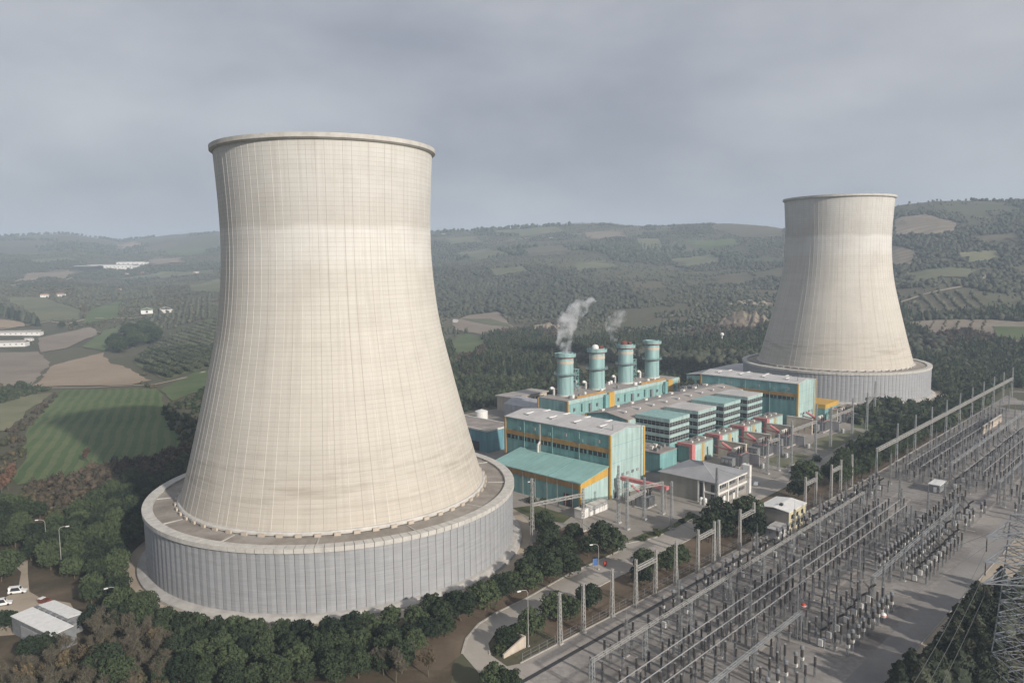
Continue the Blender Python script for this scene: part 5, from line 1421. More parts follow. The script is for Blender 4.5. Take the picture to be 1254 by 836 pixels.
# --- bare brown wood at the lower left
BARE = [at(*p, 0) for p in [(-20, 838), (60, 824), (100, 803), (122, 775), (150, 783), (190, 793), (215, 836), (215, 880), (-20, 880)]]
K = 0
for j in range(1500):
    x = rnd.uniform(-135, -70); y = rnd.uniform(150, 215)
    if not inpoly(x, y, BARE) or not in_frame(x, y, 4): continue
    if any(math.hypot(x - a, y - b) < 3.7 for a, b in tree.__dict__.setdefault('used', [])): continue
    tree.used.append((x, y)); K += 1
bare_xy = sorted(tree.used)
for K, (x, y) in enumerate(bare_xy):
    s = rnd.uniform(0.8, 1.15)
    tree('bare_tree', 'bare', x, y, s, f'leafless brown tree below the white shed, {ordw(K + 1)} from the left', 'bare tree', 'bare trees below the white shed', s, K)
for i, (px, py, s, kd, lab) in enumerate([(470, 826, 1.0, 'bare', 'leafless tree right of the pine arcs, lower left one'), (500, 815, .9, 'bare', 'leafless tree right of the pine arcs, upper one'), (525, 828, 1.1, 'bare', 'leafless tree right of the pine arcs, at the bottom edge'), (485, 835, 1.2, 'bare', 'leafless tree at the bottom edge below the pine arcs'),
                                     (165, 800, 1.1, 'bare', 'leafless tree between the bare wood and the pine arcs'), (200, 800, 1.0, 'bare', 'leafless tree at the left edge of the pine arcs'), (180, 780, .9, 'bare', 'leafless tree close below the tower path'),
                                     (10, 600, 1.5, 'rust', 'rust-brown tree at the left end of the green crop field, nearer one'), (16, 588, 1.3, 'rust', 'rust-brown tree at the left end of the green crop field, farther one'), (2, 606, 1.3, 'rust', 'rust-brown tree cut by the left picture edge'), (108, 565, 1.1, 'rust', 'rust-brown small tree at the foot of the green crop field'),
                                     (955, 645, 0.6, 'yellow', 'small yellow-leaved tree against the switch house'), (1192, 812, .8, 'yellow', 'small yellow-leaved tree among the conifers by the pylon')]):
    x, y = at(px, py, 0)
    tree({'bare': 'bare_tree', 'rust': 'autumn_tree', 'yellow': 'autumn_tree'}[kd], kd, x, y, s, lab, 'bare tree' if kd == 'bare' else 'autumn tree', 'scattered bare and autumn trees', s, 3 + i)
for i, (px, py, s, lab) in enumerate([(38, 806, .8, 'low green pine below the left corner of the white shed'), (62, 800, .75, 'low green pine below the right corner of the white shed'), (130, 832, 1.2, 'green pine standing in the bare wood, upper one'), (146, 846, 1.1, 'green pine in the bare wood at the bottom edge'), (118, 772, 1.0, 'green pine between shed and tower path, left one'), (150, 776, 1.15, 'green pine between shed and tower path, right one'), (172, 772, 1.1, 'green pine at the foot of the tower path, above the bare wood'), (12, 704, 1.2, 'green pine on the left edge beside the track, upper one'), (2, 712, 1.1, 'green pine on the left edge beside the track, lower one'), (8, 772, .8, 'green pine left of the white shed')]):
    x, y = at(px, py, 0); tree('stone_pine', 'pine', x, y, s, lab, 'pine tree', 'pines round the white shed', s, 40 + i)
# --- conifers by the pylon
CP = [(1195, 752, 1.05), (1180, 790, 1.1), (1168, 812, 1.25), (1160, 835, 1.1), (1195, 800, 1.1), (1210, 770, 1.0), (1222, 750, 0.9), (1135, 838, 1.0), (1115, 845, 1.1), (1150, 850, 1.1), (1185, 838, 1.2), (1205, 830, 1.2), (1212, 800, 1.1), (1230, 780, 1.0), (1178, 770, .8), (1128, 858, 1.1), (1225, 722, .8), (1245, 735, .9), (1172, 790, 1.2), (1187, 772, 1.2), (1200, 785, 1.2), (1150, 826, 1.15), (1142, 850, 1.2), (1170, 842, 1.25), (1196, 820, 1.2), (1215, 815, 1.2), (1200, 845, 1.2), (1218, 840, 1.15), (1160, 812, 1.0), (1206, 752, 1.0), (1100, 856, 1.0), (1230, 765, 1.1)]
CP = sorted(CP)
for i, (px, py, s) in enumerate(CP):
    x, y = at(px, py)
    tree('conifer_tree', 'conifer', x, y, s * 1.22, f'dark conifer on the bank by the lattice pylon, {ordw(i + 1)} from the left', 'conifer', 'conifers by the pylon', s, i)
# --- bushes
BU = [(805, 655, 1.4, 'clipped bush at the tip of the lawn strip'), (787, 662, 1.2, 'bush on the lawn strip, left end'), (845, 634, 1.3, 'bush at the right end of the lawn strip'), (835, 640, 1.0, 'low bush beside the right end of the lawn strip'),
      (613, 800, 1.5, 'dry bush beside the white retaining wall'), (628, 780, 1.2, 'low bush above the white retaining wall'), (1000, 565, 1.6, 'bush by the parked cars'), (1042, 553, 1.7, 'bush at the end of the transformer yard'), (1052, 548, 1.4, 'small bush beside the transformer yard end'), (1090, 520, 1.8, 'bush below the farther tower base'), (700, 655, 1.4, 'bush under the lone pine'), (650, 615, 1.6, 'dark bush in front of the annex'), (665, 617, 1.3, 'low dark bush right of it in front of the annex gate')]
for i, (px, py, s, lab) in enumerate(BU):
    x, y = at(px, py, 0); tree('garden_bush', 'bush', x, y, s, lab, 'bush', 'bushes round the plant', s * .9, i)

# --- masses: whole woods as one object each
def mass(name, pts, sizes, base, mat, squash=(1, 1, 1), jit=0.28, seed=0, sink=0.0, tall=None):
    """pts (n,2) on the terrain, one ragged crown per point"""
    if len(pts) == 0: return
    rs = np.random.RandomState(seed)
    bv, bf = base; n = len(pts); k = len(bv)
    z = hfun(pts[:, 0], pts[:, 1])
    th = rs.rand(n) * 6.283; c, s = np.cos(th), np.sin(th)
    v = np.repeat(bv[None], n, 0) * (1 + jit * rs.normal(size=(n, k, 1)))
    x = v[..., 0] * c[:, None] - v[..., 1] * s[:, None]; y = v[..., 0] * s[:, None] + v[..., 1] * c[:, None]
    sz = sizes[:, None]
    tl = (rs.uniform(0.8, 1.3, n) if tall is None else rs.uniform(tall[0], tall[1], n))[:, None]
    X = pts[:, 0][:, None] + x * sz * squash[0]; Y = pts[:, 1][:, None] + y * sz * squash[1]
    Z = z[:, None] + (v[..., 2] * squash[2] + 0.75) * sz * tl - sink
    V_ = np.stack([X, Y, Z], -1).reshape(-1, 3)
    F_ = (bf[None] + (np.arange(n) * k)[:, None, None]).reshape(-1, bf.shape[1])
    tint = np.repeat(rs.rand(n), len(bf)) * 0.8 + rs.rand(n * len(bf)) * 0.2
    o = link(name, mesh_np(name, V_, F_, mat, False, tint))
    tag(o, kind='stuff')
    return o
def tufty(seed, n=34, pointed=False):
    """one small tree as a fistful of ragged leaf faces around a core, for woods some hundred metres off"""
    rs = np.random.RandomState(seed)
    v = ICO1[0].copy(); v[:, :2] *= 0.8; v[:, 2] = v[:, 2] * 0.85
    if pointed:
        t = (v[:, 2] + .85) / 1.7; v[:, :2] *= (1.15 - 0.95 * t)[:, None]; v[:, 2] *= 1.35
    f = ICO1[1]
    d = rs.normal(size=(n, 3)); d /= np.linalg.norm(d, axis=1)[:, None]
    c = d * np.array([0.85, 0.85, 0.9]) * rs.uniform(0.85, 1.12, n)[:, None]
    if pointed:
        t = np.clip((c[:, 2] + .9) / 1.8, 0, 1); c[:, :2] *= (1.15 - 0.9 * t)[:, None]; c[:, 2] *= 1.35
    a = rs.normal(size=(n, 3)); a /= np.linalg.norm(a, axis=1)[:, None]; b = rs.normal(size=(n, 3)); b /= np.linalg.norm(b, axis=1)[:, None]
    t3 = np.stack([c + a * .3, c + b * .3, c - (a + b) * .2], 1).reshape(-1, 3)
    return np.concatenate([v, t3]), np.concatenate([f, np.arange(n * 3).reshape(n, 3) + len(v)])
TUFT = tufty(1); TUFTP = tufty(2, 30, True)
NOGO = [np.array(f) for f in FIELDS]
def clear_mask(x, y):
    ok = np.ones(len(x), bool)
    for f in NOGO:
        mn = f.min(0); mxx = f.max(0)
        s = (x > mn[0]) & (x < mxx[0]) & (y > mn[1]) & (y < mxx[1])
        if s.any(): ok[s] &= ~inpoly(x[s], y[s], f)
    return ok
PLANTP = np.array(uvpoly([(-70, -60), (240, -60), (420, -150), (420, -66), (250, -64), (240, 60), (204, 112), (176, 166), (150, 178), (76, 184), (10, 150), (-40, 110)]))
def avail(x, y):
    ok = clear_mask(x, y) & ~inpoly(x, y, PLANTP)
    ok &= ~inpoly(x, y, np.array(uvpoly([(-140, -60), (430, -60), (430, -140), (-140, -140)])))
    for T in (T1, T2): ok &= np.hypot(x - T[0], y - T[1]) > 73
    ok &= ~inpoly(x, y, np.array(uvpoly([(258, 94), (345, 94), (345, 126), (258, 126)])))
    return ok
def sector(n, az0, az1, r0, r1, seed):
    rs = np.random.RandomState(seed)
    a = np.radians(rs.uniform(az0, az1, n)); r = np.sqrt(rs.uniform(r0 * r0, r1 * r1, n))
    return np.stack([r * np.sin(a), r * np.cos(a)], 1)
def pixpoly(pxs): return np.array([at(*p) for p in pxs])
def scatter_poly(poly, n, seed):
    rs = np.random.RandomState(seed)
    mn = poly.min(0); mxx = poly.max(0)
    p = rs.uniform(mn, mxx, (n, 2))
    return p[inpoly(p[:, 0], p[:, 1], poly)]
# near pine wood behind the plant and round the farther tower
def sz(n, lo, hi, seed): return np.random.RandomState(seed).uniform(lo, hi, n)
def deg_az(p): return np.degrees(np.arctan2(p[:, 0], p[:, 1]))
p = sector(36000, -9, 40, 430, 1050, 5)
rr = np.hypot(p[:, 0], p[:, 1]); az = deg_az(p)
dn = fbm(p[:, 0] / 120, p[:, 1] / 120, 41, 3)
uu = (p[:, 0] - OX) * UX + (p[:, 1] - OY) * UY; vv = -(p[:, 0] - OX) * UY + (p[:, 1] - OY) * UX
ok = avail(p[:, 0], p[:, 1]) & (dn > 0.36) & ((vv > 84) | (uu > 290))
ok &= np.random.RandomState(1).rand(len(p)) < np.where(rr < 850, 0.75, np.clip((1150 - rr) / 400, .15, 1))
ok &= ~((vv < -66) & (uu < 400))
p = p[ok]
rr = np.hypot(p[:, 0], p[:, 1])
q = rr < 640
mass('pine_wood', p[q], sz(q.sum(), 1.7, 3.0, 2), TUFT, 'forest_mass', seed=2, tall=(.9, 1.5))
mass('pine_wood', p[~q], sz((~q).sum(), 1.9, 3.6, 3), TUFTP, 'forest_mass', seed=3, tall=(1.0, 1.7))
# belt along the back of the plant and beyond the yard end
for i, (pl, n) in enumerate([([(1142, 494), (1142, 445), (1170, 430), (1300, 430), (1300, 478), (1240, 474), (1190, 484)], 1500), ([(1046, 520), (1060, 498), (1142, 494), (1195, 486), (1225, 478), (1200, 492), (1150, 508), (1100, 522)], 500)]):
    pp = scatter_poly(pixpoly(pl), n * 3, 70 + i)
    pp = pp[np.hypot(pp[:, 0] - T2[0], pp[:, 1] - T2[1]) > 72]
    mass('pine_wood', pp[:n], sz(len(pp[:n]), 2.2, 3.8, 8), TUFT, 'forest_mass', seed=9 + i, tall=(1, 1.4))
bl = np.array(BELT); mass('pine_belt', bl, sz(len(bl), 3.0, 3.9, 44), TUFT, 'forest_mass', seed=45, tall=(1.0, 1.4))
# hillside woods: dense dark ones and lighter olive groves
p = sector(200000, -37, 38, 700, 3300, 6)
rr = np.hypot(p[:, 0], p[:, 1]); az = deg_az(p)
rd = np.interp(az, _az, _rd)
w1 = fbm(p[:, 0] / 330, p[:, 1] / 330, 51, 4); w2 = fbm(p[:, 0] / 90, p[:, 1] / 90, 61, 3); w3 = fbm(p[:, 0] / 260 + 3, p[:, 1] / 260, 71, 3)
mid = np.exp(-((rr - 1500) / 430.0) ** 2) * (az > -8)
ok = avail(p[:, 0], p[:, 1]) & (rr < rd + 60) & (w1 + 0.16 * mid + 0.5 * (w2 - 0.45) > 0.53) & (np.random.RandomState(15).rand(len(p)) < .62) & ((az > -8) | (rr > 1900))
d1 = p[ok]
mass('hillside_wood', d1, sz(len(d1), 2.4, 4.4, 4), ICO1, 'hill_mass', seed=4, jit=0.22)
ok2 = avail(p[:, 0], p[:, 1]) & ~ok & (rr < rd + 60) & (np.random.RandomState(5).rand(len(p)) < 0.1 + 0.6 * sstep(w3, .36, .54)) & (w2 > 0.3) & ((az > -8) | (rr > 1300))
d2 = p[ok2]
mass('hillside_scrub', d2, sz(len(d2), 1.2, 2.9, 5), ICO1, 'olive_mass', seed=6, jit=0.25)
# groves on the far skyline
p = sector(30000, -37, 38, 2000, 5000, 16)
rr = np.hypot(p[:, 0], p[:, 1]); az = deg_az(p); rd = np.interp(az, _az, _rd)
ok = (rr > rd * .72) & (rr < rd + 40) & (fbm(p[:, 0] / 420, p[:, 1] / 420, 77, 3) > 0.44) & clear_mask(p[:, 0], p[:, 1])
p = p[ok]; mass('skyline_wood', p, sz(len(p), 4, 7.5, 6), ICO1, 'forest_mass', seed=7, jit=0.2)
# left plain: hedgerows, banks and copses
p = sector(30000, -37, -9, 330, 2300, 26)
rr = np.hypot(p[:, 0], p[:, 1])
ok = avail(p[:, 0], p[:, 1]) & (fbm(p[:, 0] / 75, p[:, 1] / 75, 81, 3) > np.where(rr < 520, 0.42, 0.5)) & ~inpoly(p[:, 0], p[:, 1], np.array(GROVE)) & (np.random.RandomState(3).rand(len(p)) < .6)
p = p[ok]
mass('hedgerow_scrub', p, sz(len(p), 0.9, 2.6, 7), TUFT, 'scrub_mass', seed=8)
# fringe of brown and dark trees at the foot of the crop field, shrubs on its banks
for i, (pl, n, lo, hi, mt) in enumerate([([(30, 600), (110, 575), (190, 560), (232, 545), (235, 590), (190, 612), (100, 622), (40, 625)], 420, 1.2, 2.3, 'autumn_mass'), ([(195, 500), (235, 490), (262, 470), (250, 540), (228, 560)], 160, 1.1, 2.3, 'forest_mass'), ([(185, 598), (235, 560), (232, 600), (200, 640), (182, 640)], 130, 1.6, 2.8, 'forest_mass'),
                                    ([(8, 530), (65, 485), (75, 480), (35, 528), (20, 592), (0, 590)], 260, .8, 1.6, 'autumn_mass'), ([(0, 496), (0, 478), (30, 468), (34, 475), (60, 478), (30, 486)], 110, 1.1, 2.4, 'forest_mass'),
                                    ([(-20, 640), (30, 600), (120, 600), (185, 590), (180, 620), (80, 640), (40, 640)], 150, .8, 1.7, 'scrub_mass')]):
    pp = scatter_poly(pixpoly(pl), n * 4, 90 + i)[:n]
    pp = pp[np.hypot(pp[:, 0] - T1[0], pp[:, 1] - T1[1]) > 76]
    mass('field_edge_scrub', pp, sz(len(pp), lo, hi, 20 + i), TUFT, mt, seed=30 + i)
# dark copse, conifer row and orchard trees on the left plain
cop = scatter_poly(pixpoly([(133, 442), (137, 420), (160, 404), (180, 400), (194, 412), (186, 430), (164, 444)]), 400, 5)
keep = []
for x, y in cop:
    if all(math.hypot(x - a, y - b) > 11 for a, b in keep): keep.append((x, y))
for i, (x, y) in enumerate(sorted(keep)[:34]):
    s = rnd.uniform(1.9, 2.4)
    tree('holm_oak', 'pine', x, y, s, f'dark round oak in the copse beside the tan ploughed field, {ordw(i + 1)} from the left', 'tree', 'oaks in the copse by the tan field', s * .9, i)
for i in range(13):
    px = -6 + i * 4.4; py = 380 + i * 1.3
    x, y = at(px, py + 4)
    tree('conifer_tree', 'conifer', x, y, 1.55 + .3 * (i % 3), f'dark conifer in the row above the long barns, {ordw(i + 1)} from the left', 'conifer', 'conifers in the row above the barns', None, i)
for i, (px, py, s, lab) in enumerate([(104, 391, 2.6, 'tall bare poplar beside the grey-green pasture'), (131, 369, 2.2, 'smaller bare poplar left of the green-roofed shed'), (76, 402, 1.4, 'round tree at the end of the track'), (92, 399, 1.0, 'low tree beside the track end')]):
    x, y = at(px, py)
    tree('poplar_tree' if i < 2 else 'roadside_tree', 'bare' if i < 2 else 'pine', x, y, s * (.42 if i < 2 else 1), lab, 'poplar' if i < 2 else 'tree', None, s * 1.35 if i < 2 else s, i)
# orchard rows left
op = np.array(ORCH_L); d0 = Vector((math.cos(R(131)), math.sin(R(131)))); d1_ = Vector((-d0.y, d0.x)); c0 = op.mean(0)
OL = []
for a in range(-45, 46):
    rw = []
    for b in range(-70, 71):
        p = Vector((c0[0], c0[1])) + d1_ * (a * 13.0) + d0 * (b * 6.6 + rnd.uniform(-.9, .9))
        if inpoly(p.x, p.y, op) and in_frame(p.x, p.y, 3, 0) and rnd.random() > .06: rw.append((p.x, p.y))
    if rw: OL.append(rw)
OL.sort(key=lambda rw: sum(a for a, b in rw) / len(rw))
flat = sorted(((math.hypot(*q), ri, ci, q) for ri, rw in enumerate(OL) for ci, q in enumerate(rw)))
for j, (dist, ri, ci, q) in enumerate(flat[:240]):
    tree('olive_tree', 'olive', q[0], q[1], 1.1 + .3 * ((j * 7) % 5) / 5, f'olive tree left of near tower, {ordw(ri + 1)} row from left, {ordw(ci + 1)} along', 'olive tree', 'olive trees in the left orchard', None, j)
rest = np.array([q for _, _, _, q in flat[240:]])
if len(rest): mass('olive_orchard', rest, sz(len(rest), 1.8, 2.6, 40), TUFT, 'olive_mass', seed=41)
def orchard(pl, du, dv, ang, sz_, seed, mat='olive_mass'):
    po = np.array(pl); d0 = np.array([math.cos(ang), math.sin(ang)]); d1 = np.array([-d0[1], d0[0]]); c = po.mean(0)
    g = np.stack(np.meshgrid(np.arange(-80, 81) * du, np.arange(-80, 81) * dv), -1).reshape(-1, 2)
    P = c + g[:, :1] * d0 + g[:, 1:] * d1 + np.random.RandomState(seed).normal(size=(len(g), 2)) * .8
    P = P[inpoly(P[:, 0], P[:, 1], po)]
    mass('olive_orchard', P, sz(len(P), sz_ * .8, sz_ * 1.2, seed), ICO1, mat, seed=seed, jit=.2)
orchard(ORCH_R, 9, 14, R(70), 2.6, 50)
orchard(pixpoly([(87, 352), (188, 350), (188, 364), (120, 368), (94, 364)]), 11, 12, R(50), 3.2, 51)
orchard(pixpoly([(120, 424), (150, 400), (262, 358), (262, 388), (200, 406), (170, 408)]), 12, 14, R(62), 3.0, 52)
orchard(pixpoly([(1120, 392), (1211, 390), (1211, 408), (1150, 410)]), 8, 12, R(55), 1.4, 53, 'scrub_mass')
orchard(pixpoly([(545, 345), (620, 338), (640, 352), (560, 362)]), 12, 13, R(40), 3.2, 54)
orchard(pixpoly([(700, 296), (800, 300), (850, 312), (760, 316)]), 14, 16, R(30), 3.6, 55)

# --- quarry face on the hill behind the plant
def rock_face(label, px0, px1, py, hgt, seed):
    a = Vector((*at(px0, py), 0)); b = Vector((*at(px1, py), 0))
    n = 44; kz = 9; vs = []
    d = (b - a); nn = Vector((d.y, -d.x, 0)).normalized()
    if nn.y > 0: nn = -nn
    base = thing('rock_outcrop', label, 'rock face', (a.x, a.y, 0))
    m = MB()
    for j in range(kz + 1):
        for i in range(n + 1):
            t = i / n; p = a + d * t
            env = math.sin(math.pi * min(1, max(0.02, t))) ** 0.4
            hh = hgt * env * (0.7 + 0.6 * float(vnoise(i * 0.35, seed))) * j / kz
            off = -(j / kz) * 9 + 2.6 * (float(vnoise(i * .6, j * .7 + seed)) - .5)
            q = p + nn * off
            vs.append((q.x - a.x, q.y - a.y, hz(p.x, p.y) - 1.5 + hh))
    for i in range(n + 1):
        t = i / n; p = a + d * t - nn * 34
        vs.append((p.x - a.x, p.y - a.y, hz(p.x, p.y) - 1))
    w_ = n + 1
    m.add(vs, [(j * w_ + i, j * w_ + i + 1, (j + 1) * w_ + i + 1, (j + 1) * w_ + i) for j in range(kz + 1) for i in range(n)])
    m.build('face', 'rock', base)
    k = MB()
    for i in range(30):
        t = rnd.random(); p = a + d * t + nn * rnd.uniform(1, 8); s = rnd.uniform(.6, 1.8); z = hz(p.x, p.y)
        k.add([(p.x - a.x + v[0] * s * rnd.uniform(.6, 1.2), p.y - a.y + v[1] * s, z + v[2] * s * .7) for v in ICO1[0]], [tuple(f) for f in ICO1[1]])
    tag(k.build('boulder_scree', 'rock', base), kind='stuff')
rock_face('pale quarry face on the slope left of the farther cooling tower, lower terrace', 872, 950, 402, 20, 1)
rock_face('pale thin rock ledge above the quarry face', 890, 950, 374, 9, 2)
rock_face('brownish eroded bank on the slope behind the first stack', 640, 690, 404, 9, 3)

# --- distant buildings
def house(name, label, px, py, ln, wd, h, ang, wall='off_white', roof='tile_roof', pitch=1.4, cat='house', group=None, bays=4):
    x, y, z = at3(px, py)
    t = thing(name, label, cat, (x, y, z - 0.3), ang, group)
    MB().box(-ln / 2, ln / 2, -wd / 2, wd / 2, -3.0, h).build('wall', wall, t)
    MB().gable(-ln / 2, ln / 2, -wd / 2, wd / 2, h + .02, h + pitch, 'x', .25, .5).build('roof', roof, t)
    for i in range(bays):
        MB().box(-ln / 2 + (i + .36) * ln / bays, -ln / 2 + (i + .64) * ln / bays, -wd / 2 - .1, -wd / 2 - .01, h * .45, h * .66).build('window', 'glass_dark', t)
    MB().box(-ln / 2 - .1, -ln / 2 - .01, -1.5, 1.5, 0.1, min(3.4, h * .8)).build('door', 'glass_dark', t)
    return t
house('farm_shed', 'long farm shed with pale green roof beyond the orchard', 180, 382, 38, 18, 4.2, R(115), 'white', 'green_roof', 3.0, 'farm shed', None, 8)
house('farm_shed', 'farm shed with grey-brown roof right of the green-roofed one', 203, 381, 36, 18, 4.2, R(118), 'off_white', 'roof_grey', 3.0, 'farm shed', None, 8)
house('long_barn', 'upper long white barn with grey roof at the left edge', 12, 410, 82, 10, 4.0, R(6), 'white', 'roof_grey', 2.0, 'barn', None, 12)
house('long_barn', 'lower long white barn with grey roof at the left edge', -2, 424, 66, 12, 5.0, R(8), 'white', 'roof_grey', 2.2, 'barn', None, 10)
house('farm_hut', 'small white hut at the end of the upper barn', 36, 417, 9, 6, 3.0, R(10), 'white', 'roof_grey', 1.2, 'hut', None, 2)
house('factory_hall', 'wide white factory hall on the far left rise', 133, 329, 170, 60, 11, R(5), 'white', 'roof_pale', 3, 'factory', None, 14)
house('factory_hall', 'dark-fronted hall at the left end of the far factory', 108, 330, 70, 50, 10, R(5), 'dark', 'roof_pale', 2, 'factory', None, 6)
house('factory_hall', 'smaller pale hall behind the far factory', 163, 325, 90, 40, 11, R(4), 'white', 'roof_pale', 2, 'factory', None, 6)
for i, (px, py, lab) in enumerate([(75, 363, 'small white farmhouse left of the far olive grove'), (55, 364, 'white cottage beside bare trees on the left plain'), (146, 357, 'white house in the middle of the far olive grove'), (240, 335, 'white house at the tower edge of the far pastures'), (155, 337, 'white house below the far factory'), (175, 335, 'red-roofed houses right below the far factory'), (675, 293, 'lone white farmhouse high on the hill between the towers'), (543, 288, 'white house on the hill just right of the near tower rim'), (558, 395, 'tiny white hut in the brown field behind the plant')]):
    house('farmhouse', lab, px, py, 14 if i != 8 else 7, 9 if i != 8 else 5, 5 if i != 8 else 3, R(20 * i), 'white' if i != 5 else 'tile_roof', 'tile_roof' if i not in (6, 7, 8) else 'roof_pale', 2.2, 'house', 'distant farmhouses', 3)
# water tank mast on the slope
x, y, z = at3(884, 424); t = thing('water_tower', 'tiny white globe water tower in the wood left of the farther tower', 'water tower', (x, y, z))
MB().tube((0, 0, -1), (0, 0, 12), .9, .7, 10).build('shaft', 'white', t)
m = MB(); m.add([tuple(v * 2.2 + np.array([0, 0, 13.5])) for v in ICO2[0]], [tuple(f) for f in ICO2[1]]); m.build('globe', 'white', t)

# ------------------------------------------------------------------ switchyard
def lattice(m, p, q, w0, w1, nseg, leg=0.14, br=0.08, faces=4):
    """square lattice member from p to q"""
    p = Vector(p); q = Vector(q); d = (q - p).normalized()
    a = d.cross(Vector((0, 0, 1)))
    if a.length < 1e-3: a = Vector((1, 0, 0))
    a.normalize(); b = d.cross(a)
    def cor(t, k):
        w_ = (w0 * (1 - t) + w1 * t) / 2
        sx, sy = ((-1, -1), (1, -1), (1, 1), (-1, 1))[k % 4]
        return p.lerp(q, t) + a * (sx * w_) + b * (sy * w_)
    for k in range(4): m.bar(cor(0, k), cor(1, k), leg)
    for i in range(nseg):
        t0, t1 = i / nseg, (i + 1) / nseg
        for k in range(faces):
            if (i + k) % 2: m.bar(cor(t0, k), cor(t1, k + 1), br)
            else: m.bar(cor(t0, k + 1), cor(t1, k), br)
    return m
def lat(nm, p, q, w0, w1, n, mat, par, leg=.14, br=.08):
    m = MB(); lattice(m, p, q, w0, w1, n, leg, br); return m.build(nm, mat, par, recalc=False)
def spot(u, v): x, y, _ = pw(u, v); return (x, y, hz(x, y))

# white H-frames along the yard edge
def edge_gantry():
    t = thing('gantry', 'x', 'gantry', (0, 0, 0), PA, 'white H-frames along the yard edge')
    for x in (0, 10): lat('post', (x, 0, 0), (x, 0, 14.2), 0.85, 0.45, 12, 'concrete_pole', t, .2, .1)
    lat('beam', (0, 0, 11.3), (10, 0, 11.3), 0.9, 0.9, 9, 'concrete_pole', t, .16, .09)
    for x in (2, 5, 8): MB().lathe([(.12, 9.3), (.2, 9.5), (.12, 9.7), (.2, 9.9), (.12, 10.1), (.2, 10.3), (.1, 10.8)], 6, (x, 0)).build('insulator_string', 'porcelain', t)
    return t
G0 = edge_gantry()
EG = ['pale H-frame gantry over the bank opposite the road sign', 'pale H-frame gantry beside the pine pair below the control building', 'pale H-frame gantry left of the cream switch house', 'pale H-frame gantry just right of the cream switch house', 'pale H-frame gantry at the near end of the pine belt']
for i, (u, lab) in enumerate(zip((-75, -42.3, -15.8, 36, 60.5), EG)):
    if i == 0: G0.location = spot(u, -64.6); G0['label'] = lab
    else: dup(G0, spot(u, -64.8 - .4 * i), PA, lab)
def single_post():
    t = thing('lattice_post', 'x', 'post', (0, 0, 0), PA, 'single lattice posts along the bank')
    lat('shaft', (0, 0, 0), (0, 0, 13.8), 0.9, 0.4, 12, 'concrete_pole', t, .2, .1)
    MB().box(-.7, .7, -.7, .7, 0, .4).build('footing', 'concrete', t)
    m = MB(); m.bar((-.9, 0, 13.4), (.9, 0, 13.4), .15); m.build('crossbar', 'concrete_pole', t)
    return t
S0 = single_post()
SP = [(-105.2, -62.2, 'lattice post on the bank next to the lamp post'), (-96.6, -63.0, 'second lattice post up the bank from the lamp post'), (-84.0, -63.0, 'third lattice post up the bank, left of the first H-frame'), (-54.1, -64.6, 'lone lattice post between the first two H-frames'), (-29, -65, 'lone lattice post right of the second H-frame'), (84, -66, 'lone lattice post just before the long gantry')]
for i, (u, v, lab) in enumerate(SP):
    if i == 0: S0.location = spot(u, v); S0['label'] = lab
    else: dup(S0, spot(u, v), PA, lab)
# long gantry
t = thing('long_gantry', 'long row of tall masts joined by one pale beam beside the pine belt', 'gantry', spot(97.7, -71.5), PA)
for k in range(11):
    lat('mast', (26.7 * k, 0, 0), (26.7 * k, 0, 14.6 if k == 0 else 21.5), 1.0, 0.3, 14, 'galvanised', t, .17, .09)
for k in range(10): lat('beam', (26.7 * k, 0, 14), (26.7 * k + 26.7, 0, 14), 1.1, 1.1, 16, 'concrete_pole', t, .2, .12)
for k in range(30):
    x = 5 + 9 * k
    if k == 0: i0 = MB().tube((0, 0, 13.4), (0, -2.4, 12.6), .14, .14, 6).build('insulator_string', 'porcelain', t); o = i0
    else: o = i0.copy(); COL.objects.link(o); o.parent = t
    o.location = (x, 0, 0)
# lattice beams over the yard
def beam_line(label, u0, u1, v, z, step, wd, mat='galvanised'):
    t = thing('beam_gantry', label, 'gantry', spot(u0, v), PA)
    L = u1 - u0; n = max(1, round(L / step))
    for k in range(n + 1): lat('column', (L * k / n, 0, 0), (L * k / n, 0, z + .5), 1.0, 0.7, 8, 'steel_dim' if mat != 'concrete_pole' else 'galvanised', t, .15, .08)
    for k in range(n): lat('beam', (L * k / n, 0, z), (L * (k + 1) / n, 0, z), wd, wd, 14, mat, t, .11, .06)
    return t
beam_line('long pale lattice beam on columns, first from the paved strip', -118, 50, -82.6, 8.3, 20, .6, 'concrete_pole')
beam_line('lattice beam at the bottom of the yard in front of the asphalt lane', -114, -62, -106.2, 7.6, 13, 0.6)
beam_line('low lattice beam over the breaker cluster in mid yard', -24, 66, -111, 6.0, 15, 0.7)
beam_line('lattice beam behind the tubes at the far right of the yard', 112, 290, -97, 9.5, 22, 0.8)
beam_line('far lattice beam near the cross road', 96, 260, -118, 9.0, 22, 0.6)
beam_line('lattice beam beyond the cross road at the right edge', 90, 230, -132, 9.0, 20, 0.6)
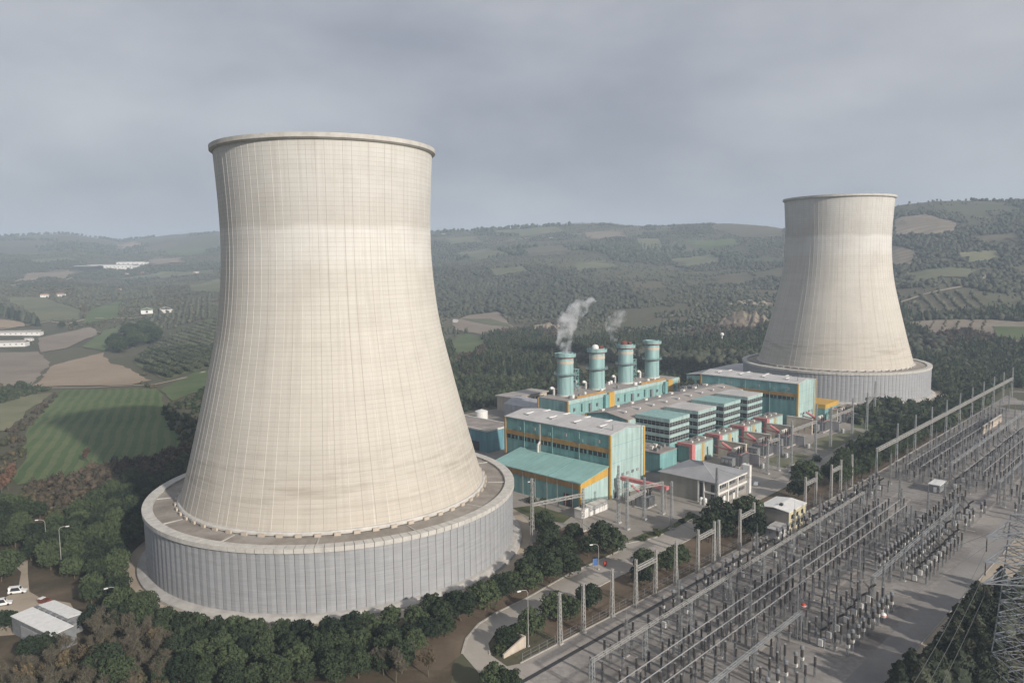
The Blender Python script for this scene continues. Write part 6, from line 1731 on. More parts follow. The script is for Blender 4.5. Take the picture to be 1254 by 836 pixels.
# tubular busbars with their supports
def bus_support():
    t = thing('bus_support', 'x', 'bus support', (0, 0, 0), PA)
    m = MB(); lattice(m, (0, 0, 0), (0, 0, 5.4), .5, .36, 5, .09, .06); m.build('stand', 'steel_dim', t, recalc=False)
    MB().lathe([(.16, 5.4), (.16, 5.6), (.3, 5.75), (.17, 5.95), (.3, 6.15), (.17, 6.35), (.3, 6.55), (.17, 6.75), (.3, 6.95), (.17, 7.15), (.28, 7.35), (.15, 7.6), (.15, 7.82)], 8).build('insulator', 'porcelain', t)
    MB().box(-.25, .25, -.14, .14, 7.82, 8.0).build('clamp', 'tube_metal', t)
    MB().box(-.5, .5, -.5, .5, -.05, .25).build('footing', 'concrete', t)
    return t
B0 = bus_support(); used0 = [False]
BUS = [('left tube of the long near triple busbar', -124, 47, -92.0), ('middle tube of the long near triple busbar', -124, 56, -95.6), ('right tube of the long near triple busbar', -124, 46, -99.2),
       ('tube nearest the pine belt in the far triple busbar', 104, 284, -76.6), ('middle tube of the far triple busbar', 104, 226, -82.0), ('third tube of the far triple busbar', 104, 206, -87.4),
       ('left tube of the triple busbar at the right edge', 108, 260, -103.0), ('middle tube of the triple busbar at the right edge', 112, 240, -109.0), ('right tube of the triple busbar at the right edge', 118, 230, -114.5)]
BSH = ['under left near tube', 'under middle near tube', 'under right near tube', 'under far tube beside pine belt', 'under middle far tube', 'under third far tube', 'under left tube at right edge', 'under middle tube at right edge', 'under right tube at right edge']
for (lab, u0, u1, v), short in zip(BUS, BSH):
    t = thing('busbar_tube', 'pale ' + lab, 'busbar', spot(u0, v), PA, 'tubular busbars over the switchyard')
    n = 6; L = u1 - u0
    for k in range(n): MB().tube((L * k / n + .15, 0, 8.12), (L * (k + 1) / n - .15, 0, 8.12), .115, .115, 8).build('tube', 'tube_metal', t)
    for k in range(1, n): MB().tube((L * k / n - .3, 0, 8.12), (L * k / n + .3, 0, 8.12), .17, .17, 8).build('coupling', 'steel_dim', t)
    q = 0; u = u0 + 4
    while u < u1:
        x, y, z = spot(u, v)
        if in_frame(x, y, 8, 10):
            q += 1
            ll = f'bus support, {ordw(q)} from near end, {short}'
            if not used0[0]: B0.location = (x, y, z); B0['label'] = ll; B0['group'] = 'bus supports under the tubes'; used0[0] = True
            else: dup(B0, (x, y, z), PA, ll, 'bus supports under the tubes')
        u += 9.2
# apparatus
def post_insulator():
    t = thing('post_insulator', 'x', 'insulator', (0, 0, 0), PA)
    m = MB(); lattice(m, (0, 0, 0.2), (0, 0, 2.7), .45, .4, 3, .1, .06); m.build('stand', 'equipment_grey', t, recalc=False)
    MB().lathe([(.2, 2.7)] + [((.36 if i % 2 else .2), 2.9 + .17 * i) for i in range(14)] + [(.2, 5.4)], 8).build('insulator', 'porcelain', t)
    MB().lathe([(.1, 5.4), (.26, 5.45), (.26, 5.6), (.1, 5.65)], 8).build('cap', 'tube_metal', t)
    return t
def current_transformer():
    t = thing('current_transformer', 'x', 'instrument transformer', (0, 0, 0), PA)
    m = MB(); lattice(m, (0, 0, 0.1), (0, 0, 2.4), .55, .5, 3, .1, .06); m.build('stand', 'equipment_grey', t, recalc=False)
    MB().box(-.42, .42, -.42, .42, 2.4, 3.1).build('base_tank', 'off_white', t)
    MB().lathe([(.3, 3.1)] + [((.42 if i % 2 else .26), 3.25 + .17 * i) for i in range(11)] + [(.22, 5.1)], 8).build('insulator', 'porcelain', t)
    MB().lathe([(.2, 5.1), (.5, 5.2), (.5, 5.8), (.25, 6.05)], 10).build('head', 'equipment_grey', t)
    return t
def disconnector():
    t = thing('disconnector', 'x', 'disconnector', (0, 0, 0), PA)
    for y in (-1.8, 1.8):
        m = MB(); lattice(m, (0, y, 0), (0, y, 2.6), .45, .4, 3, .1, .06); m.build('stand', 'steel_dim', t, recalc=False)
        MB().lathe([(.16, 2.9)] + [((.29 if i % 2 else .17), 3.05 + .17 * i) for i in range(11)] + [(.15, 5.0)], 8, (0, y)).build('insulator', 'porcelain', t)
    MB().box(-.15, .15, -2.3, 2.3, 2.6, 2.9).build('base_beam', 'galvanised', t)
    MB().tube((0, -1.8, 5.05), (0, 1.8, 5.05), .09, .09, 6).build('blade', 'tube_metal', t)
    return t
def breaker():
    t = thing('circuit_breaker', 'x', 'circuit breaker', (0, 0, 0), PA)
    m = MB()
    for y in (-.9, .9): m.bar((0, y, 0), (0, y, 2.4), .2)
    m.bar((0, -1.2, 2.4), (0, 1.2, 2.4), .3); m.build('stand', 'galvanised', t)
    MB().box(-.5, .5, -.55, .55, .5, 2.2).build('control_box', 'white', t)
    MB().lathe([(.24, 2.55)] + [((.36 if i % 2 else .24), 2.7 + .17 * i) for i in range(10)] + [(.24, 4.4)], 8).build('post_insulator', 'porcelain', t)
    for s in (-1, 1):
        m = MB()
        for i in range(8): m.tube((0, s * (.2 + .19 * i), 4.5 + .17 * i), (0, s * (.3 + .19 * i), 4.6 + .17 * i), .36 if i % 2 else .26, None, 7)
        m.build('chamber', 'porcelain', t)
    return t
PROT = {'post': post_insulator(), 'ct': current_transformer(), 'disc': disconnector(), 'brk': breaker()}
GRP = {'post': 'post insulators in the switchyard', 'ct': 'instrument transformers in the switchyard', 'disc': 'disconnectors in the switchyard', 'brk': 'circuit breakers in the switchyard'}
first = {k: True for k in PROT}; NUM = {k: 0 for k in PROT}
def put(k, u, v, lab, s=1.0):
    x, y, z = spot(u, v)
    if not in_frame(x, y, 3, 8): return False
    if NUM[k] >= 290: return False
    NUM[k] += 1
    if first[k]:
        o = PROT[k]; o.location = (x, y, z); o['label'] = lab; o['group'] = GRP[k]; first[k] = False
    else: o = dup(PROT[k], (x, y, z), PA, lab, GRP[k])
    o.scale = (s, s, s * rnd.uniform(.94, 1.06))
    return True
NAMES = {'post': 'dark post insulator', 'ct': 'instrument transformer', 'disc': 'twin-post disconnector', 'brk': 'white-boxed circuit breaker'}
def row(k, u0, u1, du, v, where, jit=.35, gap=None):
    q = 0; u = u0; i = 0
    while u <= u1:
        i += 1
        if not gap or i % gap:
            if put(k, u + rnd.uniform(-jit, jit), v + rnd.uniform(-jit, jit) * .5, f'{NAMES[k]}, {ordw(q + 1)} from near end, {where}'): q += 1
        u += du
row('ct', -74, 94, 4.4, -73.2, 'the row along the dark trench', .3, 4)
row('post', -104, 92, 6.2, -75.6, 'the row just behind the trench')
row('disc', -112, 88, 8.2, -79.0, 'the row before the first lattice beam')
row('post', -112, 60, 5.4, -86.4, 'the row behind the first lattice beam', .5)
row('post', -86, 60, 8.0, -89.4, 'the row left of the near busbar', .5)
row('disc', -96, 60, 10.5, -102.6, 'the row right of the near busbar')
row('post', -116, 40, 4.6, -93.8, 'the row between the near tubes', .5)
row('post', -116, 40, 5.2, -97.4, 'the second row between the near tubes', .5)
row('disc', -110, 60, 9.0, -88.0, 'the row before the near busbar')
row('brk', -80, 92, 11.0, -77.3, 'the row between trench and beam')
# clusters seen in the open yard
for r_, v in enumerate((-106.5, -109.5, -113.0, -116.6, -119.6)):
    kk = ('ct', 'post', 'ct', 'brk', 'post')[r_]
    row(kk, -4, 38, (3.4, 4.2, 3.2, 5.2, 4.4)[r_], v, f'{ordw(r_ + 1)} row of the mid-yard cluster', .3)
for r_, v in enumerate((-108.5, -111.5, -114.8, -118.0)):
    kk = ('post', 'brk', 'post', 'ct')[r_]
    row(kk, -62, -26, (4.2, 5.6, 4.4, 3.6)[r_], v, f'{ordw(r_ + 1)} row of the cluster beside the asphalt lane', .3)
for r_, v in enumerate((-109.0, -112.5, -116.0)):
    row(('post', 'ct', 'post')[r_], -112, -74, (4.4, 4.6, 5.0)[r_], v, f'{ordw(r_ + 1)} row of the cluster at the bottom edge', .3)
row('post', 42, 98, 4.2, -104.5, 'the dense row before the cross road', .6)
row('post', 44, 92, 5.0, -108.0, 'the second dense row before the cross road', .6)
row('disc', 108, 300, 9.5, -79.4, 'the row under the far busbar')
row('post', 106, 250, 6.6, -84.8, 'the far row between the far tubes', .6)
row('ct', 108, 220, 7.2, -90.6, 'the far row right of the far tubes', .5)
row('post', 108, 240, 7.4, -94.0, 'the far row before the far lattice beam', .6)
row('disc', 108, 230, 10.0, -106.0, 'the far row between the right-edge tubes')
row('post', 108, 210, 7.4, -112.0, 'the far row at the right edge', .6)
row('post', 104, 200, 8.4, -121.0, 'the farthest right row by the cross road', .6)
row('brk', 108, 230, 12.0, -100.0, 'the far row left of the right-edge tubes')
for r_, (v, kk, du) in enumerate(((-125.5, 'ct', 7.0), (-129.5, 'disc', 9.0), (-133.5, 'ct', 7.6), (-137.5, 'brk', 11.0))):
    row(kk, 84, 230, du, v, f'{ordw(r_ + 1)} row beyond the cross road at the right edge', .8)
for r_, (v, kk, du) in enumerate(((-107.0, 'disc', 9.0), (-112.5, 'brk', 10.0), (-116.5, 'ct', 7.0))):
    row(kk, 46, 84, du, v, f'{ordw(r_ + 1)} sparse row before the cross road', 1.2)
# taller lattice masts standing free
def mast():
    t = thing('lightning_mast', 'x', 'mast', (0, 0, 0), PA)
    lat('shaft', (0, 0, 0), (0, 0, 13.0), .75, .4, 11, 'steel_dim', t, .12, .07)
    m = MB(); m.tube((0, 0, 13), (0, 0, 16), .07, .03, 5); m.build('spike', 'galvanised', t)
    MB().box(-.7, .7, -.7, .7, -.05, .3).build('footing', 'concrete', t)
    for z in (12.2, 9.8): MB().bar((-1.2, 0, z), (1.2, 0, z), .12).build('crossarm', 'steel_dim', t)
    return t
M0 = mast(); fm = True
MR = [(-77.8, -100, 96, 24.5, 'row nearest the trench'), (-89.0, -92, 80, 27, 'row left of the near busbar'), (-104.2, -84, 90, 23, 'row right of the near busbar'), (-114.0, -60, 60, 18, 'row through the open clusters'), (-80.0, 112, 330, 22, 'far row by the pine belt'), (-92.2, 110, 300, 22, 'far row right of the far tubes'), (-106.0, 104, 260, 20, 'far row between the right-edge tubes'), (-120.0, 92, 220, 20, 'farthest right row'), (-127.5, 80, 220, 17, 'row beyond the cross road'), (-135.5, 86, 220, 19, 'last row beyond the cross road'), (-96.5, -70, 70, 30, 'row among the near tubes')]
for v, u0, u1, du, where in MR:
    q = 0; u = u0
    while u <= u1:
        x, y, z = spot(u + rnd.uniform(-2, 2), v + rnd.uniform(-.6, .6))
        if in_frame(x, y, 5, 5):
            q += 1; ll = f'slim lattice mast, {ordw(q)} from near end in the {where}'
            if fm: o = M0; o.location = (x, y, z); o['label'] = ll; o['group'] = 'lattice masts in the switchyard'; fm = False
            else: o = dup(M0, (x, y, z), PA, ll, 'lattice masts in the switchyard')
            o.scale = (1, 1, rnd.uniform(.72, 1.05))
        u += du
# transformer-bay poles with wires up to the long gantry
BP = [(-21.1, -19.4, 22, 'tall post at the corner of the front transformer bay, nearest the hall'), (-24.7, -25.9, 19, 'tall post at the outer corner of the front transformer bay'), (-11.6, -24.5, 16.5, 'post in the middle of the front transformer bay'), (-1.5, -26, 13, 'short post beside the control building wall'), (-13.9, -37.8, 18, 'post at the road edge before the front transformer bay'), (15.0, -39.9, 17.5, 'dark post at the corner of the control building'),
      (77.6, -31, 16.5, 'bay post past the parked cars, first of the far line'), (86.2, -32.2, 17.5, 'bay post past the parked cars, second of the far line'), (98, -33.1, 22, 'bay post below the third air intake, third of the far line'), (125.3, -33.4, 26, 'bay post before the far hall, fourth of the far line'), (140.4, -35, 22.5, 'bay post before the far hall gable, fifth of the far line'), (170.5, -34.8, 23, 'bay post under the far hall corner, sixth of the far line'), (192, -35, 23, 'bay post right of the yellow annex, seventh of the far line'), (225, -28, 23, 'bay post at the far end of the line'),
      (-57.5, -9.1, 23, 'very tall pale lattice post beside the thick pine clump'), (-36.7, -15.1, 16, 'pale lattice post at the white cabin')]
for i, (u, v, h, lab) in enumerate(BP):
    t = thing('bay_post', lab, 'post', spot(u, v), PA, 'tall posts of the transformer bays')
    lat('shaft', (0, 0, 0), (0, 0, h), 1.0 if i != 5 else 1.2, .5, 16, 'concrete_pole' if i > 13 else 'galvanised' if i != 5 else 'steel_dim', t, .18, .1)
    MB().box(-.9, .9, -.9, .9, -.02, .5).build('footing', 'concrete', t)
    m = MB(); m.bar((-.8, 0, h - .4), (.8, 0, h - .4), .14); m.build('crossbar', 'galvanised', t)
def bay_beam(lab, a, b, z, wdt=.9):
    p = spot(*a); q = spot(*b)
    t = thing('bay_beam', lab, 'gantry beam', (p[0], p[1], 0), 0, 'beams between the bay posts')
    d = Vector((q[0] - p[0], q[1] - p[1], 0))
    lat('truss', (0, 0, z), (d.x, d.y, z), wdt, wdt, 12, 'concrete_pole', t, .16, .09)
    for f in (.25, .5, .75):
        MB().lathe([(.1, z - 2.6), (.22, z - 2.3), (.12, z - 2), (.22, z - 1.7), (.12, z - 1.4), (.22, z - 1.1), (.1, z - .6)], 6, (d.x * f, d.y * f)).build('insulator_string', 'porcelain', t)
bay_beam('pale truss from the very tall post to the post at the white cabin', (-57.5, -9.1), (-36.7, -15.1), 13.6)
bay_beam('pale truss at the hall side of the front transformer bay', (-21.1, -19.4), (-1.5, -26), 12.2)
bay_beam('pale truss at the road side of the front transformer bay', (-24.7, -25.9), (-11.6, -24.5), 11.0)
bay_beam('truss joining the first two far bay posts', (77.6, -31), (86.2, -32.2), 15.0)
bay_beam('truss joining the third and fourth far bay posts', (98, -33.1), (125.3, -33.4), 17)
bay_beam('truss before the far hall gable', (140.4, -35), (170.5, -34.8), 17)
bay_beam('truss right of the yellow annex', (192, -35), (225, -28), 17)
# overhead wires
def wire(label, p, q, sag, r=.055, group='overhead wires'):
    p = Vector(p); q = Vector(q); m = MB(); n = 14; pts = []
    for i in range(n + 1):
        t_ = i / n; c = p.lerp(q, t_) - Vector((0, 0, sag * 4 * t_ * (1 - t_))); pts.append(c - p)
    m.path(pts, r, 4)
    o = m.build('overhead_wire', 'wire', None, p, 0, recalc=False)
    return tag(o, label, 'wire', group)
def up(u, v, z): x, y, _ = pw(u, v); return (x, y, z)
for i, (u0, v0, z0, u1, v1, z1, lab) in enumerate([
    (98, -33.1, 21, 124.4, -71, 14, 'sagging wire from the third far bay post over the pine belt'), (125.3, -33.4, 22, 140, -71, 14, 'sagging wire from the fourth far bay post over the pine belt'), (140.4, -35, 21, 165, -71, 14, 'sagging wire from the fifth far bay post over the pine belt'), (170.5, -34.8, 21, 190, -71, 14, 'sagging wire from the sixth far bay post over the pine belt'),
    (192, -35, 21, 215, -71, 14, 'sagging wire from the seventh far bay post over the pine belt'), (-57.5, -9.1, 21, -70, -64.6, 13, 'wire from the very tall post down to the first H-frame'), (-24.7, -25.9, 18, -40, -64.8, 12.5, 'wire from the front bay post to the second H-frame'), (-13.9, -37.8, 17, -12, -65, 12.5, 'wire from the road-edge post to the H-frame left of the switch house'),
    (15, -39.9, 17, 40, -66, 12.5, 'wire from the control building post to the H-frame right of the switch house'), (77.6, -31, 15.5, 64, -66, 12.5, 'wire from the first far bay post to the last H-frame')]):
    wire(lab, up(u0, v0, z0), up(u1, v1, z1), 2.2)
for k in range(9):
    u = 104 + 22 * k
    wire(f'wire from the long gantry down into the far yard, {ordw(k + 1)} from its near end', up(u, -71.5, 13.4), up(u + 3, -97, 9.5), 1.6)
for k in range(14):
    u = -108 + 12 * k
    wire(f'jumper wire from the first lattice beam to the near busbar, {ordw(k + 1)} from near end', up(u, -82.6, 8.2), up(u + 1.5, -92, 8.2), .9, .045)
for k in range(10):
    u = -106 + 15 * k
    wire(f'jumper wire from trench row to first lattice beam, {ordw(k + 1)} from near end', up(u, -75.6, 5.6), up(u + 1.0, -82.6, 8.0), .6, .045)
for k, v in enumerate((-86.4, -102.6)):
    wire(f'long wire along the {"left" if k == 0 else "right"} side of the near busbar', up(-112, v, 9.5), up(60, v, 9.5), 1.5)
# lattice pylon at the right edge
PY = (113.5, 160.5); zb = hz(*PY)
t = thing('lattice_pylon', 'big steel lattice pylon cut by the right picture edge', 'pylon', (PY[0], PY[1], zb), R(8))
HP = 40.5 - zb
def pyl(z0, z1, w0, w1, n, nm): return lat(nm, (0, 0, z0), (0, 0, z1), w0, w1, n, 'pylon_steel', t, .26, .13)
pyl(0, 14, 10.6, 8.6, 9, 'lower_body'); pyl(14, 28, 8.6, 7.2, 11, 'middle_body'); pyl(28, HP, 7.2, 6.2, 12, 'upper_body')
for z, w_ in ((4, 10.8), (9, 9.9), (14, 9.0), (18, 8.5), (22, 8), (26, 7.5), (30, 7.1), (34, 6.8), (38, 6.5), (HP, 6.2)):
    h_ = w_ / 2; m = MB()
    for a, b in (((-h_, -h_), (h_, -h_)), ((h_, -h_), (h_, h_)), ((h_, h_), (-h_, h_)), ((-h_, h_), (-h_, -h_)), ((-h_, -h_), (h_, h_)), ((-h_, h_), (h_, -h_))): m.bar((*a, z), (*b, z), .15)
    m.build('cross_bracing', 'pylon_steel', t, recalc=False)
for z in (26.8, 31.6, 37.0):
    zz = z - zb
    for s in (-1, 1):
        m = MB(); tip = Vector((s * 13.0, -1.5, zz + .6))
        for y in (-3.1, 3.1):
            m.bar((s * 3.1, y, zz), tip, .2); m.bar((s * 3.1, y, zz + 2.2), tip, .2)
            for f in (.3, .55, .8): m.bar(Vector((s * 3.1, y, zz)).lerp(tip, f), Vector((s * 3.1, y, zz + 2.2)).lerp(tip, f - .15), .1)
        for f in (.25, .5, .75): m.bar(Vector((s * 3.1, -3.1, zz)).lerp(tip, f), Vector((s * 3.1, 3.1, zz)).lerp(tip, f), .1)
        m.build('crossarm', 'pylon_steel', t, recalc=False)
        MB().lathe([(.05, zz - 2.6), (.14, zz - 2.2), (.07, zz - 1.9), (.14, zz - 1.5), (.07, zz - 1.2), (.14, zz - .8), (.05, zz + .5)], 8, (tip.x * .97, tip.y)).build('insulator_string', 'porcelain', t)
ca, sa = math.cos(R(8)), math.sin(R(8))
for i, z in enumerate((26.5, 32.0, 37.0)):
    for s, nm in ((-1, 'yard-side'), (1, 'outer')):
        lx, ly = s * 12.7, -1.5
        p = (PY[0] + lx * ca - ly * sa, PY[1] + lx * sa + ly * ca, z - 2.2)
        q = (p[0] - 95, p[1] - 104, p[2] - 3)
        wire(f'pylon conductor from the {nm} end of the {("lowest", "middle", "top")[i]} crossarm', p, q, 6, .045, 'pylon conductors')
# aerial warning balls on an earth wire
bp = [(1082, 753, 22.0, 'white and red warning ball over the asphalt lane', 'white'), (984, 741, 17, 'red warning ball over the near busbar', 'red_paint')]
pk = (PY[0] - 2, PY[1], 40.3)
for px, py, z, lab, mt in bp:
    x, y = at(px, py, z)
    d = Vector((x, y, z)) - Vector(pk)
    e = Vector(pk) + d * 1.6
    wire(f'thin earth wire carrying the {lab.split(" over")[0]}', pk, e, 0.0, .035, 'earth wires')
    b = thing('warning_ball', lab, 'marker ball', (x, y, z), 0)
    m = MB(); m.add([tuple(v * .62) for v in ICO2[0]], [tuple(f) for f in ICO2[1]]); m.build('ball', mt, b, smooth=True)
    MB().lathe([(.64, -.08), (.66, 0), (.64, .08), (.6, 0)], 16, closed=True).build('seam', 'red_paint' if mt == 'white' else 'white', b)
# kiosks, walls in the yard
t = thing('relay_kiosk', 'small white kiosk standing in the middle of the yard', 'kiosk', spot(96, -97), PA)
MB().box(0, 9, 0, 4, .3, 3.4).build('wall', 'equipment_grey', t); MB().box(-.3, 9.3, -.3, 4.3, 3.4, 3.7).build('roof', 'white', t); MB().box(0.2, 8.8, .2, 3.8, 0, .3).build('plinth', 'concrete', t)
MB().box(-.08, -.01, 1, 2.2, .4, 2.6).build('door', 'white', t)
t = thing('yard_wall', 'pale beige wall panel at the far end of the far busbar', 'wall', spot(228, -84), PA)
MB().box(0, 44, 0, .5, 0, 4.6).build('panel', 'beige', t); MB().box(-.1, 44.1, -.1, .6, 4.6, 4.8).build('cap', 'stone_pale', t)
p0 = at(617, 806, 0); p1 = at(642, 793, 0)
ang = math.atan2(p1[1] - p0[1], p1[0] - p0[0])
t = thing('retaining_wall', 'cream retaining wall at the inside of the road bend', 'wall', (p0[0], p0[1], 0), ang)
Lw = math.hypot(p1[0] - p0[0], p1[1] - p0[1])
m = MB(); m.add([(0, 0, 0), (Lw, 0, 0), (Lw, 0, 3.0), (0, 0, 1.0), (0, .45, 0), (Lw, .45, 0), (Lw, .45, 3.0), (0, .45, 1.0)], [(0, 1, 2, 3), (7, 6, 5, 4), (0, 4, 5, 1), (1, 5, 6, 2), (2, 6, 7, 3), (3, 7, 4, 0)]); m.build('panel', 'beige', t)
MB().box(Lw - .02, Lw + .5, -.1, 6, 0, 3.1).build('return_wall', 'beige', t)
# chain-link fence along the yard edge
t = thing('mesh_fence', 'thin wire fence along the top of the bank beside the yard', 'fence', spot(-118, -61.0), PA + R(-1.2))
m = MB()
for z in (.4, 1.2, 2.1): m.bar((0, 0, z), (205, 0, z), .05)
m.build('rail_wires', 'steel_dim', t)
fp = None
for k in range(69):
    if fp is None: fp = MB().bar((0, 0, 0), (0, 0, 2.3), .1).build('fence_post', 'steel_dim', t); o = fp
    else: o = fp.copy(); COL.objects.link(o); o.parent = t
    o.location = (3 * k, 0, 0)

# ------------------------------------------------------------------ street furniture, vehicles, small works
def lamp(label, px, py, h, ang, z=None):
    x, y = at(px, py, 0)
    t = thing('street_lamp', label, 'street lamp', (x, y, 0.02), ang, 'street lamps')
    MB().tube((0, 0, 0), (0, 0, h), .13, .07, 8).build('pole', 'concrete_pole', t)
    MB().path([(0, 0, h), (-.4, 0, h + .7), (-1.3, 0, h + 1.0), (-2.2, 0, h + 1.0)], .08, 6).build('arm', 'concrete_pole', t)
    MB().box(-3.1, -2.1, -.2, .2, h + .85, h + 1.1).build('lamp_head', 'white', t)
    MB().box(-.3, .3, -.3, .3, 0, .35).build('base', 'concrete', t)
lamp('street lamp at the inside of the road bend', 647, 791, 14.2, R(30))
lamp('street lamp beside the blue sign', 733, 697, 7.5, R(20))
lamp('street lamp beside the long annex of the front hall', 655, 612, 7, R(20))
lamp('street lamp in the clearing of the left grove', 57, 666, 8, R(10))
lamp('tall street lamp rising from the left grove', 76, 700, 14, R(190))
lamp('thin pale pole at the edge of the grove beside the white shed', 144, 748, 6.5, R(40))
x, y = at(729, 697, 0); t = thing('road_sign', 'blue sign board on two posts beside the road', 'sign', (x, y, .02), R(200))
MB().box(-.9, .9, -.06, .06, 1.4, 3.6).build('board', 'blue_paint', t)
for s in (-.7, .7): MB().bar((s, .1, 0), (s, .1, 3.5), .1).build('post', 'galvanised', t)
x, y = at(741, 693, 0); t = thing('hydrant_cabinet', 'small red fire cabinet right of the blue sign', 'fire cabinet', (x, y, .02), R(200))
MB().box(-.5, .5, -.3, .3, .4, 1.7).build('case', 'red_paint', t); MB().box(-.2, .2, -.2, .2, 0, .4).build('foot', 'dark', t)
def car(label, loc, ang, paint, van=False, group='parked cars'):
    t = thing('parked_van' if van else 'parked_car', label, 'van' if van else 'car', loc, ang, group)
    H_ = 2.1 if van else 1.45; L_ = 4.9 if van else 4.4
    pr = [(-L_ / 2, .35), (L_ / 2, .35), (L_ / 2, .8), (L_ * .27, .95), (L_ * .12, H_), (-L_ * .34 if not van else -L_ * .48, H_), (-L_ * .46, .98), (-L_ / 2, .9)]
    m = MB(); n_ = len(pr); w_ = .88
    m.add([(x, -w_ if z < 1 else -w_ * .82, z) for x, z in pr] + [(x, w_ if z < 1 else w_ * .82, z) for x, z in pr], [tuple(range(n_)), tuple(range(n_, 2 * n_))[::-1]] + [(i, n_ + i, n_ + (i + 1) % n_, (i + 1) % n_) for i in range(n_)])
    m.build('body', paint, t)
    g = MB()
    g.add([(L_ * .255, -.68, 1.02), (L_ * .255, .68, 1.02), (L_ * .135, .64, H_ - .06), (L_ * .135, -.64, H_ - .06)], [(0, 1, 2, 3)])
    for s in (-1, 1): g.add([(-L_ * .38, s * .895, 1.0), (L_ * .2, s * .895, 1.0), (L_ * .1, s * .76, H_ - .1), (-L_ * .3, s * .76, H_ - .1)], [(0, 1, 2, 3)])
    g.build('windows', 'glass_dark', t, recalc=False)
    for x in (-L_ * .31, L_ * .31):
        for s in (-1, 1): MB().tube((x, s * .72, .33), (x, s * .92, .33), .33, .33, 12).build('wheel', 'tyre', t)
x, y = at(926, 594, 0); car('silver car on the road behind the control building', (x, y, .09), PA + R(20), 'car_silver')
x, y = at(972, 579, 0); car('white car parked by the bush, nearer one', (x, y, .09), PA + R(95), 'car_white')
x, y = at(984, 571, 0); car('dark car parked by the bush, farther one', (x, y, .09), PA + R(95), 'car_dark')
x, y = at(992, 573, 0); car('silver car parked at the edge of the pine belt', (x, y, .09), PA + R(95), 'car_silver')
x, y = at(22, 726, 0); car('white van on the track beside the white shed', (x, y, .09), R(15), 'car_white', True)
x, y = at(3, 741, 0); car('white van at the left edge below the track', (x, y, .09), R(25), 'car_white', True)
# white flat-roofed shed, two bays with a gutter line of ducts between
a = Vector((*at(12.5, 753.7, 5), 0)); b = Vector((*at(40, 743.7, 5), 0)); c = Vector((*at(71, 774.6, 5), 0))
ang = math.atan2((b - a).y, (b - a).x)
t = thing('storage_shed', 'white-roofed grey storage shed at the lower left, twin bays', 'shed', (a.x, a.y, 0), ang)
W1 = (b - a).length; D1 = (c - b).length * .98
c1 = Vector((*at(46, 742, 5.1), 0)); c2 = Vector((*at(69.5, 737, 5.1), 0)); c3 = Vector((*at(92, 758.7, 4.9), 0)); W2 = (c2 - c1).length * .97; D2 = (c3 - c2).length
m = MB(); m.box(0.2, W1 + .6, -D1 + .2, -.2, 0, 4.8); m.box(W1 + .6, W1 + W2 + 1.2, -D2 + .2, -.2, 0, 4.8); m.build('wall', 'equipment_grey', t)
m = MB(); m.add([(0, 0, 4.82), (W1, 0, 5.1), (W1, -D1, 5.1), (0, -D1, 4.82), (0, 0, 5.0), (W1, 0, 5.28), (W1, -D1, 5.28), (0, -D1, 5.0)], [(3, 2, 1, 0), (4, 5, 6, 7), (0, 1, 5, 4), (1, 2, 6, 5), (2, 3, 7, 6), (3, 0, 4, 7)]); m.build('roof', 'white', t)
x0 = W1 + 1.3; x1 = x0 + W2
m = MB(); m.add([(x0, 0, 5.1), (x1, 0, 4.8), (x1, -D2, 4.8), (x0, -D2, 5.1), (x0, 0, 5.28), (x1, 0, 4.98), (x1, -D2, 4.98), (x0, -D2, 5.28)], [(3, 2, 1, 0), (4, 5, 6, 7), (0, 1, 5, 4), (1, 2, 6, 5), (2, 3, 7, 6), (3, 0, 4, 7)]); m.build('roof', 'white', t)
for k in range(7): MB().box(W1 + .2, W1 + 1.1, -D1 * (k + .8) / 7, -D1 * (k + .15) / 7, 4.82, 5.5).build('roof_unit', 'steel_dim', t)
MB().box(-.02, .17, -D1 * .7, -D1 * .25, .05, 3.6).build('roller_door', 'roof_metal', t)
x, y = at(55, 738, 0); t = thing('skip_container', 'red and white open skip behind the white shed', 'skip', (x, y, .05), R(-20)); t.scale = (.8, .8, .8)
m = MB(); m.box(-2.2, 2.2, -1, 1, .2, .4); m.box(-2.2, 2.2, -1, -.85, .4, 1.6); m.box(-2.2, 2.2, .85, 1, .4, 1.6); m.box(-2.2, -2.05, -.85, .85, .4, 1.6); m.box(2.05, 2.2, -.85, .85, .4, 1.6); m.build('bin', 'rust_red', t)
MB().box(-2.3, -.6, -1.05, 1.05, 1.6, 1.75).build('lid', 'white', t)
# cable ducts: pale concrete covers across and along the yard
for v, u0, u1 in ((-84.2, -120, 90), (-90.6, -118, 80), (-101.0, -112, 90), (-95.0, 104, 300), (-116.8, 60, 240)):
    structure(MB().box(0, u1 - u0, -.45, .45, .02, .12).build('cable_duct', 'yard_concrete', None, pw(u0, v), PA))
for k in range(13):
    u = -112 + 24 * k
    structure(MB().box(-.45, .45, 0, 38 if u < 90 else 44, .02, .13).build('cable_duct', 'yard_concrete', None, pw(u, -119 if u < 90 else -122), PA))
# undergrowth of the bare wood
pp = scatter_poly(np.array(BARE), 1500, 3)[:420]
mass('undergrowth', pp, sz(len(pp), .5, 1.5, 60), TUFT, 'scrub_mass', seed=61)
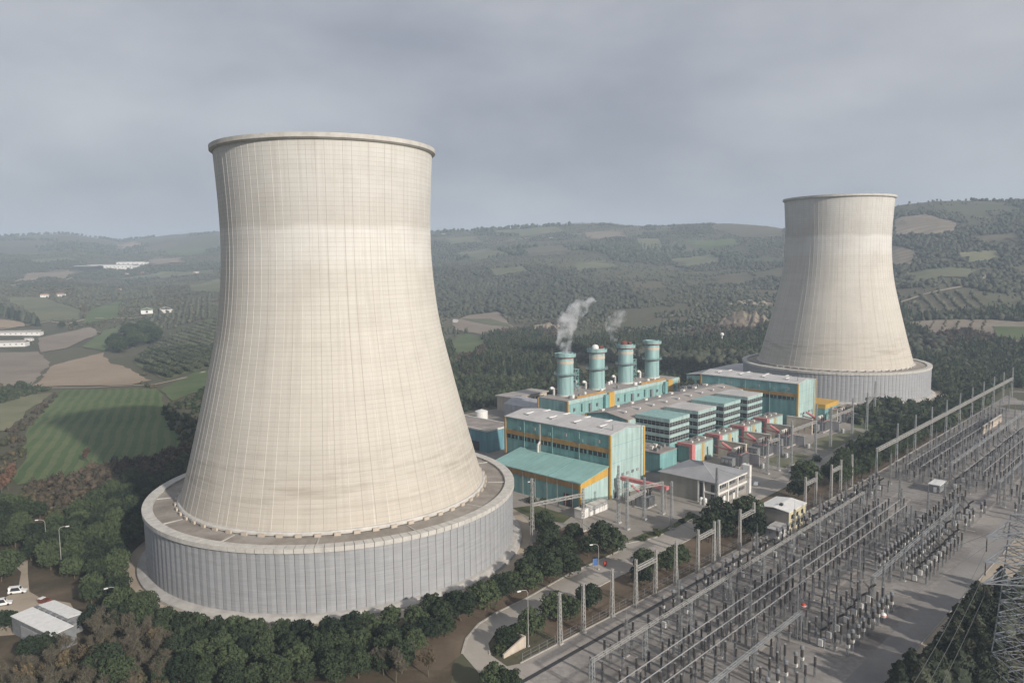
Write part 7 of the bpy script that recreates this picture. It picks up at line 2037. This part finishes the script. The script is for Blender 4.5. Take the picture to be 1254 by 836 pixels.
# brown autumn thickets among the pines behind the plant
for i, pl in enumerate(([(585, 425), (610, 405), (650, 400), (690, 392), (665, 425), (620, 450), (590, 450)], [(555, 440), (600, 430), (610, 455), (570, 462)], [(840, 405), (900, 395), (935, 410), (925, 430), (860, 425)], [(1110, 420), (1180, 405), (1254, 425), (1254, 432), (1150, 430)])):
    pp = scatter_poly(pixpoly(pl), 1600, 110 + i)[:420]
    mass('autumn_thicket', pp, sz(len(pp), 1.6, 3.2, 70 + i), TUFT, 'autumn_mass', seed=71 + i)
# more conductors strung through the yard
q = 0
for v, z, u0, u1 in ((-77.8, 9.6, -100, 92), (-89.0, 9.2, -92, 76), (-104.2, 9.6, -84, 86), (-114.0, 9.0, -60, 60), (-80.0, 9.5, 112, 320), (-92.2, 9.5, 110, 290), (-106.0, 9.2, 104, 250), (-120.0, 9.0, 92, 210)):
    u = u0
    while u < u1:
        for dv in (-1.1, 1.1):
            x, y, _ = spot(u, v)
            if in_frame(x, y, 9, 60):
                q += 1; wire(f'slack conductor between the slim masts, {ordw(q) if q < 100 else "past the hundredth,"} counted from the nearest mast row' if q < 100 else 'slack conductor between the slim masts of the far rows', up(u, v + dv, z), up(u + 24, v + dv, z), 1.1, .04, 'slack conductors between masts')
        u += 24
for k in range(14):
    u = -96 + 14 * k
    wire(f'cross wire over the whole near yard, {ordw(k + 1)} from near end', up(u, -77.8, 12.0), up(u + 2, -114.0, 11.0), 2.4, .04, 'cross wires over the near yard')
pp = scatter_poly(np.array(uvpoly([(200, 120), (250, 68), (256, 66), (256, 128), (345, 130), (345, 200), (230, 200), (176, 172)])), 2600, 120)[:900]
pp = pp[np.hypot(pp[:, 0] - T2[0], pp[:, 1] - T2[1]) > 74]
mass('pine_wood', pp, sz(len(pp), 1.7, 3.0, 121), TUFT, 'forest_mass', seed=122, tall=(1.0, 1.5))
# rough scrub on the bank beyond the pylon
p = sector(9000, 22, 60, 130, 700, 131)
vv = -(p[:, 0] - OX) * UY + (p[:, 1] - OY) * UX
p = p[(vv < -142) & (fbm(p[:, 0] / 40, p[:, 1] / 40, 91, 3) > .4)]
mass('bank_scrub', p, sz(len(p), .7, 2.2, 132), TUFT, 'scrub_mass', seed=133)
